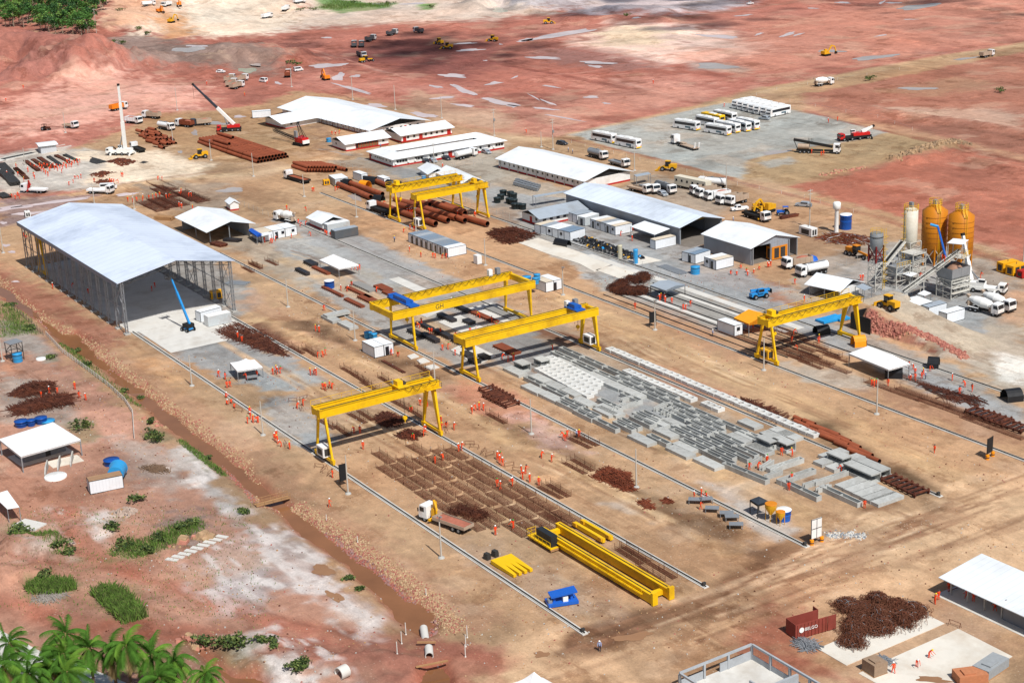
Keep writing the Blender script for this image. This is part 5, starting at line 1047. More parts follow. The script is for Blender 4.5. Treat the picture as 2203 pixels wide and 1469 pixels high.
for nm,lb,q,r,h,m,shape in(('water_tower','white mushroom shaped water tower beside the blue tank',('b4',615,540),1.05,8.5,WHITEP,'m'),):
 t=thing(nm,lb,'water tower',P(*q));MB().lathe([(.62,0),(.55,6.2),(.7,6.5)],20).build('column',m,t);MB().lathe([(.7,6.501),(1.08,6.8),(1.08,8.3),(.8,8.6),(.01,8.65)],22).build('tank',m,t)
def tank(label,loc,r,h,m,lid=None,rz=0,band=True,name='water_tank',taper=1.0,group=None):
 t=thing(name,label,'tank',loc,rz,group);MB().lathe([(r*taper,0),(r,h*.9),(r*1.04,h*.92),(r*1.04,h),(.01,h*1.01)],24).build('tank_body',m,t)
 if lid:MB().lathe([(r*1.05,h*1.012),(r*.95,h*1.05),(.01,h*1.10)],24).build('lid',lid,t)
 if band:MB().lathe([(r*(taper+(1-taper)*.55)*1.004,h*.48),(r*(taper+(1-taper)*.6)*1.02,h*.5),(r*(taper+(1-taper)*.75)*1.02,h*.62),(r*(taper+(1-taper)*.75)*1.004,h*.64)],24).build('band',m,t)
 return t
BT2=mat('deep_blue_plastic',(24,78,158),.35,.06,1)
tank('tall blue water tank with a white lid beside the white water tower',P('b4',692,512),1.65,4.1,BT2,WHITEP,name='water_tank')
tank('dark blue water tank with a white lid beside the canvas tent',P('b2',615,1000),1.3,1.9,BT2,WHITEP)
tank('light blue water tank behind the cabin pair, left of two',P('b2',938,1418),.95,1.5,CYANT);tank('light blue water tank behind the cabin pair, right of two',P('b2',980,1432),.95,1.5,CYANT)
tank('light blue water tank on the cabin roof at the large crane foot, nearer of two',P('b3',202,965,2.65)+Vector((0,0,0)),.85,1.5,CYANT);tank('light blue water tank on the cabin roof at the large crane foot, farther of two',P('b3',214,935,2.65),.85,1.5,CYANT)
tank('squat light blue water tank standing alone on red soil below the two workshops',P('b3',1530,885),1.2,2.0,CYANT)
tank('slim light blue pressure tank on the pale concrete pad',P('b3',1035,800),.62,3.9,CYANT,band=False);tank('slim cream pressure vessel at the fence left of the dark boxes',P('b3',905,755),.62,3.6,mat('cream_tank',(190,184,160),.6,.1),band=False)
tank('white lidded blue tank beside the yellow hoppers near the rail end',P('d4',178,110),1.25,1.9,mat('label_blue',(30,96,190),.4,.06),WHITEP,name='water_tank',taper=.9)
tank('blue water tank in the corner of the canteen yard',P('a2',610,1185),.95,1.6,CYANT)
tank('light blue round tank at the corner of the small white hut',P('b2',1398,105),.9,1.4,CYANT)
tank('light blue water tank hanging behind the beam of the large crane',P('b3',55,995,0)+Vector((-2,4,0)),1.2,1.6,CYANT)
for k,q in enumerate(((180,762),(262,755),(345,735))):tank('dark blue water tank lying open behind the tensioned roof, %s from the left'%ORD[k],P('c1',*q),(1.35,.95,1.25)[k],1.3,BT2,taper=.85,group='dark blue tanks behind the tensioned roof')
tank('pale blue water tank lid leaning behind the dark blue tanks',P('c1',395,730),1.5,.5,CYANT,band=False)
t=thing('fallen_tank','big light blue tank lying on its side behind the brown roofed cabin','tank',P('c1',985,1190)+Vector((0,0,1.25)),R_(150))
b=MB();i0=0
for z0,z1,r0,r1 in((-2.2,0.9,1.5,1.62),(.9,1.1,1.72,1.72)):b.cone((z0,0,.35),(z1,0,.35),r0,r1,22)
b.build('tank_body',CYANT,t)
t=tank('dark blue open tank behind the fallen light blue tank',P('c1',930,1075),1.5,1.0,BT2,band=False)
for lb,q,r in(('large white round well cover on the track below the kitchen',('c1',463,1185),2.1),('small white round well cover beside the tank stand',('c1',342,205),1.15)):
 t=thing('well_cover',lb,'cover',P(*q));MB().lathe([(r,0),(r,.3),(r*.97,.36),(.01,.42)],30).build('slab',WHITEP,t)
 MB().lathe([(.25,.425),(.25,.5),(.01,.51)],12).build('hatch',WHITE,t)
for lb,q,r,h in(('taller yellow concrete hopper beside the dark roofed stand',('d4',70,118),1.0,3.2),('shorter yellow concrete hopper in front of the white lidded tank',('d4',152,150),.75,2.4)):
 t=thing('concrete_hopper',lb,'hopper',P(*q));MB().lathe([(.2,h*.35),(r,h*.75),(r,h)],16).build('bucket',YELG,t)
 for k in range(4):a=k*1.57+.7;MB().bar((r*.9*math.cos(a),r*.9*math.sin(a),0),(r*.85*math.cos(a),r*.85*math.sin(a),h*.8),.08).build('leg',YELG,t)
 MB().lathe([(r*1.05,h*.97),(r*1.05,h),(r*.95,h+.02)],16).build('rim',ORAN,t)
t=thing('tank_stand','dark steel stand with a light blue tank below it at the left edge','stand',P('c1',130,205),.2);frame_tower(MB(),-1.4,1.4,-1.4,1.4,4.2,2,.14).build('frame',DSTEEL,t);MB().box(-1.6,1.6,-1.6,1.6,4.21,4.35).build('deck',STEEL,t)
tank('light blue tank standing under the dark stand at the left edge',P('c1',150,222),1.1,2.0,CYANT)
PRE=mat('precast_concrete',(178,179,175),.85,.12,.9,dirt=(122,118,112),dirt_amt=.5,rand=.12)
PREL=mat('fresh_white_concrete',(212,212,208),.85,.08,1,dirt=(176,170,160),dirt_amt=.35,rand=.06)
PRED=mat('hollow_dark',(70,72,76),.9,.1)
def m_slab(L,Wd=2.4,h=.65):
 b=MB();b.box(-L,0,0,Wd,h-.16,h);b.box(-L,0,0,.18,0,h-.161).box(-L,0,Wd-.18,Wd,0,h-.161).box(-L,-L+.18,.181,Wd-.181,.02,h-.161).box(-.18,0,.181,Wd-.181,.02,h-.161)
 return b
def m_trough(L,Wd=1.25,h=.95,end=True):
 b=MB().box(-L,0,0,Wd,0,.18).box(-L,0,0,.16,.181,h).box(-L,0,Wd-.16,Wd,.181,h)
 if end:b.box(-.16,0,.161,Wd-.161,.181,h*.98).box(-L,-L+.16,.161,Wd-.161,.181,h*.98).box(-L*.5-.1,-L*.5+.1,.161,Wd-.161,.181,h*.75)
 return b
def m_stack(L,Wd=2.4,h=1.9):
 b=MB()
 for z in(0,h-.28):b.box(-L,0,0,Wd,z,z+.26)
 for y in(0,Wd-.2):b.box(-L,0,y,y+.2,.261,h-.281) if y else b.box(-L,-.0,y,y+.2,.261,.7)
 b.box(-L,-L+.2,.201,Wd-.201,.261,h-.281);return b
def m_frame(w=1.9,h=.75,r=.62):
 b=MB();n=24;o=[];i_=[]
 for k in range(n):
  a=2*math.pi*k/n+math.pi/4;c,s=math.cos(a),math.sin(a);q=(w/2)/max(abs(c),abs(s));o.append((c*q,s*q));i_.append((c*r,s*r))
 vs=[(*p,h) for p in o]+[(*p,h) for p in i_]+[(*p,.1) for p in i_]+[(*p,0) for p in o]
 for k in range(n):
  k2=(k+1)%n;b.add([vs[k],vs[k2],vs[n+k2],vs[n+k],vs[2*n+k2],vs[2*n+k],vs[3*n+k2],vs[3*n+k]],[(0,1,2,3),(3,2,4,5),(0,7,6,1)])
 for k in range(8):
  a=math.pi*k/4;b.bar((math.cos(a)*(r+.12),math.sin(a)*(r+.12),h),(math.cos(a)*(r+.12),math.sin(a)*(r+.12),h+.35),.025)
 return b
ME={}
def proto(key,fn,m):
 if key not in ME:ME[key]=fn().mesh(key.split('|')[0],m)
 return ME[key]
def put(name,me,loc,rz,label,cat,group,z=None):
 o=bpy.data.objects.new(name,me);SC.collection.objects.link(o);o.location=loc;o.rotation_euler=(0,0,rz);return tag(o,label,cat,group)
OCC=[]
def elem(kind,t,near,rot=0.0,L=6.3,name=None,lab='',z=0.0):
 fn={'slab':lambda:m_slab(L),'trough':lambda:m_trough(L),'stack':lambda:m_stack(L),'beam':lambda:m_trough(L,.75,.9,False)}[kind]
 q=P(t,*near,z) if t else Vector(near)
 if abs(rot)<2:OCC.append((q.x-L,q.x,q.y,q.y+(2.4 if kind in('slab','stack') else 1.25)))
 elif rot<-60:OCC.append((q.x-2.4,q.x,q.y-L,q.y))
 nm={'slab':'concrete_slab','trough':'trough_beam','stack':'concrete_box_unit','beam':'concrete_beam'}[kind]
 return put(nm,proto('%s|%s'%(nm,L),fn,PRE),q,R_(rot+rnd.uniform(-.25,.25)),lab,nm.replace('_',' '),{'slab':'grey concrete slabs of the precast field','trough':'grey trough beams of the precast field','stack':'concrete box units at the near end','beam':'loose concrete beams'}[kind])
FR_='grey ribbed slab on the near side of the field, %s from the crane'
for k,q in enumerate(((62,362),(215,512),(365,580),(1130,940),(1455,1045),(1690,1140))):elem('slab','c3',q,lab=FR_%ORD[k])
for k,q in enumerate(((590,350),(745,412),(890,478),(1052,548))):elem('slab','c3',q,lab='grey slab in the diagonal line of four behind white culverts, %s from crane'%ORD[k])
for k,q in enumerate(((270,420),(395,480),(525,535),(640,620),(810,700),(1325,880),(1490,1000),(1380,800),(1270,790),(1930,930),(2110,1020))):elem('slab','c3',q,L=5.6,lab='smaller grey slab between the trough beams, %s counting away from the crane'%ORD[k])
for k,q in enumerate(((490,300),(870,700))):elem('slab','c3',q,L=7.5,lab=('pale slab beyond the white culvert units under the crane','pale ribbed slab lying between two trough beams mid field')[k])
for k,q in enumerate(((525,660),(580,640),(665,735),(710,715),(865,825),(1000,830),(1050,810),(890,650),(1055,585),(1150,790),(1190,770),(1290,945),(1500,905),(1560,885),(1650,975),(1720,960),(1600,1000),(1225,740))):elem('trough','c3',q,L=(6.6,7.4,6.2)[k%3],lab='grey trough beam on the near precast field, %s counting from the crane'%ORD[k])
n_=0
for r,(y,xa,xb) in enumerate(((187.4,-283,-211),(188.9,-282,-209),(190.4,-284,-207),(191.9,-262,-205),(193.4,-285,-240))):
 x=xa+8.2
 while x<xb:
  if rnd.random()>.03 and not any(x>a0+.3 and x-7.9<a1-.3 and y+1.25>b0+.1 and y<b1-.1 for a0,a1,b0,b1 in OCC):
   elem('trough',None,(x,y,0),L=7.9,lab='grey trough beam in the %s long row behind the slabs, %s from the crane'%(ORD[r],ORD[min(19,int((x-xa)/8.4))]),z=0);n_+=1
  x+=8.4
for k,(t_,q,L) in enumerate((('c4',(905,1250),7.2),('c4',(985,1216),7.2),('c4',(665,1112),4.2),('c4',(200,992),4.2),('c4',(60,975),4.0),('c3',(90,320),3.5),('c3',(250,290),3.2))):elem('stack',t_,q,L=L,lab=('long hollow box unit at the near end of the field, nearer the viewer','long hollow box unit at the near end of the field, behind its twin','short hollow box unit with a crouching worker beside it','raised hollow box unit with an orange worker at its foot','stacked hollow box unit left of the raised one','stacked hollow box unit under the crane edge, left one','stacked hollow box unit under the crane edge, right one')[k])
for k,(t_,q) in enumerate((('c4',(30,935)),('c4',(120,900)),('c4',(200,870)),('c4',(265,900)),('c3',(2020,800)),('c3',(2150,960)),('c3',(1985,900)),('c4',(20,1010)))):elem('slab',t_,q,L=5.0,lab='light grey slab in the stacked group near the rusty trestles, %s of the group'%ORD[k])
for k,q in enumerate(((520,1118),(420,1075),(640,1055),(460,1022))):elem('slab','c4',q,rot=-90,L=5.6,lab='perforated grey slab of the middle patch beside the crouching worker, %s from the left'%ORD[k])
for k,q in enumerate(((600,1270),(672,1305),(745,1340),(815,1375),(880,1402))):elem('slab','c4',q,rot=-90,L=6.2,lab='perforated grey slab of the near patch by the rusty trestles, %s from the left'%ORD[k])
for k,(t_,q,rot,L) in enumerate((('c4',(115,1238),-90,8.5),('c4',(30,1140),-90,8.2),('c4',(420,1252),-90,8),('c4',(450,1392),0,9.5),('c4',(790,1442),0,9.5),('c3',(2110,1252),4,11),('c3',(1830,1112),0,8.4),('c3',(1960,1075),0,8.4),('c4',(330,1275),-90,3.6),('c4',(440,1310),-90,3.2),('c4',(10,1200),-90,4))):elem('trough' if L>8 else 'beam',t_,q,rot,L,lab='long concrete beam at the near precast field end, %s from the left'%ORD[(4,2,7,6,8,1,0,3,5,9,10)[k]])
for k,(q,rot) in enumerate((((830,645),-72),((900,620),-90),((905,560),-90),((1180,640),-72),((1240,670),-72),((1290,690),-72),((1960,1100),-72),((2060,1130),-72),((2150,1160),-72))):elem('beam','c3',q,rot,4.2,lab='short slanting concrete beam %s, %s from the left'%(('in the middle of the field',ORD[k]) if k<6 else('fanned out behind the long near beam',ORD[k-6])))
fp=[tuple(P(t_,*v)[:2]) for t_,v in(('c3',(30,440)),('c3',(190,140)),('c3',(820,470)),('c3',(1000,560)),('c3',(1180,560)),('c3',(1180,650)),('c3',(1500,700)),('c3',(1800,830)),('c3',(2165,960)),('c4',(250,1010)),('c4',(30,1120)),('c3',(1800,1090)),('c3',(1500,1010)),('c3',(1130,920)),('c3',(650,720)),('c3',(360,570)))]
cul=[tuple(P('c3',*v)[:2]) for v in((190,320),(330,150),(850,470),(650,570))];n_=0
for y in np.arange(172.6,187,1.32):
 x=-280+rnd.uniform(0,2)
 while x<-205:
  L=rnd.choice((8.2,8.2,6.2));c_=[(x-L,y),(x,y+1.2),(x-L/2,y+.6),(x-L,y+1.2),(x,y)];px,py=np.array([v[0] for v in c_]),np.array([v[1] for v in c_])
  if(sdist(fp,px,py)>0).all() and(sdist(cul,px,py)<0).all() and not any(x>a0-.1 and x-L<a1+.1 and y+1.2>b0-.05 and y<b1+.05 for a0,a1,b0,b1 in OCC):elem('trough',None,(x,y,0),L=L,lab='grey trough beam filling the middle of the precast field, %s of these'%ordn(min(n_,48)));n_+=1;x+=L+.3
  else:x+=.6
a,bq,c=P('c3',215,310),P('c3',650,548),P('c3',335,185)
me=proto('culvert_unit',m_frame,PREL)
nx,ny=11,4
for i in range(nx):
 for j in range(ny):
  q=a+(bq-a)*((i+.4)/nx)+(c-a)*((j+.4)/ny);put('culvert_unit',me,(q.x,q.y,0),rnd.uniform(-.03,.03),'white culvert unit in the block, %s row from the viewer, %s from the crane'%(ORD[j],ORD[i]),'culvert unit','white culvert units in the block')
def row(x0,x1,y,n,lab,gp,skip=()):
 for i in range(n):
  if i in skip:continue
  put('culvert_unit',me,(x0+(x1-x0)*i/(n-1),y+rnd.uniform(-.08,.08),0),rnd.uniform(-.05,.05),lab%ordn(i),'culvert unit',gp)
row(-277,-212.3,202.3,32,'white square culvert unit in the long row beyond the rail, %s from the crane','culvert units in the long row beyond the rail')
row(-263,-241.8,196.4,12,'white culvert unit in the shorter row behind the trough beams, %s from the crane','culvert units in the shorter row');row(-237.5,-234,197,3,'white culvert unit of the three standing apart on bare ground, %s from the crane','three culvert units apart')
MOULD=mat('black_mould_steel',(46,46,50),.5,.15,.8,dirt=(90,70,60),dirt_amt=.3)
def m_mould(L,Wd,h):
 b=MB().box(-L/2,L/2,-Wd/2,Wd/2,h*.75,h).box(-L/2,L/2,-Wd/2+.1,Wd/2-.1,0,h*.749)
 for k in range(int(L)):x=-L/2+.5+k;b.bar((x,-Wd/2,h*.8),(x,-Wd/2-.45,.02),.07).bar((x,Wd/2,h*.8),(x,Wd/2+.45,.02),.07)
 return b
mi=0
for t_,x,y,L,Wd,rot,m in(('b2',1590,1265,7,1.6,0,0),('b2',1775,1300,3.5,1.8,0,0),('b2',1450,1430,7,1.5,0,0),('b2',1560,1400,7,1.5,0,0),('b2',1330,1390,6,1.4,0,0),('b2',1430,1345,5,1.1,0,0),('b2',1690,1465,5,1.5,0,0),('b2',2040,1220,12,2.2,0,1),('b2',1900,1250,11,1.6,0,2),('b2',860,1050,13,1.2,0,2),('b2',950,1110,9,2.6,0,2),('b2',900,1000,10,2.4,0,1),('b2',1060,1010,6,2.6,0,2),('b2',1150,1070,9,2.2,0,2),('b2',640,1040,11,1.0,0,2),('b2',820,1135,9,1.3,0,2),('b2',390,880,6.5,1.4,0,0),('b2',545,865,9,1.3,0,2),('b2',460,810,5,2.2,0,0),('c2',1760,180,3,2.0,0,0),('c2',1900,200,3,1.8,0,0),('c2',1820,235,3,1.8,0,0),('c2',1760,120,3.2,1.4,0,0),('c2',2090,130,8,2.6,0,2),('b2',1700,1180,9,1.2,0,0)):
 h=(.9,.5,.55)[m];mt=(MOULD,CONCD,RUST)[m];kind=('black steel mould','grey filled casting mould','rusty braced casting mould')[m];mi+=1
 put('casting_mould',proto('casting_mould|%s%s%s'%(L,Wd,m),lambda:m_mould(L,Wd,h),mt),P(t_,x,y),R_(rot),kind+' on the casting yard around the large crane, %s of them'%ordn(mi-1),'mould','casting moulds around the large crane')
for k,(t_,pts) in enumerate((('b2',[(1105,935),(1190,915),(1500,1050),(1430,1080)]),('b2',[(1260,1190),(1420,1140),(1560,1190),(1420,1250)]),('b2',[(1520,1290),(1700,1230),(2000,1390),(1850,1440)]),('b2',[(1750,1180),(1960,1130),(2165,1230),(2165,1330)]),('c2',[(1620,130),(1760,60),(2000,180),(1840,260)]),('b2',[(1500,1150),(1640,1110),(1700,1140),(1560,1180)]),('c2',[(1260,180),(1320,160),(1360,185),(1290,205)]),('c2',[(1340,215),(1400,195),(1450,225),(1370,245)]),('c2',[(1400,270),(1480,250),(1530,275),(1450,295)]))):
 q=[P(t_,x,y) for x,y in pts];b=MB().prism([(v.x,v.y) for v in q],-.05,.14+.006*k);struct(b.build('casting_bed',CONCL))
for k,(t_,pts) in enumerate((('b3',[(60,630),(225,590),(450,665),(620,725),(850,800),(690,870),(560,800),(300,720)]),('b3',[(700,855),(880,810),(1065,870),(905,930)]),('d4',[(460,1185),(700,1325),(1515,975),(1250,845)]),('d4',[(800,1390),(960,1480),(1300,1700),(2080,1250),(1630,1020),(1150,1230)]),('b3',[(910,745),(1050,815),(1250,775),(1110,740)]),('c1',[(380,1060),(640,1000),(700,1050),(440,1110)]))):
 q=[P(t_,x,y) for x,y in pts];b=MB().prism([(v.x,v.y) for v in q],-.05,.10);struct(b.build('concrete_pad',mat('pale_concrete_pad',(216,210,198),.85,.08,.15,dirt=(170,146,118),dirt_amt=.5)))  # pads in a paler concrete colour with brownish dirt
for k in range(3):
 t=P('b2',(560,640,780)[k],(1235,1280,1335)[k]);put('concrete_slab',proto('concrete_slab|6.3',lambda:m_slab(6.3),PRE),(t.x+2,t.y-1,(.55,0,0)[k]),R_((-90,0,0)[k]),'grey slab stacked on the tan ground left of the lamp pole, %s from the left'%ORD[k],'concrete slab','slabs stacked left of the lamp pole')
def m_cage(L,Wd,h,n):
 b=MB();r=.034
 for y in np.linspace(0,Wd,6):b.bar((-L,y,.08),(0,y,.08),r)
 for y in(0,Wd):b.bar((-L,y,h),(0,y,h),r);b.bar((-L,y,h*.55),(0,y,h*.55),r)
 for x in np.linspace(-L,0,n):
  b.bar((x,0,.08),(x,Wd,.08),r)
  for y in(0,Wd):b.bar((x,y,.05),(x,y,h),r*.9)
 for x in np.linspace(-L,0,int(n*1.3)):b.bar((x,0,.12),(x,Wd,.12),r*.7)
 for x in(-L,-L*.5,0):
  for y in(0,Wd):b.bar((x,y,0),(x,y,h+.5),r*1.7)
 return b
cg=proto('rebar_cage|a',lambda:m_cage(6.4,1.75,.6,18),REBAR);ci=0
for r in range(7):
 y=128.6+r*2.45;off=(0,.6,-.4,.3,.9,-.2,.5)[r]
 for c in range(7):
  x=-252.5+c*7.25+off*1.6
  if x>-214 and r<2 or x>-207 or(r==0 and c<1) or(r>4 and c==0):continue
  if x<-246 and r in(2,3):continue
  put('rebar_cage',cg,(x+rnd.uniform(-.3,.3),y+rnd.uniform(-.15,.15),0),R_(rnd.uniform(-1.5,1.5)),'brown rebar cage on the cage field, %s line from the canal, %s along'%(ORD[r],ORD[c]),'rebar cage','rebar cages on the field below the first crane')
cgs=proto('rebar_cage|b',lambda:m_cage(6.8,1.0,.8,22),REBAR)
for k,(t_,x,y) in enumerate((('d3',1060,488),('d3',1120,470),('d3',1240,640),('d3',1340,606),('d3',470,190),('c2',640,790),('c2',760,850),('c2',900,740),('c2',960,720),('c2',490,185),('c2',1240,620),('c2',1380,700),('c2',2060,745),('c3',600,1165),('c3',660,1140),('c3',400,1370),('c3',460,1355),('c3',640,950),('c3',700,930),('c2',380,165),('c2',1130,430),('c2',1000,470),('c2',1440,330),('c2',1500,400),('c2',820,350),('c2',910,410),('b2',165,820),('b2',30,845),('b1',2160,850),('b1',2090,880),('c4',480,290),('c4',380,240),('c4',470,210),('c4',700,235),('c4',640,200),('c4',520,130))):
 put('rebar_cage',cgs,P(t_,x,y),R_(rnd.uniform(-3,3)),'single brown rebar cage lying loose outside the cage field, %s from the lying crane bridge'%ordn(k),'rebar cage','loose rebar cages')
lm=proto('rebar_mat|c',lambda:m_cage(15,1.6,.35,34),REBAR)
for k,(t_,x,y) in enumerate((('c4',1300,560),('c4',1560,620),('c4',1750,715),('c4',2000,790),('c4',2150,880),('c4',300,215),('c4',420,150),('c4',560,260),('c4',700,330),('c3',2080,110),('b4',250,1400),('b4',350,1450),('c4',1500,480))):put('rebar_mat',lm,P(t_,x,y),R_(rnd.uniform(-1,1)),'long brown rebar mat on the far grey strip, %s from the orange tent'%ordn(k),'rebar mat','long rebar mats on the grey strip')
def m_trestle():
 b=MB();b.bar((-1,0,.9),(1,0,.9),.06)
 for x in(-.9,.9):b.bar((x,-.35,0),(x,0,.9),.05).bar((x,.35,0),(x,0,.9),.05)
 b.bar((-.9,.3,.2),(.9,.3,.2),.04);return b
tm=proto('trestle',m_trestle,REBAR)
for k,(t_,x,y) in enumerate((('c2',1780,920),('c2',1820,945),('c2',1895,985),('c2',1950,1010),('c2',2110,1100),('c2',530,1110),('c2',570,1135),('c1',1985,640),('c2',310,560),('c2',400,540),('c2',600,460),('c2',380,625),('c2',620,1165),('c2',250,920),('c2',1590,810),('c2',480,330),('c2',180,320),('d4',1600,1000),('c3',50,1140))):put('trestle',tm,P(t_,x,y),rnd.uniform(0,3),'small steel trestle stand on bare ground beside the near rails, %s from the near crane'%ordn(k),'trestle','steel trestles beside the near rails')
def m_ladder(L=9,w=3.2,n=7):
 b=MB()
 for y in(0,w):b.bar((-L,y,.5),(0,y,.5),.3,.35)
 for x in np.linspace(-L+.4,-.4,n):b.bar((x,-.3,.75),(x,w+.3,.75),.32,.3)
 for x in(-L+.3,-L/2,-.3):
  for y in(0,w):b.bar((x,y,0),(x,y,1.1),.25)
 return b
ld=proto('steel_rack',m_ladder,SCRAP)
for k,(t_,x,y) in enumerate((('c4',1275,1362),('c4',2160,830),('c4',1990,760),('c2',2090,620),('c2',2040,570))):put('steel_rack',ld,P(t_,x,y),R_(rnd.uniform(-4,4)),('dark rusty rack of cross beams at the near end of the culvert rail','rusty rack of cross beams at the right edge, nearer','rusty rack of cross beams at the right edge, farther','rusty rack beside the rail near the second large crane, nearer','rusty rack beside the rail near the second large crane, farther')[k],'rack','rusty cross beam racks')
def m_pipe(L,r):return MB().pipe((0,-L/2,r),(0,L/2,r),r,r*.93,16,0,1)
def pipe(L,r,loc,rz,lab,gp):return put('steel_pipe',proto('steel_pipe|%s_%s'%(L,r),lambda:m_pipe(L,r),[RPIPE,PIPEIN]),loc,rz,lab,'pipe',gp)
A0,A1,B0,B1=P('a1',1640,1195),P('a1',2165,1390),P('a1',1760,1085),P('a2',310,1320)
A1=P('a2',10,1365)
dirA=(A1-A0).normalized();dirB=Vector((-dirA.y,dirA.x,0));
if dirB.dot(B0-A0)<0:dirB=-dirB
LA=(A1-A0).length;WB_=abs((B1-A1).dot(dirB));rp=.62;nb=max(6,int(WB_/(2*rp+.03)));rzp=math.atan2(dirA.y,dirA.x)-math.pi/2;n3=4;Lp=round(LA/n3-.3,1)
for i in range(nb):
 for j in range(n3):
  for lay in(0,1):
   if lay and(i>=nb-1):continue
   if lay==0 and 0<i<nb-1 and j<n3-1:continue
   q=A0+dirB*((i+.5+lay*.5)*(2*rp+.03))+dirA*((j+.5)*LA/n3)
   pipe(Lp,rp,(q.x,q.y,.0+lay*rp*1.72),rzp,'rusty pipe of the long flat stack, %s layer, %s across, %s along'%(('lower','upper')[lay],ordn(i),ORD[j]),'pipes of the long flat stack')
for k in range(2):q=A0+dirB*(2.5+k*6.2)+dirA*(LA*(.33-.2*k));pipe(Lp,rp,(q.x,q.y,2*rp*1.72),rzp+R_(2),'rusty pipe lying on top of the long flat stack, %s from the crane'%ORD[1-k],'pipes on top of the long flat stack')
ct=P('a1',1330,1180)
for k in range(44):
 u,v=(k%11)/10,(k//11)/3;lay=k%3==0;q=P('a1',1165+u*170+v*110+rnd.uniform(-12,12),1125+u*105-v*25+rnd.uniform(-10,10))
 pipe(4.5,.62,(q.x,q.y,.75 if lay else 0.0),rzp+R_(rnd.uniform(-16,16)),'short rusty pipe in the jumbled heap beside the lamp pole, %s found'%ordn(min(k,48)),'short pipes of the jumbled heap')
for(p0,p1,n,L,r,lab,gp,lay2) in((('a2',370,1415),('a2',590,1415),10,11.0,.6,'rusty pipe of the neat stack along the office road, %s from the left','pipes of the stack along the office road',True),(('a2',640,1400),('a2',690,1408),3,11.0,.6,'rusty pipe lying beside the neat stack along the office road, %s from the left','pipes beside the neat stack',False)):
 a,c=P(*p0),P(*p1)
 for i in range(n):
  for lay in range(2 if lay2 else 1):
   q=a+(c-a)*(i/max(1,n-1));q=Vector((q.x,q.y,0));pipe(L,r,(q.x,q.y+lay*.6,lay*1.05),math.pi/2+R_(2),(lab%ordn(i))+(', upper layer' if lay else ', ground layer' if lay2 else ''),gp)
for k,(t0,a,c,r) in enumerate((('b2',(690,165),(955,275),.8),('b2',(760,145),(1055,250),.8),('b2',(940,110),(1095,175),.75),('b2',(1155,285),(1260,315),.7),('b2',(1000,325),(1500,500),.85),('b2',(1200,340),(1600,470),.85),('b2',(1260,320),(1670,450),.85),('b2',(1300,295),(1450,340),.8),('b2',(1450,315),(1740,410),.85),('b2',(1560,330),(1735,395),.8),('b2',(1680,445),(1740,470),.8),('b2',(1730,440),(1930,500),.8),('b2',(800,200),(960,270),.7),('b2',(1080,140),(1100,152),.7))):
 p,q=P(t0,*a),P(t0,*c);d=q-p;pipe(round(max(3,d.length)),r,((p.x+q.x)/2,(p.y+q.y)/2,.25),math.atan2(d.y,d.x)-math.pi/2,'long rusty welded pipe in the far crane bay, %s from the container'%ORD[k],'welded pipes of the far crane bay')
for k,(t0,x,y,L) in enumerate((('c4',300,720,2.5),('c4',390,750,3),('c4',330,765,4.5),('c4',450,790,5),('c4',540,820,6),('c4',470,835,6),('c4',640,870,6),('c4',600,895,7),('c4',720,920,6),('c4',700,950,6),('c4',820,985,6),('c4',800,1005,5),('c4',890,1040,5),('c4',560,860,6),('c4',760,980,6))):pipe(L,.5,P(t0,x,y)+Vector((0,0,0)),math.pi/2+R_(rnd.uniform(-4,4)),'rusty pipe offcut in the line beyond the culvert row, %s from the far end'%ORD[k],'pipe offcuts beyond the culvert row')
def arch_cover(label,t_,a,c,h,m,w=3.0):
 p,q=P(t_,*a),P(t_,*c);d=q-p;t=thing('welding_shelter',label,'shelter',(p+q)/2,math.atan2(d.y,d.x));L=d.length/2;N=8
 b=MB();pr=[(w/2*math.cos(math.pi*k/N),h*math.sin(math.pi*k/N)**.7) for k in range(N+1)]
 for k in range(N):
  (y0,z0),(y1,z1)=pr[k],pr[k+1];b.add([(-L,y0,z0),(L,y0,z0),(L,y1,z1),(-L,y1,z1),(-L,y0*.96,z0*.97),(L,y0*.96,z0*.97),(L,y1*.96,z1*.97),(-L,y1*.96,z1*.97)],[(0,1,2,3),(7,6,5,4),(0,3,7,4),(1,5,6,2)])
 b.build('cover',m,t)
 for x in(-L,L):
  for y in(-w/2,w/2):MB().bar((x,y*.99,0),(x,y*.99,h*.6),.08).build('leg',DSTEEL,t)
 return t
OC=mat('orange_tarpaulin',(240,150,24),.55,.12,.8,bump=.4)
for a in(('black arched cover by the far rail with a worker inside','c4',(1375,265),(1470,272),2.3,TARP),('black arched cover by the far rail at the right edge','c4',(2010,545),(2140,530),2.3,TARP,3.2),('black rounded cover under the end of the two peaked tent','c4',(1020,345),(1165,350),2.6,TARP),('orange tarpaulin cover behind the batching side crane leg','c4',(750,95),(850,85),2.4,OC,2.5),('orange tarpaulin shelter over the welded pipes','b2',(880,170),(940,180),2.6,OC),('black tarpaulin shelter at the left end of the welded pipes','b2',(710,150),(790,160),2.4,TARP),('black tarpaulin shelter in the middle of the welded pipes','b2',(910,130),(1010,140),2.4,TARP),('black tarpaulin shelter just left of the farther yellow crane','b2',(1100,160),(1150,172),2.4,TARP),('black tarpaulin shelter beside the white truck among the pipes','b2',(990,285),(1060,290),2.2,TARP),('black covered crate on the grey strip behind the batching side crane','b4',(440,1390),(545,1375),2.0,TARP,2.5),('black covered barrel on the pale concrete bed','b3',(370,640),(480,660),1.8,TARP,2.0)):arch_cover(*a)
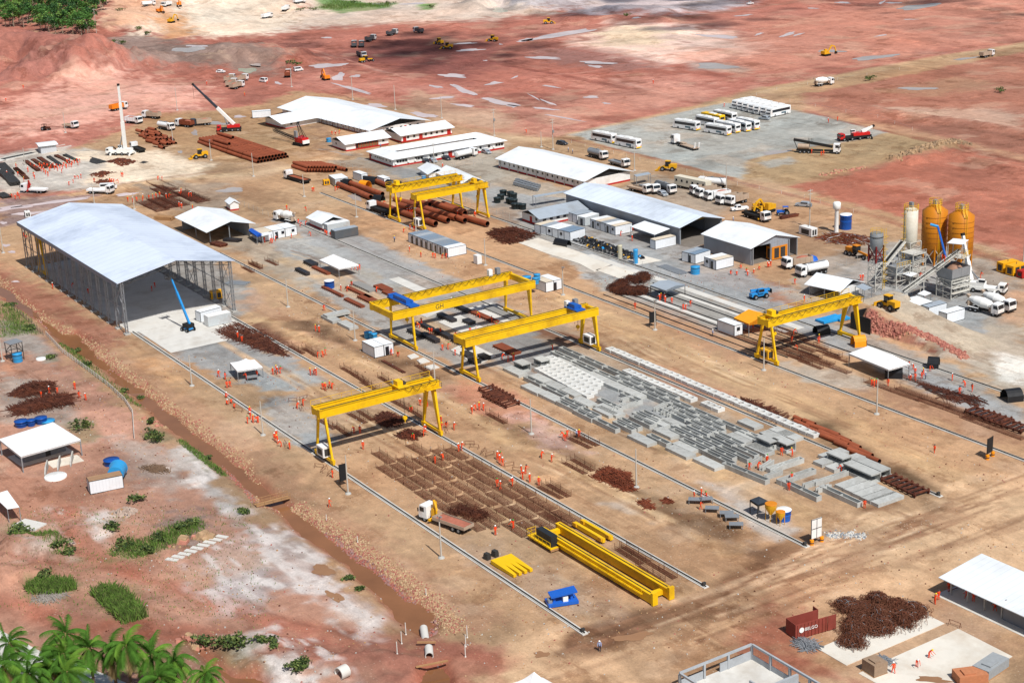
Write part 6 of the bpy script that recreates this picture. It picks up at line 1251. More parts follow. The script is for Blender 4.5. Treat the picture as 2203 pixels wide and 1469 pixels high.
for k,y in enumerate((226.5,229.2,231.8,234.5,238.5,242)):
 t=thing('casting_rail','long dark steel form rail on the far grey strip, %s from the crane rail'%ORD[k],'rail',(-283,y,0),0,'form rails on the far grey strip');MB().box(-30,32+k*2,-.07,.07,.02,.2).box(-30,32+k*2,-.1,.1,0,.06).build('beam',MOULD,t)
for k,(x0,x1,y0,y1) in enumerate(((-312,-262,240.2,241.4),(-306,-270,232.6,233.8),(-345,-262,244,246.2))):struct(MB().box(x0,x1,y0,y1,-.05,.12).build('casting_bed',CONCL))
tk=proto('storage_tank|a',lambda:MB().lathe([(1.0,0),(1.15,1.5),(1.2,1.52),(1.2,1.65),(.01,1.8)],14),mat('dark_green_plastic',(34,46,48),.45,.1))
for k,(t_,x,y) in enumerate((('b2',2010,295),('b2',2040,270),('b2',2060,235),('b2',2120,245),('b2',2110,300),('b2',2150,310),('b3',20,260),('b3',15,310),('b3',60,345),('b3',95,350),('b3',30,345))):put('storage_tank',tk,P(t_,x,y),0,'dark green plastic tank of the tank store, %s from the far cranes'%ORD[k],'tank','dark tanks of the tank store')
ib=proto('cage_tote|a',lambda:frame_tower(MB().box(-.5,.5,-.5,.5,.15,1.1),-.56,.56,-.56,.56,1.15,2,.07,.05),STEEL)
for i in range(8):
 for j in range(3):put('cage_tote',ib,P('b3',35+i*25+j*8,150+i*7-j*14),.5,'grey caged tote of the block beside the warehouse, row %s, %s along'%(ORD[j],ORD[i]),'tote','grey totes beside the warehouse')
def heap(label,pts,h,m,n,kind='bar',s=1.2,z=0.0,name='scrap_heap',seed=1):
 lump=[];r_=random.Random(seed);q=[(p if isinstance(p,Vector) else P(*p)) for p in pts];cx=sum(v.x for v in q)/len(q);cy=sum(v.y for v in q)/len(q);b=MB();ms=m if isinstance(m,list) else[m]
 for k in range(n):
  i=r_.randrange(len(q));u=r_.random()**.5;w=r_.random();a,c=q[i],q[(i+1)%len(q)];x,y=cx+((a.x+(c.x-a.x)*w)-cx)*u,cy+((a.y+(c.y-a.y)*w)-cy)*u;zt=h*(1-u**2)*(.25+.9*r_.random())*(.55+.6*abs(math.sin(x*.9+seed)*math.cos(y*1.1)))+.05
  if kind=='coil':
   if k<18:lump.append((x,y,.35+.65*r_.random()))
   lx,ly,lh=lump[r_.randrange(len(lump))];gx_,gy_=r_.gauss(0,.85),r_.gauss(0,.85);x,y=lx+gx_,ly+gy_;zt=h*lh*math.exp(-(gx_**2+gy_**2)/2.2)*(.3+.8*r_.random())+.05
  mi_=0 if r_.random()<.8 else r_.randrange(len(ms))
  if kind=='bar':ga=r_.choice((0,0,.12,-.15,1.5,2.6))+r_.gauss(0,.12);d=Vector((math.cos(ga),math.sin(ga),r_.gauss(0,.05)))*s*(.4+r_.random()*.8);b.bar((x-cx-d.x,y-cy-d.y,max(.05,zt-d.z)),(x-cx+d.x,y-cy+d.y,max(.05,zt+d.z)),.05+.05*r_.random(),None,mi_)
  elif kind=='coil':
   a0=r_.uniform(0,6.28);tl=r_.uniform(-.9,.9);rr=s*(.3+.25*r_.random());pr=[]
   for j in range(9):th=2*math.pi*j/8;pr.append((x-cx+rr*math.cos(th)*math.cos(a0),y-cy+rr*math.cos(th)*math.sin(a0),max(.05,zt*.8+rr*math.sin(th)*math.cos(tl)+.2)))
   b.path(pr,.022+.02*r_.random(),3,mi_)
  else:
   e=s*(.3+.7*r_.random())*.5;v=[Vector((r_.uniform(-1,1),r_.uniform(-1,1),r_.uniform(-.6,.6))).normalized()*e for _ in range(0)]
   b.cone((x-cx,y-cy,max(0,zt-e*.8)),(x-cx+e*r_.uniform(-.4,.4),y-cy+e*r_.uniform(-.4,.4),zt+e*.5),e,e*r_.uniform(.25,.7),r_.choice((4,5,6)),mi_,True,False)
 o=b.build(name,ms,None,(cx,cy,z));tag(o,label,name.replace('_',' '),kind='stuff');return o
SM=[REBAR,SCRAP,STEEL,WHITEP]
heap('big tangled heap of rusty scrap wire on the pale slab at the near right',[('d4',600,880),('d4',640,800),('d4',850,770),('d4',1090,830),('d4',1300,880),('d4',1200,1000),('d4',960,1160),('d4',640,1160),('d4',760,1000)],1.7,[REBAR,SCRAP,SCRAP,SCRAP,REBAR,STEEL,RUST],6500,'coil',1.2,seed=5)
heap('ring of rusty wire coils beside the grey metal canopy',[('b3',820,1020),('b3',1060,890),('b3',1200,950),('b3',1110,1070),('b3',920,1050)],1.2,[SCRAP,TARP,REBAR],2600,'coil',1.5,seed=6)
heap('rusty offcut heap on the store yard under the tall white crane',[('a1',880,1350),('a1',1000,1320),('a1',1150,1350),('a1',1020,1395)],1.0,[SCRAP,RUST],420,'rock',1.4,seed=7)
heap('rusty offcut heap nearer to the road with workers beside it',[('b1',720,75),('b1',850,40),('b1',970,50),('b1',850,110)],1.0,[SCRAP,RUST],360,'rock',1.4,seed=8);heap('small rusty heap behind the white flatbed truck on the road',[('b1',770,130),('b1',900,105),('b1',950,130),('b1',830,155)],.9,[SCRAP,RUST],220,'rock',1.2,seed=9)
heap('long pile of rusty bars on the grey strip left of the long portal row',[('c1',80,500),('c1',250,400),('c1',450,395),('c1',460,470),('c1',200,520)],1.1,[SCRAP,REBAR],900,'bar',1.6,seed=10)
heap('pile of long rusty bars above the dark blue tanks',[('c1',80,620),('c1',360,530),('c1',590,500),('c1',600,570),('c1',150,670)],.8,[SCRAP,REBAR],900,'bar',2.6,seed=11)
heap('rusty rebar bundles scattered on the grey yard by the container',[('b1',1790,1370),('b1',1960,1290),('b2',140,1410),('c2',260,175),('c2',100,140),('c1',2000,60)],.35,[SCRAP,REBAR],900,'bar',2.4,seed=12)
heap('scattered dark steel pieces under the first yellow crane',[('c2',1010,690),('c2',1110,650),('c2',1230,700),('c2',1150,760),('c2',1030,750)],.8,[SCRAP,REBAR],420,'bar',1.8,seed=13)
heap('jumble of rusty steel under the right end of the first yellow crane',[('c2',1170,850),('c2',1280,800),('c2',1390,820),('c2',1300,870)],.7,[SCRAP,RUST],300,'bar',1.6,seed=14)
heap('heap of rusty frames beside the lamp pole at the third rail',[('c3',650,1180),('c3',800,1100),('c3',980,1160),('c3',1040,1290),('c3',930,1300),('c3',800,1230)],.9,[RUST,SCRAP],700,'bar',1.1,seed=15)
heap('small flat rusty pile on the tan ground, larger of two',[('c3',1060,1400),('c3',1120,1370),('c3',1190,1440),('c3',1130,1445)],.4,[RUST,SCRAP],160,'bar',1.0,seed=16);heap('small flat rusty pile on the tan ground, smaller of two',[('c3',1250,1385),('c3',1300,1362),('c3',1345,1385),('c3',1290,1402)],.35,[RUST,SCRAP],100,'bar',.8,seed=17)
heap('rusty loops of wire beside the crane truck',[('d2',1590,20),('d2',1720,10),('d2',1880,80),('d2',1900,110),('d2',1720,90)],.5,[SCRAP,REBAR],420,'coil',1.1,seed=18)
heap('dark rusty lattice steel beside the cabins row on the far strip',[('b2',1930,560),('b2',2000,520),('b2',2165,500),('b3',220,560),('b3',60,620),('b2',2060,640)],1.0,[SCRAP,RUST],800,'bar',2.2,seed=19)
heap('long tangle of rusty bars beyond the culvert row, behind the pipe offcuts',[('c3',1820,530),('c3',2130,640),('c4',250,750),('c4',60,650),('c3',2000,560)],.5,[SCRAP,REBAR],520,'bar',2.6,seed=20)
heap('rusty bars and small parts scattered on the far strip right of the tent',[('c4',1280,400),('c4',1500,450),('c4',1850,540),('c4',1800,600),('c4',1500,540)],.25,[SCRAP,DSTEEL],260,'bar',1.8,seed=21)
heap('tools and tank parts stored along the fence behind the pale concrete bed',[('b3',490,600),('b3',600,570),('b3',900,680),('b3',1120,760),('b3',1000,780),('b3',700,690)],.9,[TARP,SCRAP,STEEL,YELG,BTARP],420,'rock',1.5,seed=22)
heap('scrap metal and timber stored behind the grey tower silo',[('b4',440,590),('b4',600,540),('b4',880,580),('b4',900,640),('b4',600,640)],.7,[RUST,STEEL,WOOD,WHITEP],420,'bar',2.2,seed=23)
heap('broken building rubble and debris beside the small pink mound',[('d1',900,60),('d1',1060,10),('d1',1150,40),('d1',1050,100)],.6,[mat('rubble',(170,150,136),.9,.25,1),WOOD,PRED],160,'rock',1.0,name='rubble_heap',seed=24)
heap('grey timber debris lying in the grass by the palms',[('d1',230,790),('d1',400,720),('d1',560,730),('d1',440,790)],.3,[mat('grey_timber',(150,142,134),.9,.2)],120,'bar',1.6,name='timber_heap',seed=25)
heap('dry branches lying on the pale ground right of the fallen tank',[('c1',1150,1110),('c1',1300,1080),('c1',1420,1130),('c1',1300,1150)],.3,[mat('dry_branch',(120,96,76),.9,.2)],160,'bar',1.2,name='branch_heap',seed=26)
STONE=mat('riprap_stone',(168,138,106),.9,.25,1.0,rand=0);RSTONE=mat('red_stone',(158,98,86),.9,.2,1.0)
def stones(label,path,w,n,ms,s,seed,name='stone_bank',zf=None):
 r_=random.Random(seed);b=MB();pts=[P(*q) for q in path];seg=[(a,c,(c-a).length) for a,c in zip(pts[:-1],pts[1:])];tot=sum(k[2] for k in seg)
 for k in range(n):
  u=r_.random()*tot
  for a,c,l in seg:
   if u<=l:break
   u-=l
  p=a+(c-a)*(u/l);d=(c-a).normalized();off=r_.gauss(0,w*.45);x,y=p.x-d.y*off,p.y+d.x*off;e=s*(.35+r_.random()**2);z=gz(x,y)
  b.cone((x,y,z-e*.3),(x+e*r_.uniform(-.3,.3),y+e*r_.uniform(-.3,.3),z+e*r_.uniform(.25,.5)),e*.6,e*r_.uniform(.2,.45),r_.choice((4,5,6)),r_.randrange(len(ms)),True,False)
 o=b.build(name,ms);return tag(o,label,'stones',kind='stuff')
PTH=[('b1',-40,900),('b1',150,1080),('b1',420,1290),('c1',640,0),('c1',850,150),('c1',1200,430),('c1',1600,740),('c1',2000,1040),('d2',60,-20),('d2',320,0)]
stones('pale riprap stones lining the yard side of the canal, upper stretch',PTH,1.9,6500,[STONE,STONE,RSTONE,mat('pale_stone',(188,162,128),.9,.15,1)],.34,31)
stones('pale riprap stones lining the yard side of the canal, lower stretch',[('d2',300,-20),('d2',500,110),('d2',800,290),('d2',1100,500),('d2',1400,740),('d2',1560,880),('d2',1680,1050)],2.2,6500,[STONE,STONE,RSTONE,MATS['pale_stone']],.30,32)
stones('dark red stones at the water edge of the canal',[('d2',560,190),('d2',740,330),('d2',980,500),('d2',1200,700),('d2',1420,860),('d2',1470,1050)],1.0,1500,[RSTONE,mat('grey_red_stone',(150,116,110),.9,.2,1)],.45,33)
stones('dark red stones at the water edge of the canal, upper stretch',[('b1',100,1075),('b1',440,1340),('c1',640,30),('c1',1000,345),('c1',1400,655),('c1',1800,975),('d2',30,-10),('d2',330,30)],.8,1800,[RSTONE,MATS['grey_red_stone']],.4,37)
stones('red rubble slope along the batching plant ramp',[('b4',870,1330),('c4',1000,0),('c4',1250,50),('c4',1500,120),('c4',1700,205)],1.3,1900,[RSTONE,mat('pink_stone',(180,122,104),.9,.2,1)],.7,34)
stones('spoil of broken rock along the lower edge of the bus park',[('a4',1080,1340),('a4',1300,1280),('a4',1500,1230),('a4',1690,1195)],3.0,900,[mat('brown_rock',(140,116,92),.9,.2),STONE],1.3,35)
stones('white broken concrete beside the white board',[('d4',540,250),('d4',700,230),('d4',860,260)],1.6,500,[CONCL,STEEL],.35,36)
BITS=[CONC,WOOD,SCRAP,STONE,RSTONE,STONE]
for k,(pth,w,n,lb) in enumerate((([('c1',1500,200),('c2',400,500),('c2',1200,1200),('d3',600,900)],13,1300,'small debris and stones strewn between the two near rails'),([('b2',300,1000),('c2',1000,300),('c3',600,1000),('d3',1900,250)],11,1300,'small debris and stones strewn between the second and third rails'),([('b2',1300,700),('b3',600,1250),('c4',700,600),('c4',2100,1300)],9,1100,'small debris and stones strewn on the wide tan road'),([('c1',300,300),('c1',900,900),('d1',1400,700),('d2',900,1250)],22,2600,'stones and litter strewn over the rough near ground'),([('d2',1500,1100),('d3',900,1100),('d4',700,500),('d4',1900,200)],16,1100,'small stones strewn over the near road junction'),([('b3',700,950),('b3',1800,950),('b4',900,1200),('b4',1800,900)],12,1000,'small debris strewn around the batching plant yard'))):stones(lb,pth,w,n,BITS,.26,60+k,'debris')
for k,(a,c) in enumerate(((('a4',870,1390),('a4',480,1460)),(('c1',1180,690),('c1',1370,760)),(('d1',1400,340),('d1',1740,250)),(('d1',1520,1080),('d1',1660,1180)))):stones(('loose grey rocks at the lower left of the bus park spoil','white rocks on the canal bank near the shrubs','pale pink boulders beside the stepping slabs','pink boulders beside the palms')[k],[a,c],1.6,(160,60,14,26)[k],[STONE,MATS['pink_stone']],(1.1,.7,1.8,1.0)[k],40+k)
VW=mat('vehicle_white',(234,236,236),.35,.03,.8,dirt=(186,146,116),dirt_amt=.5);VO=mat('vehicle_orange',(226,130,30),.45,.06,.8,dirt=(170,100,50));VR=mat('vehicle_red',(196,36,34),.4,.06,.8,dirt=(140,60,50))
CH=mat('chassis_black',(34,33,32),.7,.15);EARTH=mat('red_earth_load',(170,104,84),.95,.2,.9);DUSTY=mat('dusty_steel',(176,156,136),.7,.12,.6,dirt=(150,96,76),dirt_amt=.6);DBLU=mat('vehicle_blue',(34,96,190),.4,.06);SILV=mat('car_silver',(170,178,186),.3,.05,metal=.3);DARKC=mat('car_dark',(58,62,70),.3,.08)
LITEB=mat('machine_light_blue',(44,140,206),.4,.06,.8);VY=mat('bus_yellow',(236,188,20),.4,.04);LIGHT=mat('lamp_lens',(240,240,230),.2,.02);GRAPH=mat('coach_graphic',(90,110,120),.4,.1)
def wheels(t,xs,y,r=.5,w=.3,hub=0):
 for x in xs:
  for s in(-1,1):
   def f():
    b=MB().cone((0,-w/2,0),(0,w/2,0),r,None,16,0,True,False);b.cone((0,-w/2-.02,0),(0,w/2+.02,0),r*.5,None,10,1);return b
   o=bpy.data.objects.new('wheel',proto('wheel|%s%s'%(r,w),f,[BLK,STEEL]));SC.collection.objects.link(o);o.parent=t;o.location=(x,s*y,r)
def part(t,name,m,*boxes):
 b=MB()
 for q in boxes:b.box(*q)
 return b.build(name,m,t)
def cab(t,x0,x1,w,z0,z1,m,slant=.25):
 c=MB().extr([(x0,z0),(x1,z0),(x1,z0+(z1-z0)*.45),(x1-slant,z1),(x0,z1)],-w/2,w/2).build('cab',m,t);h=z1-z0;x=lambda f:x1-slant*(f-.45)/.55
 MB().slab([(x(.5)+.02,-w/2+.12,z0+h*.5),(x(.5)+.02,w/2-.12,z0+h*.5),(x(.9)+.02,w/2-.12,z0+h*.9),(x(.9)+.02,-w/2+.12,z0+h*.9)],.03).build('windscreen',GLASS,c)
 for s in(-1,1):part(c,'side_window',GLASS,(x0+(x1-x0)*.3,x1-slant-.1,s*(w/2+.015)-.01,s*(w/2+.015)+.01,z0+h*.52,z0+h*.88));part(c,'headlight',LIGHT,(x1-.01,x1+.03,s*w*.36-.2,s*w*.36+.2,z0+h*.12,z0+h*.24));part(c,'mirror',CH,(x1-.2,x1-.05,s*(w/2+.25)-.08,s*(w/2+.25)+.08,z0+h*.5,z0+h*.8))
 part(c,'bumper',CH,(x1-.05,x1+.08,-w/2,w/2,z0-.25,z0+h*.08))
 return c
def truck_base(t,L,m=None,axles=2,w=2.5,zc=.75,zt=3.0):
 h=L/2;cab(t,h-1.9,h,w,zc,zt,m or VW);part(t,'chassis',CH,(-h,h-1.9,-.45,.45,.65,.95));wheels(t,[h-1.3]+[-h+1.2+1.35*k for k in range(axles)],w/2-.2,.52,.34)
def v_dump(t,L=8,m=None,bed=None,load=EARTH,cabm=None):
 truck_base(t,L,cabm);h=L/2;x1=h-2.15
 b=MB();b.extr([(-h-.2,1.05),(x1,1.05),(x1,2.7),(-h,2.7)],-1.25,-1.15).extr([(-h-.2,1.05),(x1,1.05),(x1,2.7),(-h,2.7)],1.15,1.25);b.box(x1-.1,x1,-1.149,1.149,1.05,2.9).box(-h-.15,-h-.03,-1.149,1.149,1.06,2.6).box(-h-.02,x1-.101,-1.149,1.149,1.05,1.15)
 for k in range(4):x=-h+.6+k*(L-3.2)/3;b.box(x,x+.12,-1.32,-1.251,1.1,2.65).box(x,x+.12,1.251,1.32,1.1,2.65)
 d=b.build('dump_body',bed or DUSTY,t)
 if load:MB().lathe([(1.0,0),(.75,.35),(.3,.55),(.01,.6)],10,0,(0,0)).build('load',load,d,(-h+2.3,0,2.2)).scale=(2.0,1.1,1)
def v_mixer(t,L=8.6):
 truck_base(t,L,VW,2);h=L/2;b=MB();p=Vector((h-2.4,0,2.15));q=Vector((-h+.2,0,2.75));d=q-p;st=[(0,.55),(.12,1.0),(.42,1.25),(.75,1.0),(1,.5)]
 for(a,r0),(c,r1) in zip(st[:-1],st[1:]):b.cone(p+d*a,p+d*c,r0,r1,20,0,False)
 b.cone(p-d*.02,p,.5,.55,16,0);b.cone(q,q+d*.01,.5,.35,16,0);b.build('drum',WHITEP,t)
 MB().bar((-h+.1,0,3.2),(-h-.6,0,3.5),.9,.6,0,.7,.5).bar((-h-.3,0,2.2),(-h-.9,.2,1.2),.4,.1).build('chute',DUSTY,t);part(t,'drum_stand',DUSTY,(h-2.7,h-2.2,-.9,.9,.96,2.0),(-h+.1,-h+.5,-1,1,.96,2.2));part(t,'mudguard',VW,(-h+.3,-h+3.2,-1.25,-.8,1.1,1.2),(-h+.3,-h+3.2,.8,1.25,1.1,1.2));part(t,'water_tank',WHITEP,(h-2.6,h-2.1,-1.15,1.15,2.05,2.6))
def v_tank(t,L=9,m=None):
 truck_base(t,L,VW,2);h=L/2;b=MB();st=[(-h-.1,.5),(-h+.1,1.0),(h-2.5,1.0),(h-2.3,.5)]
 for(a,r0),(c,r1) in zip(st[:-1],st[1:]):b.cone((a,0,2.0),(c,0,2.0),r0*1.1,r1*1.1,20,0,True)
 b.build('tank',m or VW,t);part(t,'catwalk',STEEL,(-h+.5,h-3,-.35,.35,3.08,3.16));part(t,'hatch',STEEL,(-.4,.4,-.3,.3,3.17,3.35));part(t,'side_locker',CH,(-1,1.2,-1.2,-.6,.5,1.0),(-1,1.2,.6,1.2,.5,1.0))
def v_flat(t,L=9,bed=None,arm=None,load=None,cabm=None,low=False):
 truck_base(t,L,cabm,2);h=L/2;e=h-3.2 if arm else h-2.1
 k=part(t,'flat_bed',bed or DUSTY,(-h-.2,e,-1.25,1.25,.96,1.14),(-h-.2,e,-1.25,-1.18,1.141,1.55),(-h-.2,e,1.18,1.25,1.141,1.55),(-h-.2,-h-.12,-1.179,1.179,1.141,1.55),(e-.07,e,-1.179,1.179,1.141,1.6))
 if load:part(k,'load',load,(-h+.2,e-.5,-1.0,1.0,1.15,1.4))
 if arm:
  a=part(t,'crane_column',arm,(h-2.9,h-2.3,-.45,.45,.96,2.6));MB().bar((h-2.6,0,2.6),(h-2.9,.2,4.1),.42).bar((h-2.9,.2,4.0),(h-3.6,.4,2.5),.34).bar((h-2.6,-.5,1.2),(h-2.6,-.5,3.6),.25).build('crane_arm',arm,a);part(t,'outrigger',arm,(h-2.8,h-2.4,-1.5,-.5,.6,.95),(h-2.8,h-2.4,.5,1.5,.6,.95))
def v_bus(t,m=None,L=11.2,gr=True):
 h=L/2;m=m or VW;b=MB().extr([(-h,.35),(h-.1,.35),(h,1.2),(h-.15,2.2),(h-.55,3.35),(-h+.2,3.4),(-h,3.1)],-1.27,1.27).build('body',m,t)
 for s in(-1,1):
  part(b,'side_window',GLASS,(-h+.5,h-1.0,s*1.28-.015,s*1.28+.015,1.75,2.75))
  if gr:part(b,'side_graphic',GRAPH,(-h+2.6,-h+5.2,s*1.28-.012,s*1.28+.012,.8,1.45))
  part(b,'headlight',LIGHT,(h-.05,h+.02,s*.9-.2,s*.9+.2,.7,.95));part(b,'tail_light',VR,(-h-.02,-h+.01,s*1.0-.15,s*1.0+.15,.8,1.3))
 MB().slab([(h+.01,-1.1,1.35),(h+.01,1.1,1.35),(h-.33,1.0,2.9),(h-.33,-1.0,2.9)],.03).build('windscreen',GLASS,b);part(b,'rear_window',GLASS,(-h-.02,-h+.02,-.95,.95,1.9,2.7));part(b,'roof_unit',WHITEP,(-1.8,1.4,-.8,.8,3.38,3.62),(-h+1,-h+2,-.5,.5,3.38,3.5));part(b,'bumper',VY,(-h-.06,-h+.02,-1.2,1.2,.36,.75));wheels(t,[h-2.6,-h+3.0,-h+1.7],1.12,.5,.3)
def v_car(t,m=SILV,L=4.3,van=False,pick=False):
 h=L/2;pr=[(-h,.3),(h,.3),(h,.75),(h-1.0,.95),(h-1.7,1.45),(-h+.9,1.48),(-h+.15,1.0),(-h,.85)]
 if van:pr=[(-h,.35),(h,.35),(h,.95),(h-.5,1.2),(h-1.0,2.0),(-h,2.05)]
 if pick:pr=[(-h,.4),(h,.4),(h,.95),(h-1.2,1.05),(h-1.8,1.7),(-.3,1.72),(-.4,1.05),(-h,1.05)]
 b=MB().extr(pr,-.86,.86).build('body',m,t)
 zt,zb=(1.95,1.25) if van else(1.62,1.1) if pick else(1.38,.98)
 for s in(-1,1):part(b,'side_window',GLASS,((-h+.2 if van else-.2 if pick else-h+.8),h-1.25 if van else h-1.75,s*.865-.01,s*.865+.01,zb,zt));part(b,'headlight',LIGHT,(h-.04,h+.015,s*.6-.15,s*.6+.15,.6,.75))
 x0,x1=(h-.98,h-.5) if van else(h-1.78,h-1.2) if pick else(h-1.68,h-1.02);MB().slab([(x1+.02,-.72,zb),(x1+.02,.72,zb),(x0+.02,.65,zt),(x0+.02,-.65,zt)],.03).build('windscreen',GLASS,b)
 part(b,'rear_window',GLASS,(-h+.1 if not(van or pick) else(-h-.02 if van else-.37),-h+.16 if not(van or pick) else(-h+.02 if van else-.31),-.6,.6,zb,zt));wheels(t,[h-.85,-h+.85],.75,.33,.22)
def v_loader(t,m=YELG):
 part(t,'engine_body',m,(-3,-.6,-.9,.9,1.0,2.3),(-.59,1.6,-.6,.6,.9,1.6));c=part(t,'cab',CH,(-.9,.6,-.7,.7,1.61,3.2));part(c,'cab_window',GLASS,(-.7,.62,-.72,.72,2.1,3.0));part(c,'cab_roof',m,(-1,.75,-.8,.8,3.21,3.35))
 for s in(-1,1):MB().bar((.9,s*.5,1.7),(3.0,s*.5,.7),.22,.35).build('lift_arm',m,t)
 MB().extr([(2.9,.15),(4.1,.1),(4.0,.25),(3.1,.4),(3.0,1.2),(2.85,1.2)],-1.35,1.35).build('bucket',m,t);wheels(t,[1.5,-1.8],.95,.75,.5)
def v_excav(t,m=VO):
 for s in(-1,1):MB().extr([(-1.9,.2),(-1.6,0),(1.6,0),(1.9,.2),(1.9,.65),(1.6,.85),(-1.6,.85),(-1.9,.65)],s*1.1-.3,s*1.1+.3).build('track',BLK,t)
 u=part(t,'upper_body',m,(-2.2,1.3,-1.3,1.3,.95,1.5),(-2.2,-.3,-1.3,1.3,1.501,2.3));c=part(u,'cab',m,(-.2,1.3,.35,1.3,1.51,2.9));part(c,'cab_window',GLASS,(0,1.32,.33,1.32,1.9,2.75))
 MB().bar((1.0,-.2,1.6),(3.2,-.2,4.4),.5,.6).bar((3.2,-.2,4.4),(5.2,-.2,3.6),.45,.5).build('boom',m,t);MB().bar((5.0,-.2,3.9),(6.0,-.2,1.4),.35,.45).build('stick',m,t);MB().extr([(5.6,.4),(6.5,.3),(6.4,1.3),(5.8,1.4)],-.75,.35).build('bucket',CH,t)
def v_grader(t,m=YELG):
 part(t,'engine_body',m,(-3.6,-.9,-.7,.7,1.0,2.2));MB().bar((-.9,0,1.7),(3.8,0,1.2),.4,.5).build('front_beam',m,t);c=part(t,'cab',CH,(-.9,.6,-.75,.75,1.2,3.0));part(c,'cab_roof',m,(-1,.7,-.85,.85,3.01,3.15));part(c,'cab_window',GLASS,(-.7,.62,-.77,.77,2.0,2.85));MB().bar((1.2,-1.6,.45),(2.0,1.6,.45),.15,.6).build('blade',CH,t);wheels(t,[3.6,-1.6,-3.0],.95,.62,.4)
def v_tractor(t,m=DBLU):
 part(t,'hood',m,(.2,2.0,-.4,.4,.8,1.5));part(t,'seat_base',m,(-1.2,.19,-.5,.5,.7,1.2));c=part(t,'canopy',m,(-1.3,.3,-.7,.7,2.4,2.5))
 for x,y in((-1.2,-.6),(-1.2,.6),(.2,-.6),(.2,.6)):part(t,'canopy_post',CH,(x-.04,x+.04,y-.04,y+.04,1.21,2.39))
 wheels(t,[-.8],.8,.8,.4);wheels(t,[1.6],.65,.45,.28)
def v_mcrane(t,m=WHITEP,boom=None,tip=None,L=10.5,ax=4,cm=None,r0=.95,two=None):
 h=L/2;part(t,'carrier',m if not cm else CH,(-h,h-1.8,-1.3,1.3,.8,1.5));cab(t,h-1.8,h,2.5,.8,2.6,cm or m);wheels(t,[h-1.6-k*(L-3)/(ax-1) for k in range(ax)],1.15,.6,.4)
 u=part(t,'turret',cm or m,(-h*.65,h*.15,-1.2,1.2,1.51,2.5));c=part(u,'crane_cab',m,(-.6,1.0,-1.25,-.45,2.51,3.4));part(c,'cab_window',GLASS,(-.4,1.02,-1.27,-.43,2.7,3.3));part(u,'counterweight',cm or m,(-h*.9,-h*.651,-1.25,1.25,1.5,2.5))
 a=Vector((-h*.45,.2,2.6));e=Vector(tip);d=e-a;b=MB();bm_=boom or m
 for k,(f0,f1,r) in enumerate(((0,.42,r0),(.40,.72,r0*.78),(.70,1,r0*.6))):MB().bar(a+d*f0,a+d*f1,r,r*1.15).build('boom_section',(two if two and k else bm_),t)
 n=d.normalized();MB().bar(e-n*.1,e+n*.6,.9*r0,.7*r0).build('boom_head',CH,t);MB().cone(e+n*.4,(e+n*.4)-Vector((0,0,max(1.0,min(6,e.z*.35)))),.05,None,4).build('hoist_rope',CH,t)
 MB().bar((h*.05,.2,1.9),a+d*.28,.28).build('lift_cylinder',STEEL,t)
 for x in(-h+.4,h-2.4):
  for s in(-1,1):part(t,'outrigger',m if not cm else CH,(x-.15,x+.15,min(s*1.3,s*2.3),max(s*1.3,s*2.3),.7,.95),(x-.25,x+.25,s*2.2-.25,s*2.2+.25,.02,.7))
def v_crawler(t):
 for s in(-1,1):MB().extr([(-2.6,.2),(-2.3,0),(2.3,0),(2.6,.2),(2.6,.9),(2.3,1.1),(-2.3,1.1),(-2.6,.9)],s*1.6-.4,s*1.6+.4).build('track',BLK,t)
 u=part(t,'upper_body',VR,(-3,2,-1.4,1.4,1.2,3.0));part(u,'counterweight',WHITEP,(-3.6,-3.01,-1.4,1.4,1.0,2.2));c=part(u,'cab',VR,(.8,2.4,-2.1,-1.41,1.3,3.1));part(c,'cab_window',GLASS,(.9,2.42,-2.12,-1.39,2.1,3.0))
 b=MB();a,e=Vector((1.5,0,1.6)),Vector((18,0,3.4));n=16
 for y in(-.6,.6):
  for z in(-.5,.5):b.bar(a+Vector((0,y,z)),e+Vector((0,y*.7,z*.6)),.16)
 for k in range(n):
  p,q=a+(e-a)*(k/n),a+(e-a)*((k+1)/n)
  for y in(-.6,.6):b.bar(p+Vector((0,y,-.5)),q+Vector((0,y,.5)),.09)
  b.bar(p+Vector((0,-.6,.5)),q+Vector((0,.6,.5)),.09)
 b.build('lattice_boom',CH,t);b=MB().bar((-1,-.8,3),(1.5,-.3,8),.2).bar((-1,.8,3),(1.5,.3,8),.2).bar((-2.8,-.8,3),(1.5,-.3,8),.12).bar((-2.8,.8,3),(1.5,.3,8),.12).bar((1.4,-.4,8),(1.4,.4,8),.3);b.build('mast',CH,t);MB().cone((1.5,0,8),(17.5,0,4),.05,None,4).build('pendant',CH,t);part(t,'service_stair',STEEL,(-.5,1.0,1.41,2.2,3.2,5.5))
def v_tele(t,m=LITEB):
 part(t,'chassis',m,(-2.4,2.2,-.7,.7,.7,1.5));c=part(t,'cab',m,(-.8,.8,-1.1,-.3,1.51,2.6));part(c,'cab_window',GLASS,(-.7,.82,-1.12,-.28,1.8,2.5));MB().bar((-2.2,.35,2.1),(3.2,.35,1.7),.5,.55).build('boom',m,t);part(t,'fork',CH,(3.2,3.4,-.5,1.1,.9,1.9));wheels(t,[1.5,-1.5],.95,.62,.42)
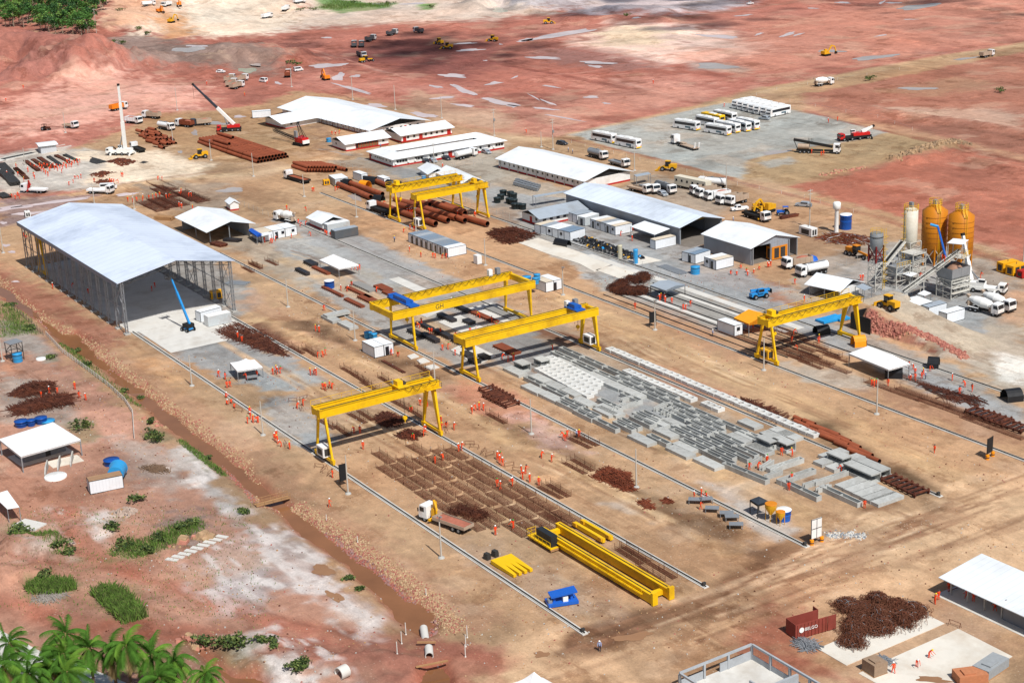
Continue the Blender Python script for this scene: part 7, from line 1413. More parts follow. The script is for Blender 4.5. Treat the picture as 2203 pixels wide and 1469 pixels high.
def v_lift(t):
 part(t,'base',LITEB,(-1.3,1.3,-.6,.6,.6,1.1));part(t,'turret',CH,(-1.4,.7,-1,1,1.11,2.0));wheels(t,[-1,1],1.0,.5,.4);MB().bar((-.9,0,1.9),(3.0,0,9.3),.45,.5).build('boom',LITEB,t);MB().bar((2.6,0,8.6),(4.6,0,12.3),.3,.35).build('upper_boom',LITEB,t)
 b=MB().box(4.2,5.6,-1.2,1.2,12.2,12.3)
 for s in(-1.2,1.2):rails(b,(4.2,s,12.3),(5.6,s,12.3),1.1,2)
 for x in(4.2,5.6):rails(b,(x,-1.2,12.3),(x,1.2,12.3),1.1,2)
 b.build('platform',DSTEEL,t)
def v_lowbed(t):
 cab(t,5.2,7.4,2.5,.8,3.5,VW);part(t,'tractor_chassis',CH,(1.5,5.2,-.45,.45,.7,1.1));wheels(t,[6.6,3.0,1.8],1.05,.52,.34);part(t,'trailer_deck',DUSTY,(-7.5,1.4,-1.3,1.3,.75,1.0),(.2,2.6,-.8,.8,1.2,1.5));wheels(t,[-4,-5.2,-6.4],1.05,.42,.34)
 for s in(-1,1):MB().bar((-7.4,s*.8,1.0),(-7.9,s*.8,2.9),.7,.12).build('loading_ramp',VW,t)
def v_rig(t):
 cab(t,5.0,7.2,2.5,.8,3.4,VW);part(t,'chassis',CH,(-7.5,5,-.6,.6,.7,1.2));wheels(t,[6.2,-3.2,-4.6,-6],1.1,.52,.34);MB().cone((-7,0,2.2),(-3.2,0,2.2),.95,None,16).build('tank',DUSTY,t);MB().bar((-8.5,0,4.4),(4.6,0,2.3),.9,.8).build('folded_boom',CH,t);MB().bar((-8.4,0,4.2),(-7.2,0,1.3),.2).build('support',CH,t)
 for k in range(4):MB().cone((-3.6+k*.5,.3,3.5),(-3.6+k*.5,.3,5.0),.07,None,6).build('exhaust',CH,t)
def v_table(t):
 part(t,'base',DBLU,(-2.4,2.4,-1.2,1.2,.1,.6));MB().slab([(-1.9,-1.0,1.7),(2.3,-1.0,2.1),(2.3,1.1,2.1),(-1.9,1.1,1.7)],.22).build('top_plate',DBLU,t);part(t,'motor',WHITEP,(0,.8,-.9,-.2,.61,1.4));part(t,'column',DBLU,(-1.5,-1.1,-.5,.5,.61,1.6),(1.3,1.7,-.5,.5,.61,1.8));part(t,'pump',STEEL,(-2.3,-1.7,-.8,.2,.61,1.1))
VC={}
def veh(kind,name,cat,label,t_,rear,front,group=None,z=None,**k):
 a,c=(PG(t_,*rear),PG(t_,*front)) if z is None else(P(t_,*rear,z),P(t_,*front,z));d=c-a;mid=(a+c)/2;loc=Vector((mid.x,mid.y,gz(mid.x,mid.y)+.02));rz=math.atan2(d.y,d.x);key=kind+name+repr(sorted((q,getattr(v,'name',v)) for q,v in k.items()))
 if key in VC:return dup(VC[key],loc,rz,label,group)
 t=thing(name,label,cat,loc,rz,group);globals()['v_'+kind](t,**k);VC[key]=fix_kids(t);return t
B=lambda lb,t_,r,f,**k:veh('bus','coach','bus',lb,t_,r,f,'coaches in the gravel bus park',**k)
for k,(r,f) in enumerate((((850,1195),(690,1163)),((1052,1238),(890,1206)))):B('white coach standing apart by the bank of the bus park, %s along the bank'%ORD[k],'a3',r,f)
for k,(r,f) in enumerate((((1555,1090),(1360,1060)),((1715,1062),(1540,1025)),((1808,1130),(1625,1100)),((1885,1110),(1715,1075)),((1978,1100),(1810,1060)),((2050,1085),(1880,1045)),((1862,1018),(1690,982)))):B('white coach in the loose group around the yellow bus, %s in the group'%ORD[k],'a3',r,f)
veh('bus','coach','bus','yellow bus parked among the white coaches','a3',(1770,1040),(1580,1000),'coaches in the gravel bus park',m=VY,gr=False)
for k in range(7):x=1830+k*46+(10 if k>4 else 0);B('white coach in the tight row by the red road, %s from the canteen side'%ORD[k],'a3',(x+205,872+k*11),(x,912+k*12))
D=lambda lb,t_,r,f,nm='dump_truck',**k:veh('dump',nm,'dump truck',lb,t_,r,f,'dump trucks of the earthworks',**k)
D('orange dump truck driving on the red ground behind the white crane boom','a1',(920,930),(1058,905),bed=VO,load=None);D('white dump truck with clean body parked below the orange one','a1',(1060,1022),(1168,1032),bed=VW);D('dump truck facing away with a dusty open body behind the pipe heap','a1',(1318,992),(1208,980));D('dump truck with reddish body right of the white tanker','a1',(1600,1062),(1478,1048),bed=RUST);D('dark blue dump truck beside the red based crane','a1',(1735,1040),(1610,1045),cabm=DARKC)
for k,(r,f) in enumerate((((1865,700),(1960,660)),((1880,735),(1975,700)),((1960,690),(2055,668)),((1915,748),(2030,722)))):D('cream dump truck in the parked group of four on red ground, %s of four'%ORD[k],'a1',r,f)
D('small red dump truck seen from behind near the excavator','a2',(262,655),(280,618),bed=RUST)
for k,(r,f) in enumerate((((820,408),(822,378)),((882,408),(884,374)),((922,358),(992,330)),((1092,306),(1180,282)),((1400,285),(1310,268)),((858,462),(905,485)))):D('far dump truck working on the dark red mud, %s'%('seen from behind, left of a pair','seen from behind, right of a pair','with white cab just beyond the pair','with grey body heading right','heading left beyond the others','with white cab beside the grader')[k],'a2',r,f,bed=DARKG)
D('dump truck with dark body driving on the long dirt road near the top right','a4',(1808,488),(1925,465),bed=DUSTY,load=None)
for k,(t_,r,f) in enumerate((('a1',(1115,20),(1170,22)),('a1',(1205,45),(1275,48)),('a1',(1420,40),(1350,28)),('a2',(40,40),(130,30)),('a2',(205,32),(285,20)),('a2',(320,12),(410,0)))):D('tiny far dump truck on the bright cream slope, %s along the top edge'%ORD[k],t_,r,f,bed=VW,load=None)
D('white dump truck with red earth load beside the orange machine crate','b4',(375,815),(200,845),bed=DUSTY);D('white dump truck with tall white body in the truck park','b3',(1800,255),(1625,280),bed=VW)
for k,(r,f) in enumerate((((1650,215),(1540,228)),((1690,235),(1585,252)),((1850,290),(1760,308)),((1925,290),(1825,318)))):D('white dump truck of the truck park near the blue workshop, %s from the red tank'%ORD[k],'b3',r,f,load=None)
M=lambda lb,t_,r,f:veh('mixer','concrete_mixer_truck','mixer truck',lb,t_,r,f,'concrete mixer trucks')
M('white concrete mixer truck on the long dirt road','a4',(450,722),(572,706));M('white concrete mixer truck beside the small hut with white black gable','b2',(310,470),(190,440));M('white concrete mixer truck at the batching plant, nearer of two','b4',(1755,1190),(1945,1235));M('white concrete mixer truck at the batching plant, farther of two','b4',(1860,1150),(2055,1205))
K=lambda lb,t_,r,f,**k:veh('tank','tank_truck','tank truck',lb,t_,r,f,'tank trucks',**k)
K('white tank truck beside the loose pipe heap','a1',(1338,1070),(1425,1088));K('silver tank truck behind the long white warehouse','a3',(650,1300),(785,1335),m=STEEL);K('white tank truck parked at the office block','a2',(1685,1330),(1812,1300));K('grey tank truck in the truck park beside the silver car','b3',(1220,190),(1340,228),m=DARKG);K('white tank truck by the fence in front of the white dump truck','b4',(530,870),(300,915));K('white tank truck behind the long office trailer','b3',(1740,170),(1600,160))
F=lambda lb,t_,r,f,**k:veh('flat','flatbed_truck','truck',lb,t_,r,f,'flatbed trucks',**k)
F('dark flatbed truck parked under the tall white crane','a1',(1212,1280),(1085,1240),bed=CH);F('small white pick up truck beside a lamp pole on red ground','a1',(540,1062),(640,1072),bed=DUSTY,L=7);F('white flatbed truck on the road behind the big shed','b1',(745,215),(935,222),bed=VW);F('black and white flatbed truck with an orange arm carrying workers','b1',(395,215),(180,205),bed=VW,arm=REDP);F('flatbed truck with a yellow folding crane beside the rusty wire loops','d2',(1740,215),(1430,105),bed=DUSTY,arm=YELG,load=EARTH,L=10.5);F('white truck with a yellow folding crane facing the blue tractor','b3',(1930,400),(2150,465),bed=CH,arm=YELG,L=10);F('white flatbed truck without load in the truck park','b3',(1080,175),(1225,230),bed=STEEL);F('white truck half hidden behind the blue workshop roof','b3',(1000,190),(1140,225),bed=DUSTY);F('white truck carrying long rusty pipes along the rail','b2',(460,148),(235,85),bed=CH,L=13,load=RPIPE);F('white truck cab among the welded pipes under black tarpaulin','b2',(1110,400),(960,355),bed=CH,L=11);F('white truck with open bed behind the warehouse gable','a3',(800,1355),(1000,1410),bed=STEEL)
for lb,t_,r,f,k in(('dark car parked in front of the office block','a2',(1385,1345),(1445,1368),dict(m=DARKC)),('grey car parked beside the dark one at the office block','a2',(1445,1338),(1503,1360),dict(m=SILV)),('dark grey car parked left of the office tank truck','a2',(1553,1322),(1618,1338),dict(m=DARKC)),('silver car parked at the far end of the office block','a2',(1890,1270),(1950,1285),dict(m=SILV)),('grey car on the dirt road behind the warehouse','a3',(388,1200),(458,1208),dict(m=DARKC)),('silver car in front of the tight row of coaches','a3',(2140,1000),(2068,992),dict(m=SILV)),('silver car parked between trucks behind the blue workshop','b3',(1235,225),(1282,245),dict(m=SILV)),('grey estate car on the dirt road near the blue tractor','b4',(390,330),(290,322),dict(m=SILV,L=4.6)),('white car on the red ground below the grey pond','a1',(1808,605),(1866,608),dict(m=VW))):veh('car','parked_car','car',lb,t_,r,f,'cars of the site',**k)
for lb,t_,r,f,k in(('white van with windows on red ground beside the grey pit','a2',(322,598),(392,586),dict(van=True)),('white van with orange workers beside it on red ground','a2',(100,688),(30,682),dict(van=True)),('white minibus behind the white flatbed truck on the road','b1',(855,185),(955,180),dict(van=True,L=5.5)),('white pick up on the far dirt road at the top edge','a3',(1960,42),(2010,38),dict(pick=True)),('white pick up with open bed at the end of the truck park row','b3',(1955,355),(1840,365),dict(pick=True,L=5.2))):veh('car','van' if 'van' in k else 'pickup','van' if 'van' in k else 'pickup',lb,t_,r,f,'white vans and pickups',m=VW,**k)
for lb,t_,r,f in(('yellow wheel loader at the lamp pole beside the long pipe stack','a1',(1735,1310),(1590,1325)),('orange backhoe loader on the dirt road beside the bus park bank','a3',(1350,1420),(1250,1420)),('far yellow loader at the puddles, leftmost of three','a2',(1560,375),(1490,368)),('far yellow loader at the puddles, middle of three','a2',(1635,412),(1550,408)),('far yellow loader at the puddles, rightmost of three','a2',(2010,348),(1930,345)),('far yellow roller on the red plain near the long puddle','a3',(280,203),(345,198))):veh('loader','wheel_loader','loader',lb,t_,r,f,'wheel loaders')
veh('loader','wheel_loader','loader','yellow wheel loader on top of the batching plant ramp','b4',(1125,1190),(960,1140),'wheel loaders',4.4);veh('excav','excavator','excavator','orange excavator reaching over the puddle on red ground','a2',(630,680),(540,650));veh('excav','excavator','excavator','far yellow excavator on the orange spoil slope, lower one','a1',(1400,185),(1450,180),m=YELG);veh('excav','excavator','excavator','far orange excavator on the cream slope, upper one','a1',(1310,80),(1340,90));veh('excav','excavator','excavator','far orange excavator beside the trucks at the top edge','a1',(1480,48),(1500,44));veh('excav','excavator','excavator','yellow excavator between the trucks and the blue tractor','b4',(70,365),(20,380),m=YELG);veh('excav','excavator','excavator','small far excavator on the red plain with its arm raised','a4',(500,470),(560,460),m=YELG)
veh('grader','motor_grader','grader','yellow motor grader below the grey tower silo','b4',(700,720),(870,770),m=ORAN);veh('grader','motor_grader','grader','far yellow motor grader beside the white cab truck','a2',(860,525),(975,512));veh('tractor','tractor','tractor','blue tractor with canopy beside the yellow excavator','b4',(225,395),(130,400));veh('tractor','tractor','tractor','dark old tractor on the red ground left of the white pick up','a1',(350,1085),(410,1085),m=SCRAP)
veh('mcrane','mobile_crane','mobile crane','tall white mobile crane with its boom pointing straight up','a1',(1055,1290),(950,1290),tip=(-2.5,.2,25.4),r0=.95);veh('mcrane','mobile_crane','mobile crane','mobile crane with a red base and its dark boom leaning over the pipe stack','a1',(1965,1090),(1850,1095),tip=(12,-5,18),L=9.5,cm=VR,two=DARKC);veh('mcrane','mobile_crane','mobile crane','white mobile crane with a raised lattice boom beside the orange silos','b4',(1680,1020),(1960,1050),tip=(-5.6,2.1,13),L=12);veh('mcrane','mobile_crane','mobile crane','red truck crane with its white boom lowered in the bus park','a4',(880,1150),(650,1175),tip=(-6.8,.3,4.2),L=12,cm=VR,boom=WHITEP)
veh('crawler','crawler_crane','crawler crane','red crawler crane with its black lattice boom laid on the ground','a2',(440,1225),(320,1195));veh('tele','telehandler','telehandler','blue telehandler standing on the grey ground right of the fence','b3',(1990,1100),(2130,1075));veh('tele','telehandler','telehandler','yellow telescopic loader behind the crane truck in the truck park','b3',(1990,375),(2140,350),m=YELG);veh('lift','boom_lift','boom lift','blue boom lift raised in front of the big open shed','b1',(1600,1372),(1530,1350));veh('lowbed','low_loader','truck','white tractor with an empty low loader trailer in the bus park','a3',(1575,1265),(1320,1185));veh('rig','pump_truck','truck','white cab truck carrying a folded black boom with men beside it','a4',(300,1270),(640,1280));veh('table','lift_table','machine','blue steel lifting table standing on bare ground by the near rail','d3',(340,815),(500,790))
a_,c_=P('b3',1380,160),P('b3',1640,215);d=c_-a_
t=thing('office_trailer','long cream office trailer with a row of small windows in the truck park','trailer',(a_+c_)/2,math.atan2(d.y,d.x));L=d.length/2;part(t,'body',mat('cream_trailer',(214,206,186),.6,.05),(-L,L,-1.3,1.3,.9,3.7));wheels(t,[-L+1.5,-L+2.7],1.1,.45,.3);part(t,'axle_frame',CH,(-L+.5,L-.5,-.4,.4,.6,.89))
for k in range(6):x=-L+1+k*(2*L-2)/5;part(t,'window',GLASS,(x-.35,x+.35,-1.34,-1.305,2.2,2.9))
SKIN=mat('skin',(142,96,72),.6,.05,3);OVER=mat('orange_overalls',(236,74,30),.8,.10,3);BOOT=mat('dark_boots',(40,34,30),.7,.1,3);SHIRT=mat('pale_blue_shirt',(140,160,200),.8,.06,3);TROU=mat('dark_trousers',(44,50,66),.8,.08,3)
HELM=[mat('helmet_white',(236,236,232),.35,.02),mat('helmet_dark',(70,60,60),.4,.05),mat('helmet_green',(60,150,60),.35,.04),mat('helmet_yellow',(236,200,40),.35,.04)]
def body_mesh(lean=0.0,sq=0.0,arms=((.05,-.28),(.05,-.28)),legs=(0,0),blue=False):
 J,E,Rr,tagm=[],[],[],[]
 def j(p,r,par=None,mt=0):
  J.append(Vector(p));Rr.append(r);tagm.append(mt)
  if par is not None:E.append((par,len(J)-1))
  return len(J)-1
 hz=.94-sq*.5;s,c=math.sin(lean),math.cos(lean);up=lambda h,f=0.0:(h*s+f*c-sq*.12,0,hz+h*c-f*s)
 pel=j(up(0),(.16,.13));wa=j(up(.2),(.145,.115),pel);chs=j(up(.42),(.17,.12),wa);nk=j(up(.56,.0),(.06,.06),chs,1);hd=j(up(.66,.02),(.088,.098),nk,1);j(up(.76,.02),(.07,.08),hd,1);j(up(.655,.125),(.017,.017),hd,1)
 for sd,(af,az) in zip((1,-1),arms):
  b=Vector(up(.47));sh=j(b+Vector((0,sd*.21,0)),(.065,.065),chs);el=j(b+Vector((af*.6,sd*.27,az*.95)),(.05,.05),sh);wr=j(b+Vector((af*1.9+.06,sd*.25,az*1.85)),(.036,.036),el);d=(J[wr]-J[el]).normalized();pm=j(J[wr]+d*.07,(.04,.024),wr,1)
  for k in range(4):y=(k-1.5)*.02;j(J[pm]+d*(.09-.012*abs(k-1.3))+Vector((.012,y,-.008*k)),(.009,.009),pm,1)
  j(J[wr]+d*.06+Vector((.05,-sd*.03,0)),(.011,.011),wr,1)
 for sd,lf in zip((1,-1),legs):
  hp=j(Vector(up(0))+Vector((0,sd*.1,-.06)),(.092,.095),pel,2);z=hz-.06;kx=-sq*.12+lf*.5+sq*.42;kn=j((kx,sd*.12,max(.42,z*.52)-sq*.1),(.065,.068),hp,2);an=j((lf-sq*.05,sd*.12,.09),(.045,.05),kn,2);j((lf-sq*.05+.17,sd*.13,.05),(.045,.035),an,3)
 me=bpy.data.meshes.new('body');me.from_pydata(J,E,[]);ob=bpy.data.objects.new('body',me);SC.collection.objects.link(ob)
 sk=ob.modifiers.new('skin','SKIN');sl=me.skin_vertices[0].data
 for k,r in enumerate(Rr):sl[k].radius=r;sl[k].use_root=(k==0)
 ob.modifiers.new('sub','SUBSURF').levels=1
 dg=bpy.context.evaluated_depsgraph_get();m2=bpy.data.meshes.new_from_object(ob.evaluated_get(dg));bpy.data.objects.remove(ob)
 m2.materials.clear()
 for q in((SHIRT if blue else OVER),SKIN,(TROU if blue else OVER),BOOT):m2.materials.append(q)
 JA=np.array([tuple(v) for v in J])
 for p in m2.polygons:p.material_index=tagm[int(((JA-np.array(p.center))**2).sum(1).argmin())];p.use_smooth=True
 return m2,Vector(up(.70,.02)),lean
POSE=[body_mesh(),body_mesh(.05,0,((.16,-.24),(-.08,-.27)),(.22,-.2)),body_mesh(.75,.1,((.2,-.27),(.16,-.27)),(.08,-.06)),body_mesh(.35,.85,((.2,-.22),(.22,-.2)),(.05,-.1)),body_mesh(.2,0,((.22,-.14),(.2,-.16)),(.05,-.05)),body_mesh(0,0,((.08,-.26),(.05,-.28)),(.04,-.04),True)]
HB=MB().lathe([(.155,-.03),(.15,0),(.125,.02),(.118,.07),(.08,.115),(.01,.13)],12);HMS=[HB.mesh('helmet',q) for q in HELM]
def person(t_,x,y,label,group=None,pose=0,hm=0,rz=0.0,z=None):
 q=PG(t_,x,y) if z is None else P(t_,x,y,z);m,hp,ln=POSE[pose]
 o=bpy.data.objects.new('person',m);SC.collection.objects.link(o);o.location=q;o.rotation_euler=(0,0,rz);k=1.04+rnd.uniform(-.05,.05);o.scale=(k,k,k);tag(o,label,'person',group)
 h=bpy.data.objects.new('helmet',HMS[hm]);SC.collection.objects.link(h);h.parent=o;h.location=hp;h.rotation_euler=(0,ln,0)
PPL='''b1|tying the dark mesh behind the big shed|1065,288 1105,292 1140,283 1185,282 1192,268 1240,272 1275,267 1300,258 1330,248 1385,262 1405,252
b1|at the yellow mixer behind the big shed|1500,238 1507,218 1490,332 1512,342 1605,357 1570,247 1592,247
b1|on the pale ground of the store yard|1010,78 1022,82 625,98 655,98 675,93 610,133 575,152 290,98 1315,108 1350,108
b1|around the rusty offcut heaps|915,127 930,132 945,127 985,133 785,122
b1|near the orange armed flatbed truck|100,252 130,268 150,243 165,262 235,43 60,73 200,122
b1|at the corner of the big shed|200,578 215,598 320,642 440,1012 600,1002 735,1052
b1|on the floor of the big shed|1265,1032 1290,1003
a1|among the steel bundles of the store yard|135,1398 235,1423 330,1393 350,1403 370,1388 395,1398 380,1453 400,1458 470,1398 500,1403 520,1408 530,1383 545,1393 560,1363 580,1353 600,1373 620,1363 640,1353 665,1353
a1|by the dark bundles at the picture edge|20,1443 60,1453 255,1388 290,1403 310,1413 345,1428 365,1433 415,1423 425,1403 445,1388 455,1413 480,1423 515,1443 555,1403 575,1388 595,1393 650,1378 150,1463 280,1469 400,1469
a1|walking far out on the red plain|195,738 50,843 1720,708 2035,803
b2|by the pale grey container at the pipes|680,188 662,198 485,203 474,203
b2|around the mixer truck and the rails|260,355 285,393 305,403 355,473 370,493 415,483 420,368 460,572
b2|by the dark grey container|580,563 592,568 625,583 650,560
b2|in front of the cabins with blue awning|75,628 110,608 125,633 140,633 165,613 300,592
b2|under the far gantry cranes|1065,313 1210,293 1270,383 1285,393 1300,388 1260,373 1440,473 1680,408 1710,373 1830,413 1820,405
b2|beside the row of grey roofed cabins|1230,543 1285,523 1320,533 1280,703 1375,748 1475,753 1495,758 1550,758 1585,758
b2|under the tent with black steel sections|800,853 825,853 850,858 865,853
b2|between the casting moulds and the tent|800,983 710,1028 760,1033 1005,1038 1165,1113 1055,1153
b2|on the tan ground left of the cabin pair|570,1193 500,1363 530,1373
b2|under the large lettered crane|1625,1138 1645,1133 1865,1253 1965,1293 2005,1343 1345,1333 1365,1338 1380,1313 1450,1383 1465,1388 1540,1393 1785,1383 1825,1388 1837,1383 1935,1373 1660,1428
c2|at the open door of the cabin pair|1130,172 1185,183
c2|carrying a frame along the second rail|515,193 560,188 580,173
c2|standing on the pale mound by the tent|145,333 175,313 182,328 205,323
c2|lifting a trestle, upper group|455,338 485,333 505,338
c2|lifting a trestle, lower group|560,458 580,463 615,443 635,453 345,618 395,593
c2|below the right leg of the first crane|1295,643 1545,743 1585,773 1545,798 1650,793 1395,843 1410,813 1370,590 1430,600
c2|inside the first crane span|820,823 870,823 895,953 1315,872
c2|on the brown cage field|1495,1073 1560,1048 2010,1263 2035,1288 2135,1258
c2|beyond the cage field at the second rail|1690,973 1715,963 2010,1043 2030,1023 2030,1073 2055,1093
c2|at the near rail left of the first crane|160,883 185,903 215,933 285,953 175,863 20,733
c2|on the canal side road|640,1188 615,1433
c2|at the casting beds by the second large crane|1555,133 1600,123 1660,173 2050,208 2100,228 2145,223
c2|pulling a long bundle on the tan road|1800,658 1830,633 1860,628 1895,633
c1|beside the rusty bar piles left of the canal|625,457 660,528 715,548 410,493 345,528 480,493
c1|at the square tent on the rebar yard|1820,353 1875,373 1890,443 1915,438 2050,373 2140,353
c1|crouching at the near rail by the lamp pole|1880,523 1890,583 1925,573 1950,613
c1|gathered on the canal side of the near rail|2080,663 2060,738 2105,733 2085,703 2145,733
c1|on the rusty rebar bundles|1980,33 2015,63
c3|at the third rail before the troughs|435,863 465,853 450,883 565,853
c3|walking on the tan road mid yard|250,1028 335,1058
c3|bending trestles by the cage field corner|85,1158 120,1153 95,1203 155,1228 230,1253 10,1253
c3|at the small work tables by the rail|1580,1343 1520,1368 1625,1373 1575,1453
c3|on the precast field|345,133 20,213 1980,1123 2050,1118 2120,1073
c4|under the batching side crane|290,128 470,73 245,63
c4|at the front of the two peaked tent|910,433 930,438 950,433 1045,428
c4|right of the two peaked tent|1220,278 1255,288 1230,378 1270,383 1270,333 1325,368 1340,343 1395,303
c4|on the grey strip toward the edge|1580,383 1685,438 1745,473 1640,498
c4|alone on the wide tan road|1430,983
c4|among the box units at the near end|160,1003 250,1013 40,1068 245,1218 220,1293 660,1138 850,1443
d2|beside the rebar near the crane truck|1995,238 2145,183
d3|at the corner of the cage field|20,183
d4|entering the long open shed|1465,778 1435,813 1550,705
d4|inside the long open shed|1695,765 1755,795 1935,872
d4|on the wet concrete pad|1385,1258 1285,1333 1090,1388
b3|at the tool counter by the workshop|965,523 1010,528 910,573 1005,613
b3|by the grey metal canopy|1235,1113 1243,1098 1275,1103 1335,1133 1280,1128 1430,1188 1450,1188 1490,1158 1030,1178
b3|laying bricks beside the cabins|1825,893 1875,898 1910,843 1955,873 1965,903 2015,883 2060,853 2140,833
b3|under the orange ridge tent|1880,1330 1975,1343 2010,1343
b4|around the batching plant|270,973 835,943 818,943 2035,1013 1815,923 45,833 70,828 350,1118 260,1393 470,1448
a3|on the dirt road by the warehouse|125,1108 1770,893 1180,700
a4|in the bus park|550,1023 625,1008 410,1278 490,1298 508,1293
a2|behind the canteen yard|635,1123 665,1123 695,1118 1555,1398 95,703'''
for ln_ in PPL.split('\n'):
 t_,ds,pts=ln_.split('|');ps=sorted([tuple(map(float,q.split(','))) for q in pts.split()],key=lambda q:P(t_,*q).y);n=len(ps)
 for k,q in enumerate(ps):
  lb='worker in orange overalls '+ds if n==1 else 'orange worker %s, %s %s the canal side'%(ds,ordn(k),'from') if n>2 else 'orange worker %s, %s the canal'%(ds,('nearer','farther from')[k])
  po=3 if 'crouch' in ds or 'laying' in ds else rnd.choice((0,0,1,1,2,4,4,0,2)) if n>1 else 1
  person(t_,q[0],q[1],lb,'workers '+ds if n>1 else None,po,rnd.choice((0,0,0,1,1,2,3)),rnd.uniform(0,6.28))
for t_,x,y,lb in(('d3',735,1203,'man in pale blue shirt and dark trousers alone on the near road'),('b3',1675,1408,'man in pale blue shirt beside the white ribbed cabin'),('b2',1155,622,'man in blue shirt and yellow helmet on the tan road'),('a3',475,1268,'man in dark clothes on the road behind the warehouse'),('a3',510,1283,'man in pale shirt on the road behind the warehouse'),('b3',1845,463,'man in pale shirt standing between the workshops'),('c4',1357,372,'man in pale shirt among the orange group by the tent'),('c3',545,858,'man in grey shirt beside the group at the third rail'),('a2',1040,1233,'man in dark clothes before the bath building')):person(t_,x,y,lb,None,5,3 if 'yellow' in lb else 0,rnd.uniform(0,6))
for k,(x,y,z) in enumerate(((1310,925,5.8),(1495,775,9.6),(1515,785,9.6))):person('b4',x,y,'orange worker up on the long conveyor, %s'%('halfway up the belt','at its head under the roof','at the rail of its head')[k],None,(4,0,0)[k],1,1.0,z=z-(.0 if k else 1.2))
def fence(label,path,step,h,m,wire=3,wm=None,r=.05,mesh=False):
 pts=[PG(*q) for q in path];t=thing('fence',label,'fence',pts[0]);o=pts[0];w=MB();last=None
 pm=proto('post|%s%s%s'%(h,r,m.name),lambda:MB().cone((0,0,0),(0,0,h),r,r*.85,6),m)
 for a,c in zip(pts[:-1],pts[1:]):
  n=max(1,int((c-a).length/step))
  for k in range(n):
   q=a.lerp(c,k/n)-o;ob=bpy.data.objects.new('post',pm);SC.collection.objects.link(ob);ob.parent=t;ob.location=q
   if last is not None:
    for j in range(wire):z=h*(j+1)/(wire+.3);w.bar(last+Vector((0,0,z)),q+Vector((0,0,z)),.03 if not mesh else .06)
   last=q
 w.build('wire',wm or STEEL,t)
WP=mat('white_post',(214,210,202),.8,.06)
fence('white post and rope fence curving along the near bank of the canal',[('c1',385,5),('c1',520,150),('c1',740,310),('c1',900,430),('c1',1040,560),('c1',1105,660),('c1',1120,890)],1.6,1.1,WP,3,WP,.07,True)
fence('dark post fence on the grassy ground at the left edge',[('b1',40,1370),('b1',120,1330),('b1',200,1310)],3,1.6,DSTEEL,1);fence('white post fence above the grassy bank',[('b1',100,1170),('b1',220,1270),('b1',360,1400),('c1',385,5)],2.5,1.3,DSTEEL,2)
fence('wire fence with pale posts along the store strip behind the concrete bed',[('b3',490,640),('b3',760,740),('b3',1090,840),('b3',1400,930),('b3',1600,990),('b3',1860,1080),('b4',60,1030),('b4',220,980)],3.2,2.0,CONC,3)
fence('wire fence in front of the office block',[('a2',655,1370),('a2',860,1430),('b2',1050,105),('b2',1150,120)],3.2,2.0,CONC,3);fence('wire fence between office car park and huts',[('a2',1580,1405),('a2',1890,1370),('a2',2010,1380)],3.2,2.0,CONC,3)
fence('wire fence behind the far gantry cranes',[('b2',1130,130),('b2',1450,210),('b2',1800,330),('b2',2165,450)],3.4,2.0,CONC,3);fence('wire fence beside the gate hut on the upper rail',[('b1',1960,300),('b2',60,395),('b2',200,440)],3.0,1.8,CONC,3)
fence('wire fence behind the white dump truck near the batching plant',[('b4',540,870),('b4',700,820),('b4',880,770)],3,1.9,CONC,3);fence('low post line along the bank of the bus park',[('a3',500,1190),('a3',850,1280),('a3',1070,1330),('a3',1460,1430),('b3',1880,150),('b4',350,260),('b4',900,420)],7,1.2,WP,1);fence('low white marker posts beside the long dirt road',[('a3',880,1060),('a3',1500,945),('a4',120,750),('a4',870,630),('a4',1400,540)],14,1.2,WP,1)
fence('low white posts along the right side of the bus park road',[('a4',230,850),('a4',440,890),('a4',960,980),('a4',1400,1140)],12,1.2,WP,1)
for k,(t_,x,y) in enumerate((('d2',1250,1065),('d2',1215,1140),('d2',1178,1228),('d2',1760,1090),('d2',1748,1165),('d2',1745,1250),('d2',848,300),('d2',590,120),('d2',1418,740))):tag(MB().cone((0,0,0),(0,0,2.0 if k<6 else 1.2),.08,.07,7).lathe([(.15,0),(.12,.12)],8).build('marker_post',WP,None,PG(t_,x,y)),'thin pale post beside the canal end, %s one'%('far left','middle left','near left','far right','middle right','near right','bank middle','bank upper','bank lower')[k],'post')
def m_bundle(L,w,h):
 b=MB();n=int(w/.28);r_=random.Random(int(L*10))
 for k in range(int(h/.28)):
  for i in range(n):x=r_.uniform(-.3,.3);b.box(-L/2+x,L/2+x,-w/2+i*w/n,-w/2+(i+.85)*w/n,k*.28,k*.28+.25)
 return b
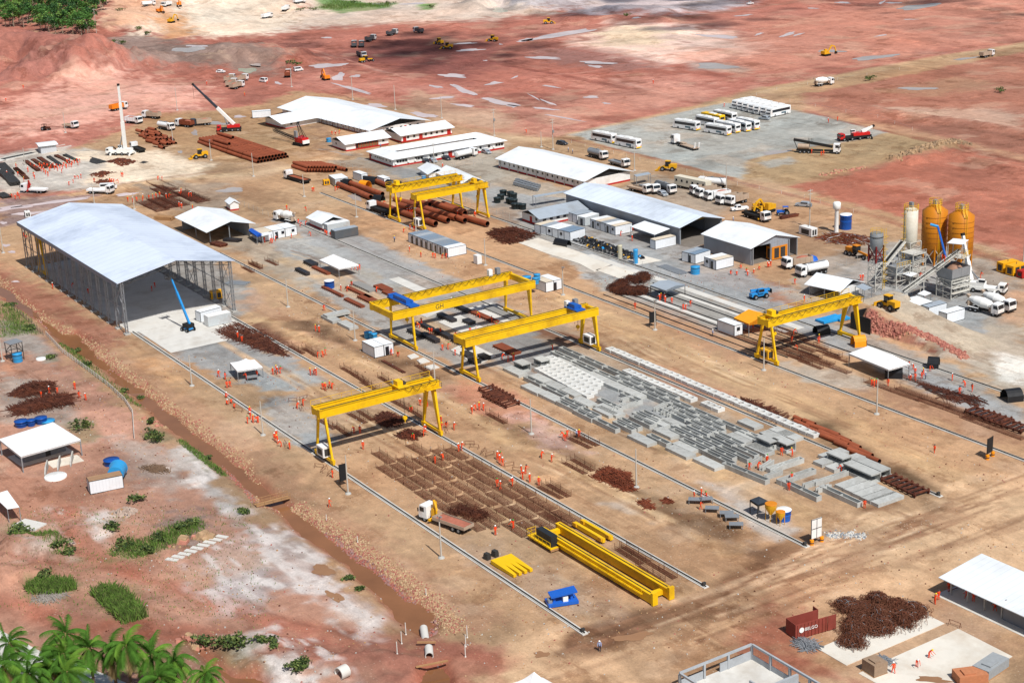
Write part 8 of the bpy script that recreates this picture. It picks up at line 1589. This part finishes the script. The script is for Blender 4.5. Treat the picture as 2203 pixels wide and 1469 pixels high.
for k,(t_,a,c,w,h,m) in enumerate((('a1',(215,1350),(320,1425),1.6,.9,SCRAP),('a1',(275,1340),(380,1400),1.6,1.1,SCRAP),('a1',(330,1325),(450,1405),1.8,1.0,SCRAP),('a1',(405,1315),(500,1380),1.5,.9,DSTEEL),('a1',(470,1305),(590,1370),1.5,.9,SCRAP),('a1',(540,1300),(640,1350),1.5,.9,DSTEEL),('a1',(10,1385),(90,1465),3.0,1.6,DSTEEL),('a1',(130,1410),(200,1469),1.6,1.0,SCRAP),('b1',(0,30),(130,160),3.5,1.8,DSTEEL),('b1',(130,20),(230,110),1.6,1.0,SCRAP),('a1',(690,1315),(850,1360),5.0,.4,DSTEEL),('a1',(1060,1330),(1220,1360),2.5,.4,DSTEEL),('b1',(0,230),(60,260),3,1,DSTEEL),('b1',(1300,430),(1440,440),2.2,1.2,WOOD),('b1',(1780,640),(1860,660),2.5,1.0,SCRAP),('b1',(1870,610),(2000,620),2.2,.9,MOULD),('b4',(150,430),(290,405),1.4,.9,SCRAP),('b1',(1890,960),(2060,970),3,.3,STEEL),('b3',(1250,820),(1440,890),3,.3,STEEL),('c2',(1060,220),(1240,320),.8,.3,SCRAP))):
 p,q=P(t_,*a),P(t_,*c);d=q-p;L=max(3,round(d.length));put('steel_bundle',proto('steel_bundle|%s%s%s%s'%(L,w,h,m.name),lambda:m_bundle(L,w,h),m),(p+q)/2,math.atan2(d.y,d.x),'bundle of long dark bars lying in the store yards, %s of them'%ordn(k),'steel bundle','bundles of bars in the store yards')
bm_=proto('rebar_mat|d',lambda:m_cage(17,4.5,.7,60),SCRAP)
for k,(x,y) in enumerate(((1380,205),(1400,260),(1470,335),(1380,350),(1300,375),(1590,290),(1640,300))):put('rebar_mat',bm_,P('b1',x,y),R_(rnd.uniform(-2,2)),'large dark mesh mat behind the big shed, %s from the flatbed truck road'%ORD[k],'rebar mat','large mesh mats behind the big shed')
wt=proto('work_table',lambda:MB().box(-1.2,1.2,-.7,.7,.78,.86).box(-1.1,-1.0,-.6,-.5,0,.78).box(1.0,1.1,-.6,-.5,0,.78).box(-1.1,-1.0,.5,.6,0,.78).box(1.0,1.1,.5,.6,0,.78),STEEL)
for k,(t_,x,y) in enumerate((('d3',1670,45),('d3',1790,85),('d3',1835,115),('d3',1870,180),('c3',1530,1400),('c3',1620,1395),('c1',2100,375))):put('work_table',wt,P(t_,x,y),rnd.uniform(-.2,.2)+1.0,'grey steel work table %s'%('beside the third rail below the mixer stand, %s from the group'%ORD[k] if k<4 else('at the third rail where four workers stand, left one','at the third rail where four workers stand, right one','under the square tent')[k-4]),'table','steel work tables')
for k in range(9):q=P('d1',1430+k*52,445-k*24);put('stepping_slab',proto('stepping_slab',lambda:MB().box(-1.1,1.1,-.45,.45,0,.14),CONCL),q+Vector((0,0,gz(q.x,q.y)+.02)),.62+rnd.uniform(-.06,.06),'pale concrete stepping slab in the diagonal line, %s from the palms'%ORD[k],'slab','stepping slabs in the diagonal line')
for k,(a,c,r) in enumerate((((1400,1060),(1412,1095),.6),((1440,1190),(1450,1330),.62),((690,1420),(760,1395),.95))):p,q=PG('d2',*a),PG('d2',*c);d=q-p;put('concrete_pipe',proto('concrete_pipe|%d'%k,lambda:MB().pipe((-d.length/2,0,r),(d.length/2,0,r),r,r*.85,20),CONCL),(p+q)/2+Vector((0,0,-.3)),math.atan2(d.y,d.x),('short concrete pipe at the end of the canal','long concrete pipe below the plank at the canal end','open concrete pipe ring lying on pale rubble')[k],'pipe',None)
for k,(a,c) in enumerate((((1345,1160),(1500,1158)),((1335,1350),(1600,1325)))):p,q=PG('d2',*a),PG('d2',*c);d=q-p;put('timber_beam',proto('timber_beam|%d'%k,lambda:MB().box(-d.length/2,d.length/2,-.15,.15,.0,.2),WOOD),(p+q)/2+Vector((0,0,.5)),math.atan2(d.y,d.x),('plank across the gap at the end of the canal','long plank above the near muddy pond')[k],'plank',None)
p,q=P('c2',40,1415),P('c2',235,1365);d=q-p;t=thing('footbridge','small timber footbridge with side rails across the canal','bridge',(p+q)/2,math.atan2(d.y,d.x));L=d.length/2+1;part(t,'deck',WOOD,(-L,L,-.7,.7,.1,.22))
for s in(-.7,.7):b=MB();rails(b,(-L,s,.22),(L,s,.22),.9,4);b.build('railing',WOOD,t)
for k,(a,c,h,lb,m) in enumerate(((('d4',930,1430),('d4',1040,1390),1.9,'pallet stack of brown and grey blocks beside the wet pad corner',mat('brown_blocks',(150,126,104),.9,.15,2,stripe=(2,.22,.4))),(('d4',1880,1455),('d4',2050,1340),1.5,'long neat stack of grey concrete blocks on the pad edge',mat('grey_blocks',(150,154,156),.9,.1,2,stripe=(2,.2,.35))),(('d4',1640,1500),('d4',1880,1469),1.4,'stack of orange brown bricks at the bottom edge',mat('orange_bricks',(184,120,84),.9,.12,2,stripe=(2,.12,.3))))):
 p,q=P(*a),P(*c);d=q-p;t=thing('block_stack',lb,'stack',p,math.atan2(d.y,d.x));L=d.length
 part(t,'blocks',m,(0,L,.0,2.6,.16,h));part(t,'loose_blocks',m,(L*.2,L*.6,.4,1.8,h+.003,h+.22));part(t,'pallet',WOOD,(-.1,L+.1,-.05,2.7,0,.15))
heap('pile of galvanised scaffold frames beside the red container',[('d4',270,1140),('d4',350,1100),('d4',490,1160),('d4',360,1200)],.6,[STEEL],220,'bar',1.3,seed=50);heap('loose scaffold parts behind the brown block stack',[('d4',910,1290),('d4',1000,1250),('d4',1110,1290),('d4',1020,1310)],.3,[STEEL],90,'bar',1.2,seed=51)
p,q,r0=P('d4',275,1115),P('d4',540,1040),P('d4',200,1065);d=q-p;t=thing('open_container','red open top steel container with one door swung open beside the scrap heap','container',p,math.atan2(d.y,d.x));L,Wc,hc=d.length,2.5,2.5;RC=mat('container_red',(140,66,56),.6,.12,.7,dirt=(110,58,44),dirt_amt=.5)
part(t,'side_wall',RC,(0,L,0,.08,.15,hc));part(t,'side_wall',RC,(0,L,Wc-.08,Wc,.15,hc));part(t,'end_wall',RC,(0,.08,.081,Wc-.081,.15,hc));part(t,'floor',RC,(.081,L,.081,Wc-.081,.15,.25))
b=MB()
for k in range(9):x=.3+k*(L-.6)/8;b.box(x,x+.12,-.1,-.002,.15,hc-.1).box(x,x+.12,Wc+.002,Wc+.1,.15,hc-.1)
b.build('rib',RC,t);part(t,'door',RC,(L+.05,L+1.5,-.05,.05,.15,hc));part(t,'door',RC,(L-.03,L+.05,Wc-.1,Wc+1.2,.15,hc))
cu=bpy.data.curves.new('lettering','FONT');cu.body='BELGO';cu.size=.72;cu.extrude=.01;ob=bpy.data.objects.new('lettering',cu);me=bpy.data.meshes.new_from_object(ob);me.materials.clear();me.materials.append(WHITEP);lo=bpy.data.objects.new('lettering',me);SC.collection.objects.link(lo);lo.parent=t;lo.location=(1.55,-.115,1.25);lo.rotation_euler=(R_(90),0,0);bpy.data.objects.remove(ob)
MB().cone((1.0,-.13,1.5),(1.0,-.10,1.5),.42,None,20).build('emblem',WHITEP,t)
A,Bq,C=P('d3',1400,1378,2.6),P('d3',2000,1138,2.6),P('d4',470,1470,2.6);u=Bq-A;w=C-Bq;Lu,Lw=u.length,w.length+6;t=thing('unfinished_building','unroofed grey concrete frame building with open window bays at the bottom edge','building',(A.x,A.y,0),math.atan2(u.y,u.x));PF=mat('grey_precast_frame',(166,170,174),.85,.08,.7,dirt=(130,128,124))
part(t,'beam',PF,(0,Lu,-.15,.15,2.3,2.6));part(t,'beam',PF,(Lu-.15,Lu+.15,-Lw,-.151,2.3,2.6));part(t,'beam',PF,(-.15,.15,-Lw,-.151,2.3,2.6))
for k in range(4):x=Lu*k/3;part(t,'column',PF,(x-.16,x+.16,-.17,.17,0,2.29))
for k in range(1,6):y=-Lw*k/5;part(t,'column',PF,(Lu-.17,Lu+.17,y-.16,y+.16,0,2.29));part(t,'column',PF,(-.17,.17,y-.16,y+.16,0,2.29))
part(t,'wall_panel',PF,(.2,Lu*.33-.2,-.07,.07,0,1.3));part(t,'wall_panel',PF,(Lu*.55,Lu-.2,-.07,.07,0,1.4));part(t,'wall_panel',PF,(Lu-.07,Lu+.07,-Lw*.75,-.2,0,.9));part(t,'partition',PF,(Lu*.5,Lu*.52,-Lw,-Lw*.35,0,2.2));part(t,'partition',PF,(Lu*.521,Lu-.2,-Lw*.5,-Lw*.48,0,2.2));part(t,'partition',PF,(Lu*.521,Lu-.2,-Lw*.7,-Lw*.68,0,2.2));part(t,'floor_slab',CONCL,(-.3,Lu+.3,-Lw,.3,.02,.1))
a_=P('b4',800,1335);tag(MB().box(-.2,.2,0,4.5,0,3.9).box(-.19,6,-.2,-.001,0,3.7).build('tarpaulin_wall',TARP,None,(-254.9,254.0,0)),'black tarpaulin covered wall at the head of the rubble ramp','wall')
tag(MB().box(-.15,.15,0,10,0,4.4).build('retaining_wall',CONC,None,(-255.6,262.5,0)),'concrete wall holding the ramp beside the yellow wheel loader','wall')
for k,(x,y) in enumerate(((560,1275),(690,1255))):tag(MB().slab([(-3,-1.6,.7),(3,-1.6,.6),(3,1.6,.75),(-3,1.6,.55)],.5).build('tarpaulin_cover',BTARP,None,P('b4',x,y),1.5),'blue tarpaulin cover behind the batching side crane, %s'%('larger one','smaller one')[k],'tarpaulin')
tag(MB().lathe([(1.9,0),(1.5,.8),(.6,1.2),(.01,1.25)],14).build('tarpaulin_cover',mat('deep_blue_tarp',(34,96,190),.5,.1),None,P('b4',405,770)),'blue tarpaulin covered heap behind the white dump truck','tarpaulin')
for k in range(3):tag(MB().extr([(0,0),(4.5,0),(4.5,.4),(3,1.3),(0,1.5)],-.12,.12).build('bin_wall',CONC,None,P('c1',400+k*105,1100-k*38),R_(-25)),'low concrete wall of the sand bins before the kitchen, %s from the round cover'%ORD[k],'wall')
LEAFS=[mat('leaf_mid',(74,92,44),.8,.3,.6),mat('leaf_light',(104,116,62),.8,.3,.6),mat('leaf_dark',(48,66,34),.65,.25,.6)]
def leaf_cloud(b,c,r,n,s,r_,flat=.7,mi=None):
 for _ in range(n):
  d=Vector((r_.gauss(0,1),r_.gauss(0,1),r_.gauss(0,1))).normalized()*(r_.random()**.4);p=c+Vector((d.x*r,d.y*r,d.z*r*flat));u=Vector((r_.gauss(0,1),r_.gauss(0,1),r_.gauss(0,.6))).normalized()*s*r_.uniform(.6,1.3);w=u.cross(Vector((r_.gauss(0,1),r_.gauss(0,1),r_.gauss(0,1)))).normalized()*s*.5
  b.add([p-u,p+w,p+u,p-w],[(0,1,2,3)],r_.randrange(3) if mi is None else mi)
r_=random.Random(21);fb=MB();q=[tuple(G(*v)[:2]) for v in((-30,-40),(275,-40),(240,-5),(234,38),(206,68),(182,86),(120,80),(60,66),(-30,58))];xs=[v[0] for v in q];ys=[v[1] for v in q];k=0
while k<520:
 x,y=r_.uniform(min(xs),max(xs)),r_.uniform(min(ys),max(ys))
 if sdist(q,np.array([x]),np.array([y]))[0]<-1:continue
 k+=1;z=gz(x,y);h=r_.uniform(7,13);mi=r_.choice((0,0,1,2,2));fb.bar((x,y,z),(x+r_.uniform(-.6,.6),y,z+h*.8),.3,None,3)
 for j in range(6):leaf_cloud(fb,Vector((x+r_.gauss(0,1.6),y+r_.gauss(0,1.6),z+h*r_.uniform(.6,1))),r_.uniform(1.5,2.9),44,.62,r_,.8,mi if r_.random()<.7 else r_.randrange(3))
tag(fb.build('forest',[mat('forest_mid',(72,112,48),.7,.3,.6),mat('forest_light',(108,142,66),.7,.3,.6),mat('forest_dark',(46,80,40),.7,.25,.6)]+[mat('pale_trunk',(150,138,120),.8,.1)]),'dense green forest on the slope in the far corner','forest',kind='stuff')
def shrub(t_,x,y,r,h,label,n=160,name='shrub'):
 rr=random.Random(int(x*7+y));b=MB()
 for k in range(5):leaf_cloud(b,Vector((rr.gauss(0,r*.4),rr.gauss(0,r*.4),h*rr.uniform(.3,.75))),r*.6,n//5,.2+r*.07,rr,h/r*.5)
 t=thing(name,label,'shrub',PG(t_,x,y));b.build('foliage',LEAFS,t)
 MB().bar((0,0,-.1),(.1,0,h*.5),.1).build('stem',SCRAP,t)
for k,a in enumerate((('c1',1250,850,1.6,1.8,'dark green bush at the foot of the white rope fence'),('c1',1330,880,2.0,2.0,'larger bush right of the one at the rope fence end'),('c1',660,780,2.6,2.2,'broad bush behind the tensioned roof corner'),('c1',1140,1385,1.7,1.3,'round green bush in front of the brown roofed cabin'),('c1',1040,480,1.2,1.2,'bush on the canal bank inside the fence curve'),('c1',1160,540,1.0,.9,'small bush below the fence curve at the water'),('c1',640,150,1.3,1.1,'dark bush between rope fence and canal, upper'),('c1',720,260,1.3,1.0,'dark bush between rope fence and canal, lower'),('c1',1730,1035,1.0,.9,'small bush on the canal bank by the pale crust'),('c1',430,190,1.6,.8,'low bush beside the small white cover'),('c1',1260,740,1.0,1.6,'thin bush among the white bank rocks'),('d1',940,190,1.8,1.5,'bush below the rubble heap on grey soil'),('d1',1070,330,2.0,1.4,'bush at the left end of the scrub strip'),('d1',1330,280,1.5,1.2,'rounded pale bush in the scrub strip'),('d1',1560,160,2.0,1.2,'bush at the right end of the scrub strip'),('d1',1200,380,1.6,1.0,'low bush in the middle of the scrub strip'),('d1',370,590,1.9,1.9,'dark bush above the reed patch'),('d1',1720,1150,2.2,1.9,'bush right of the palms at the pink rocks'),('d1',1880,1180,2.4,2.2,'tall bush beside the green pool, left one'),('d1',1990,1180,2.0,1.8,'tall bush beside the green pool, right one'),('d1',150,200,2.2,1.0,'low green bush behind the white slab'),('d1',470,310,1.8,.9,'low green bush on the ditch of the track'),('d1',570,390,1.4,.8,'small green bush lower on the ditch of the track'),('d2',370,1310,1.4,1.2,'bush on pale rubble near the green pool, upper'),('d2',330,1370,1.3,1.1,'bush on pale rubble near the green pool, lower'),('d2',140,1140,1.2,.9,'small bush on the red bank edge, right of two'),('d2',60,1120,1.2,.9,'small bush on the red bank edge, left of two'),('d2',770,600,.9,.6,'small tuft on the pale crust by the canal'),('d2',870,690,.9,.6,'small tuft lower on the canal bank'),('b1',100,1150,2.0,.9,'grassy bush on the bank at the left edge'),('b1',240,1340,2.2,.9,'grassy bush above the rope fence'),('d1',2020,50,1.2,.8,'tuft of dry green on the orange bank'))):shrub(*a)
for k,(t_,x,y) in enumerate((('a4',900,670),('a4',1980,770),('a2',370,40),('a2',480,30),('a2',1100,40),('a2',1450,60),('a1',1000,85),('a1',1160,235),('a1',1220,285),('a3',960,100),('a1',940,360),('a1',1010,370),('a2',280,520),('a2',340,510),('a2',820,35))):shrub(t_,x,y,3.0,2.2,'far green scrub clump on the earthworks, %s of the scattered clumps'%ordn(k),120)
def grass(label,t_,poly,n,h,seed,m=0):
 r_=random.Random(seed);q=[tuple(P(t_,*v)[:2]) for v in poly];xs=[v[0] for v in q];ys=[v[1] for v in q];b=MB();k=0
 px=np.array([r_.uniform(min(xs),max(xs)) for _ in range(n*3)]);py=np.array([r_.uniform(min(ys),max(ys)) for _ in range(n*3)]);ok=sdist(q,px,py)+np.array([r_.uniform(-3.6,1.2) for _ in px])>0
 for x,y in list(zip(px[ok],py[ok]))[:n]:
  z=gz(x,y);a=r_.uniform(0,6.28);hh=h*r_.uniform(.5,1.2);c,s=math.cos(a)*.07,math.sin(a)*.07;l=Vector((r_.gauss(0,.3),r_.gauss(0,.3),0))*hh
  b.add([(x-c,y-s,z-.05),(x+c,y+s,z-.05),(x+c*.6+l.x*.5,y+s*.6+l.y*.5,z+hh*.7),(x+l.x,y+l.y,z+hh)],[(0,1,2,3)],r_.choice((0,1,1,2)))
 tag(b.build('grass',[LEAFS[0],mat('reed_green',(94,124,50),.8,.3,.6),LEAFS[1]]),label,'grass',kind='stuff')
grass('bright green reeds in the hollow above the palms, smaller patch','d1',[(210,700),(330,640),(600,630),(620,700),(420,725)],2600,1.3,1);grass('bright green reeds in the hollow above the palms, larger patch','d1',[(760,740),(880,690),(1060,750),(1200,880),(1180,940),(1040,955),(930,850)],4200,1.5,2)
grass('scrubby grass strip on the grey soil above the stepping slabs','d1',[(900,400),(1050,270),(1200,290),(1500,140),(1660,100),(1680,180),(1400,330),(1180,430)],3000,.7,3);grass('green grass along the ditch of the track','d1',[(110,150),(200,240),(440,220),(600,400),(480,400),(370,280),(120,270)],2400,.6,4);grass('grass on the grey bank at the left edge','b1',[(0,1120),(170,1180),(330,1390),(200,1385),(0,1420)],2200,.6,5)
grass('grass along the near water edge of the canal','c1',[(500,40),(640,130),(760,270),(960,450),(1180,600),(1120,590),(900,430),(700,270),(560,130)],2000,.6,6);grass('grass along the lower water edge of the canal','c1',[(1500,870),(1700,1000),(1880,1170),(1800,1140),(1620,1010)],1400,.6,7);grass('low weeds scattered over the rough near ground','d1',[(0,0),(2165,0),(2300,1000),(1400,1000),(0,900)],2600,.35,8);grass('far green meadow strip on the cream slope','a2',[(510,95),(640,60),(800,50),(1130,40),(1130,65),(900,80),(700,105)],2600,1.5,9)
PL=[mat('palm_leaf',(66,102,36),.85,.3,1,spec=.08),mat('palm_leaf_light',(90,124,44),.85,.25,1,spec=.08),mat('palm_dry',(128,110,70),.8,.2,1)];PT=mat('palm_trunk',(92,80,68),.9,.25,2)
def palm_mesh(seed):
 r_=random.Random(seed);b=MB()
 for k in range(21):
  a=k*2.4+r_.uniform(-.2,.2);el=1.4-2.2*(k/21)+r_.uniform(-.15,.15);L=r_.uniform(3.4,4.6);mi=2 if k>18 else r_.choice((0,0,1));p=Vector((0,0,0));d=Vector((math.cos(a)*math.cos(el),math.sin(a)*math.cos(el),math.sin(el)));n=15;sd_=Vector((-math.sin(a),math.cos(a),0));wind=Vector((-.03,.05,0))
  for i in range(n):
   q=p+d*(L/n);b.bar(p,q,.07*(1-i/n)+.02,None,mi)
   if i>1:
    ll=1.0*math.sin(math.pi*(i+1)/(n+3))+.18
    for s in(-1,1):
     for f in(0,.33,.66):e0=p.lerp(q,f);tip=e0+sd_*(s*ll*.8)+d*ll*.55+Vector((0,0,-ll*.6+r_.uniform(-.1,.1)));b.add([e0-d*.055,e0+d*.055,tip],[(0,1,2)],mi)
   d=(d+Vector((0,0,-.13))+wind).normalized();p=q
 b.lathe([(.28,-.7),(.34,-.1),(.1,.3)],8,2);return b.mesh('crown',PL)
PMS=[palm_mesh(s) for s in(1,2,3)]
for k,(x,y,h) in enumerate(((80,1140,8.5),(545,1060,9),(520,1230,8),(740,1180,8),(925,1190,7.5),(1055,1160,9),(1260,1235,7.5),(1450,1290,7),(560,1380,8),(235,1400,7.5),(1330,1430,6.5),(1710,1400,6.5),(30,1330,8),(370,1290,7),(1080,1440,5),(880,1400,5))):
 if k>13:continue
 c=P('d1',x,y,h);t=thing('palm_tree','green coconut palm of the cluster at the near corner, %s from the picture edge'%ordn(sorted(((80,0),(545,1),(520,2),(740,3),(925,4),(1055,5),(1260,6),(1450,7),(560,8),(235,9),(1330,10),(1710,11),(30,12),(370,13))).index((x,k))),'palm tree',(c.x,c.y,0),0,'coconut palms of the near corner');b=MB();o=Vector((0,0,0));dx,dy=rnd.uniform(-.6,.6),rnd.uniform(-.6,.6)
 for i in range(6):f0,f1=i/6,(i+1)/6;b.cone((dx*(1-f0)**2,dy*(1-f0)**2,h*f0-(.3 if i==0 else 0)),(dx*(1-f1)**2,dy*(1-f1)**2,h*f1),.26-.1*f0,.26-.1*f1,9,0,False)
 b.build('trunk',PT,t);cr=bpy.data.objects.new('crown',PMS[k%3]);SC.collection.objects.link(cr);cr.parent=t;cr.location=(0,0,h);cr.rotation_euler=(0,0,rnd.uniform(0,6));s_=rnd.uniform(.82,1.05);cr.scale=(s_,s_,s_)
q=[P('d1',*v) for v in((0,1030),(400,1240),(700,1330),(1050,1469),(900,1600),(400,1600),(-100,1300))];struct(MB().prism([(v.x,v.y) for v in q],-.1,.1).build('pale_path',CONCL));[tag(MB().box(-2.6,2.6,-1.6,1.6,0,.25).build('concrete_plate',CONCL,None,P('d1',245,160),.5),'white concrete plate lying on the grass at the left edge','slab')]
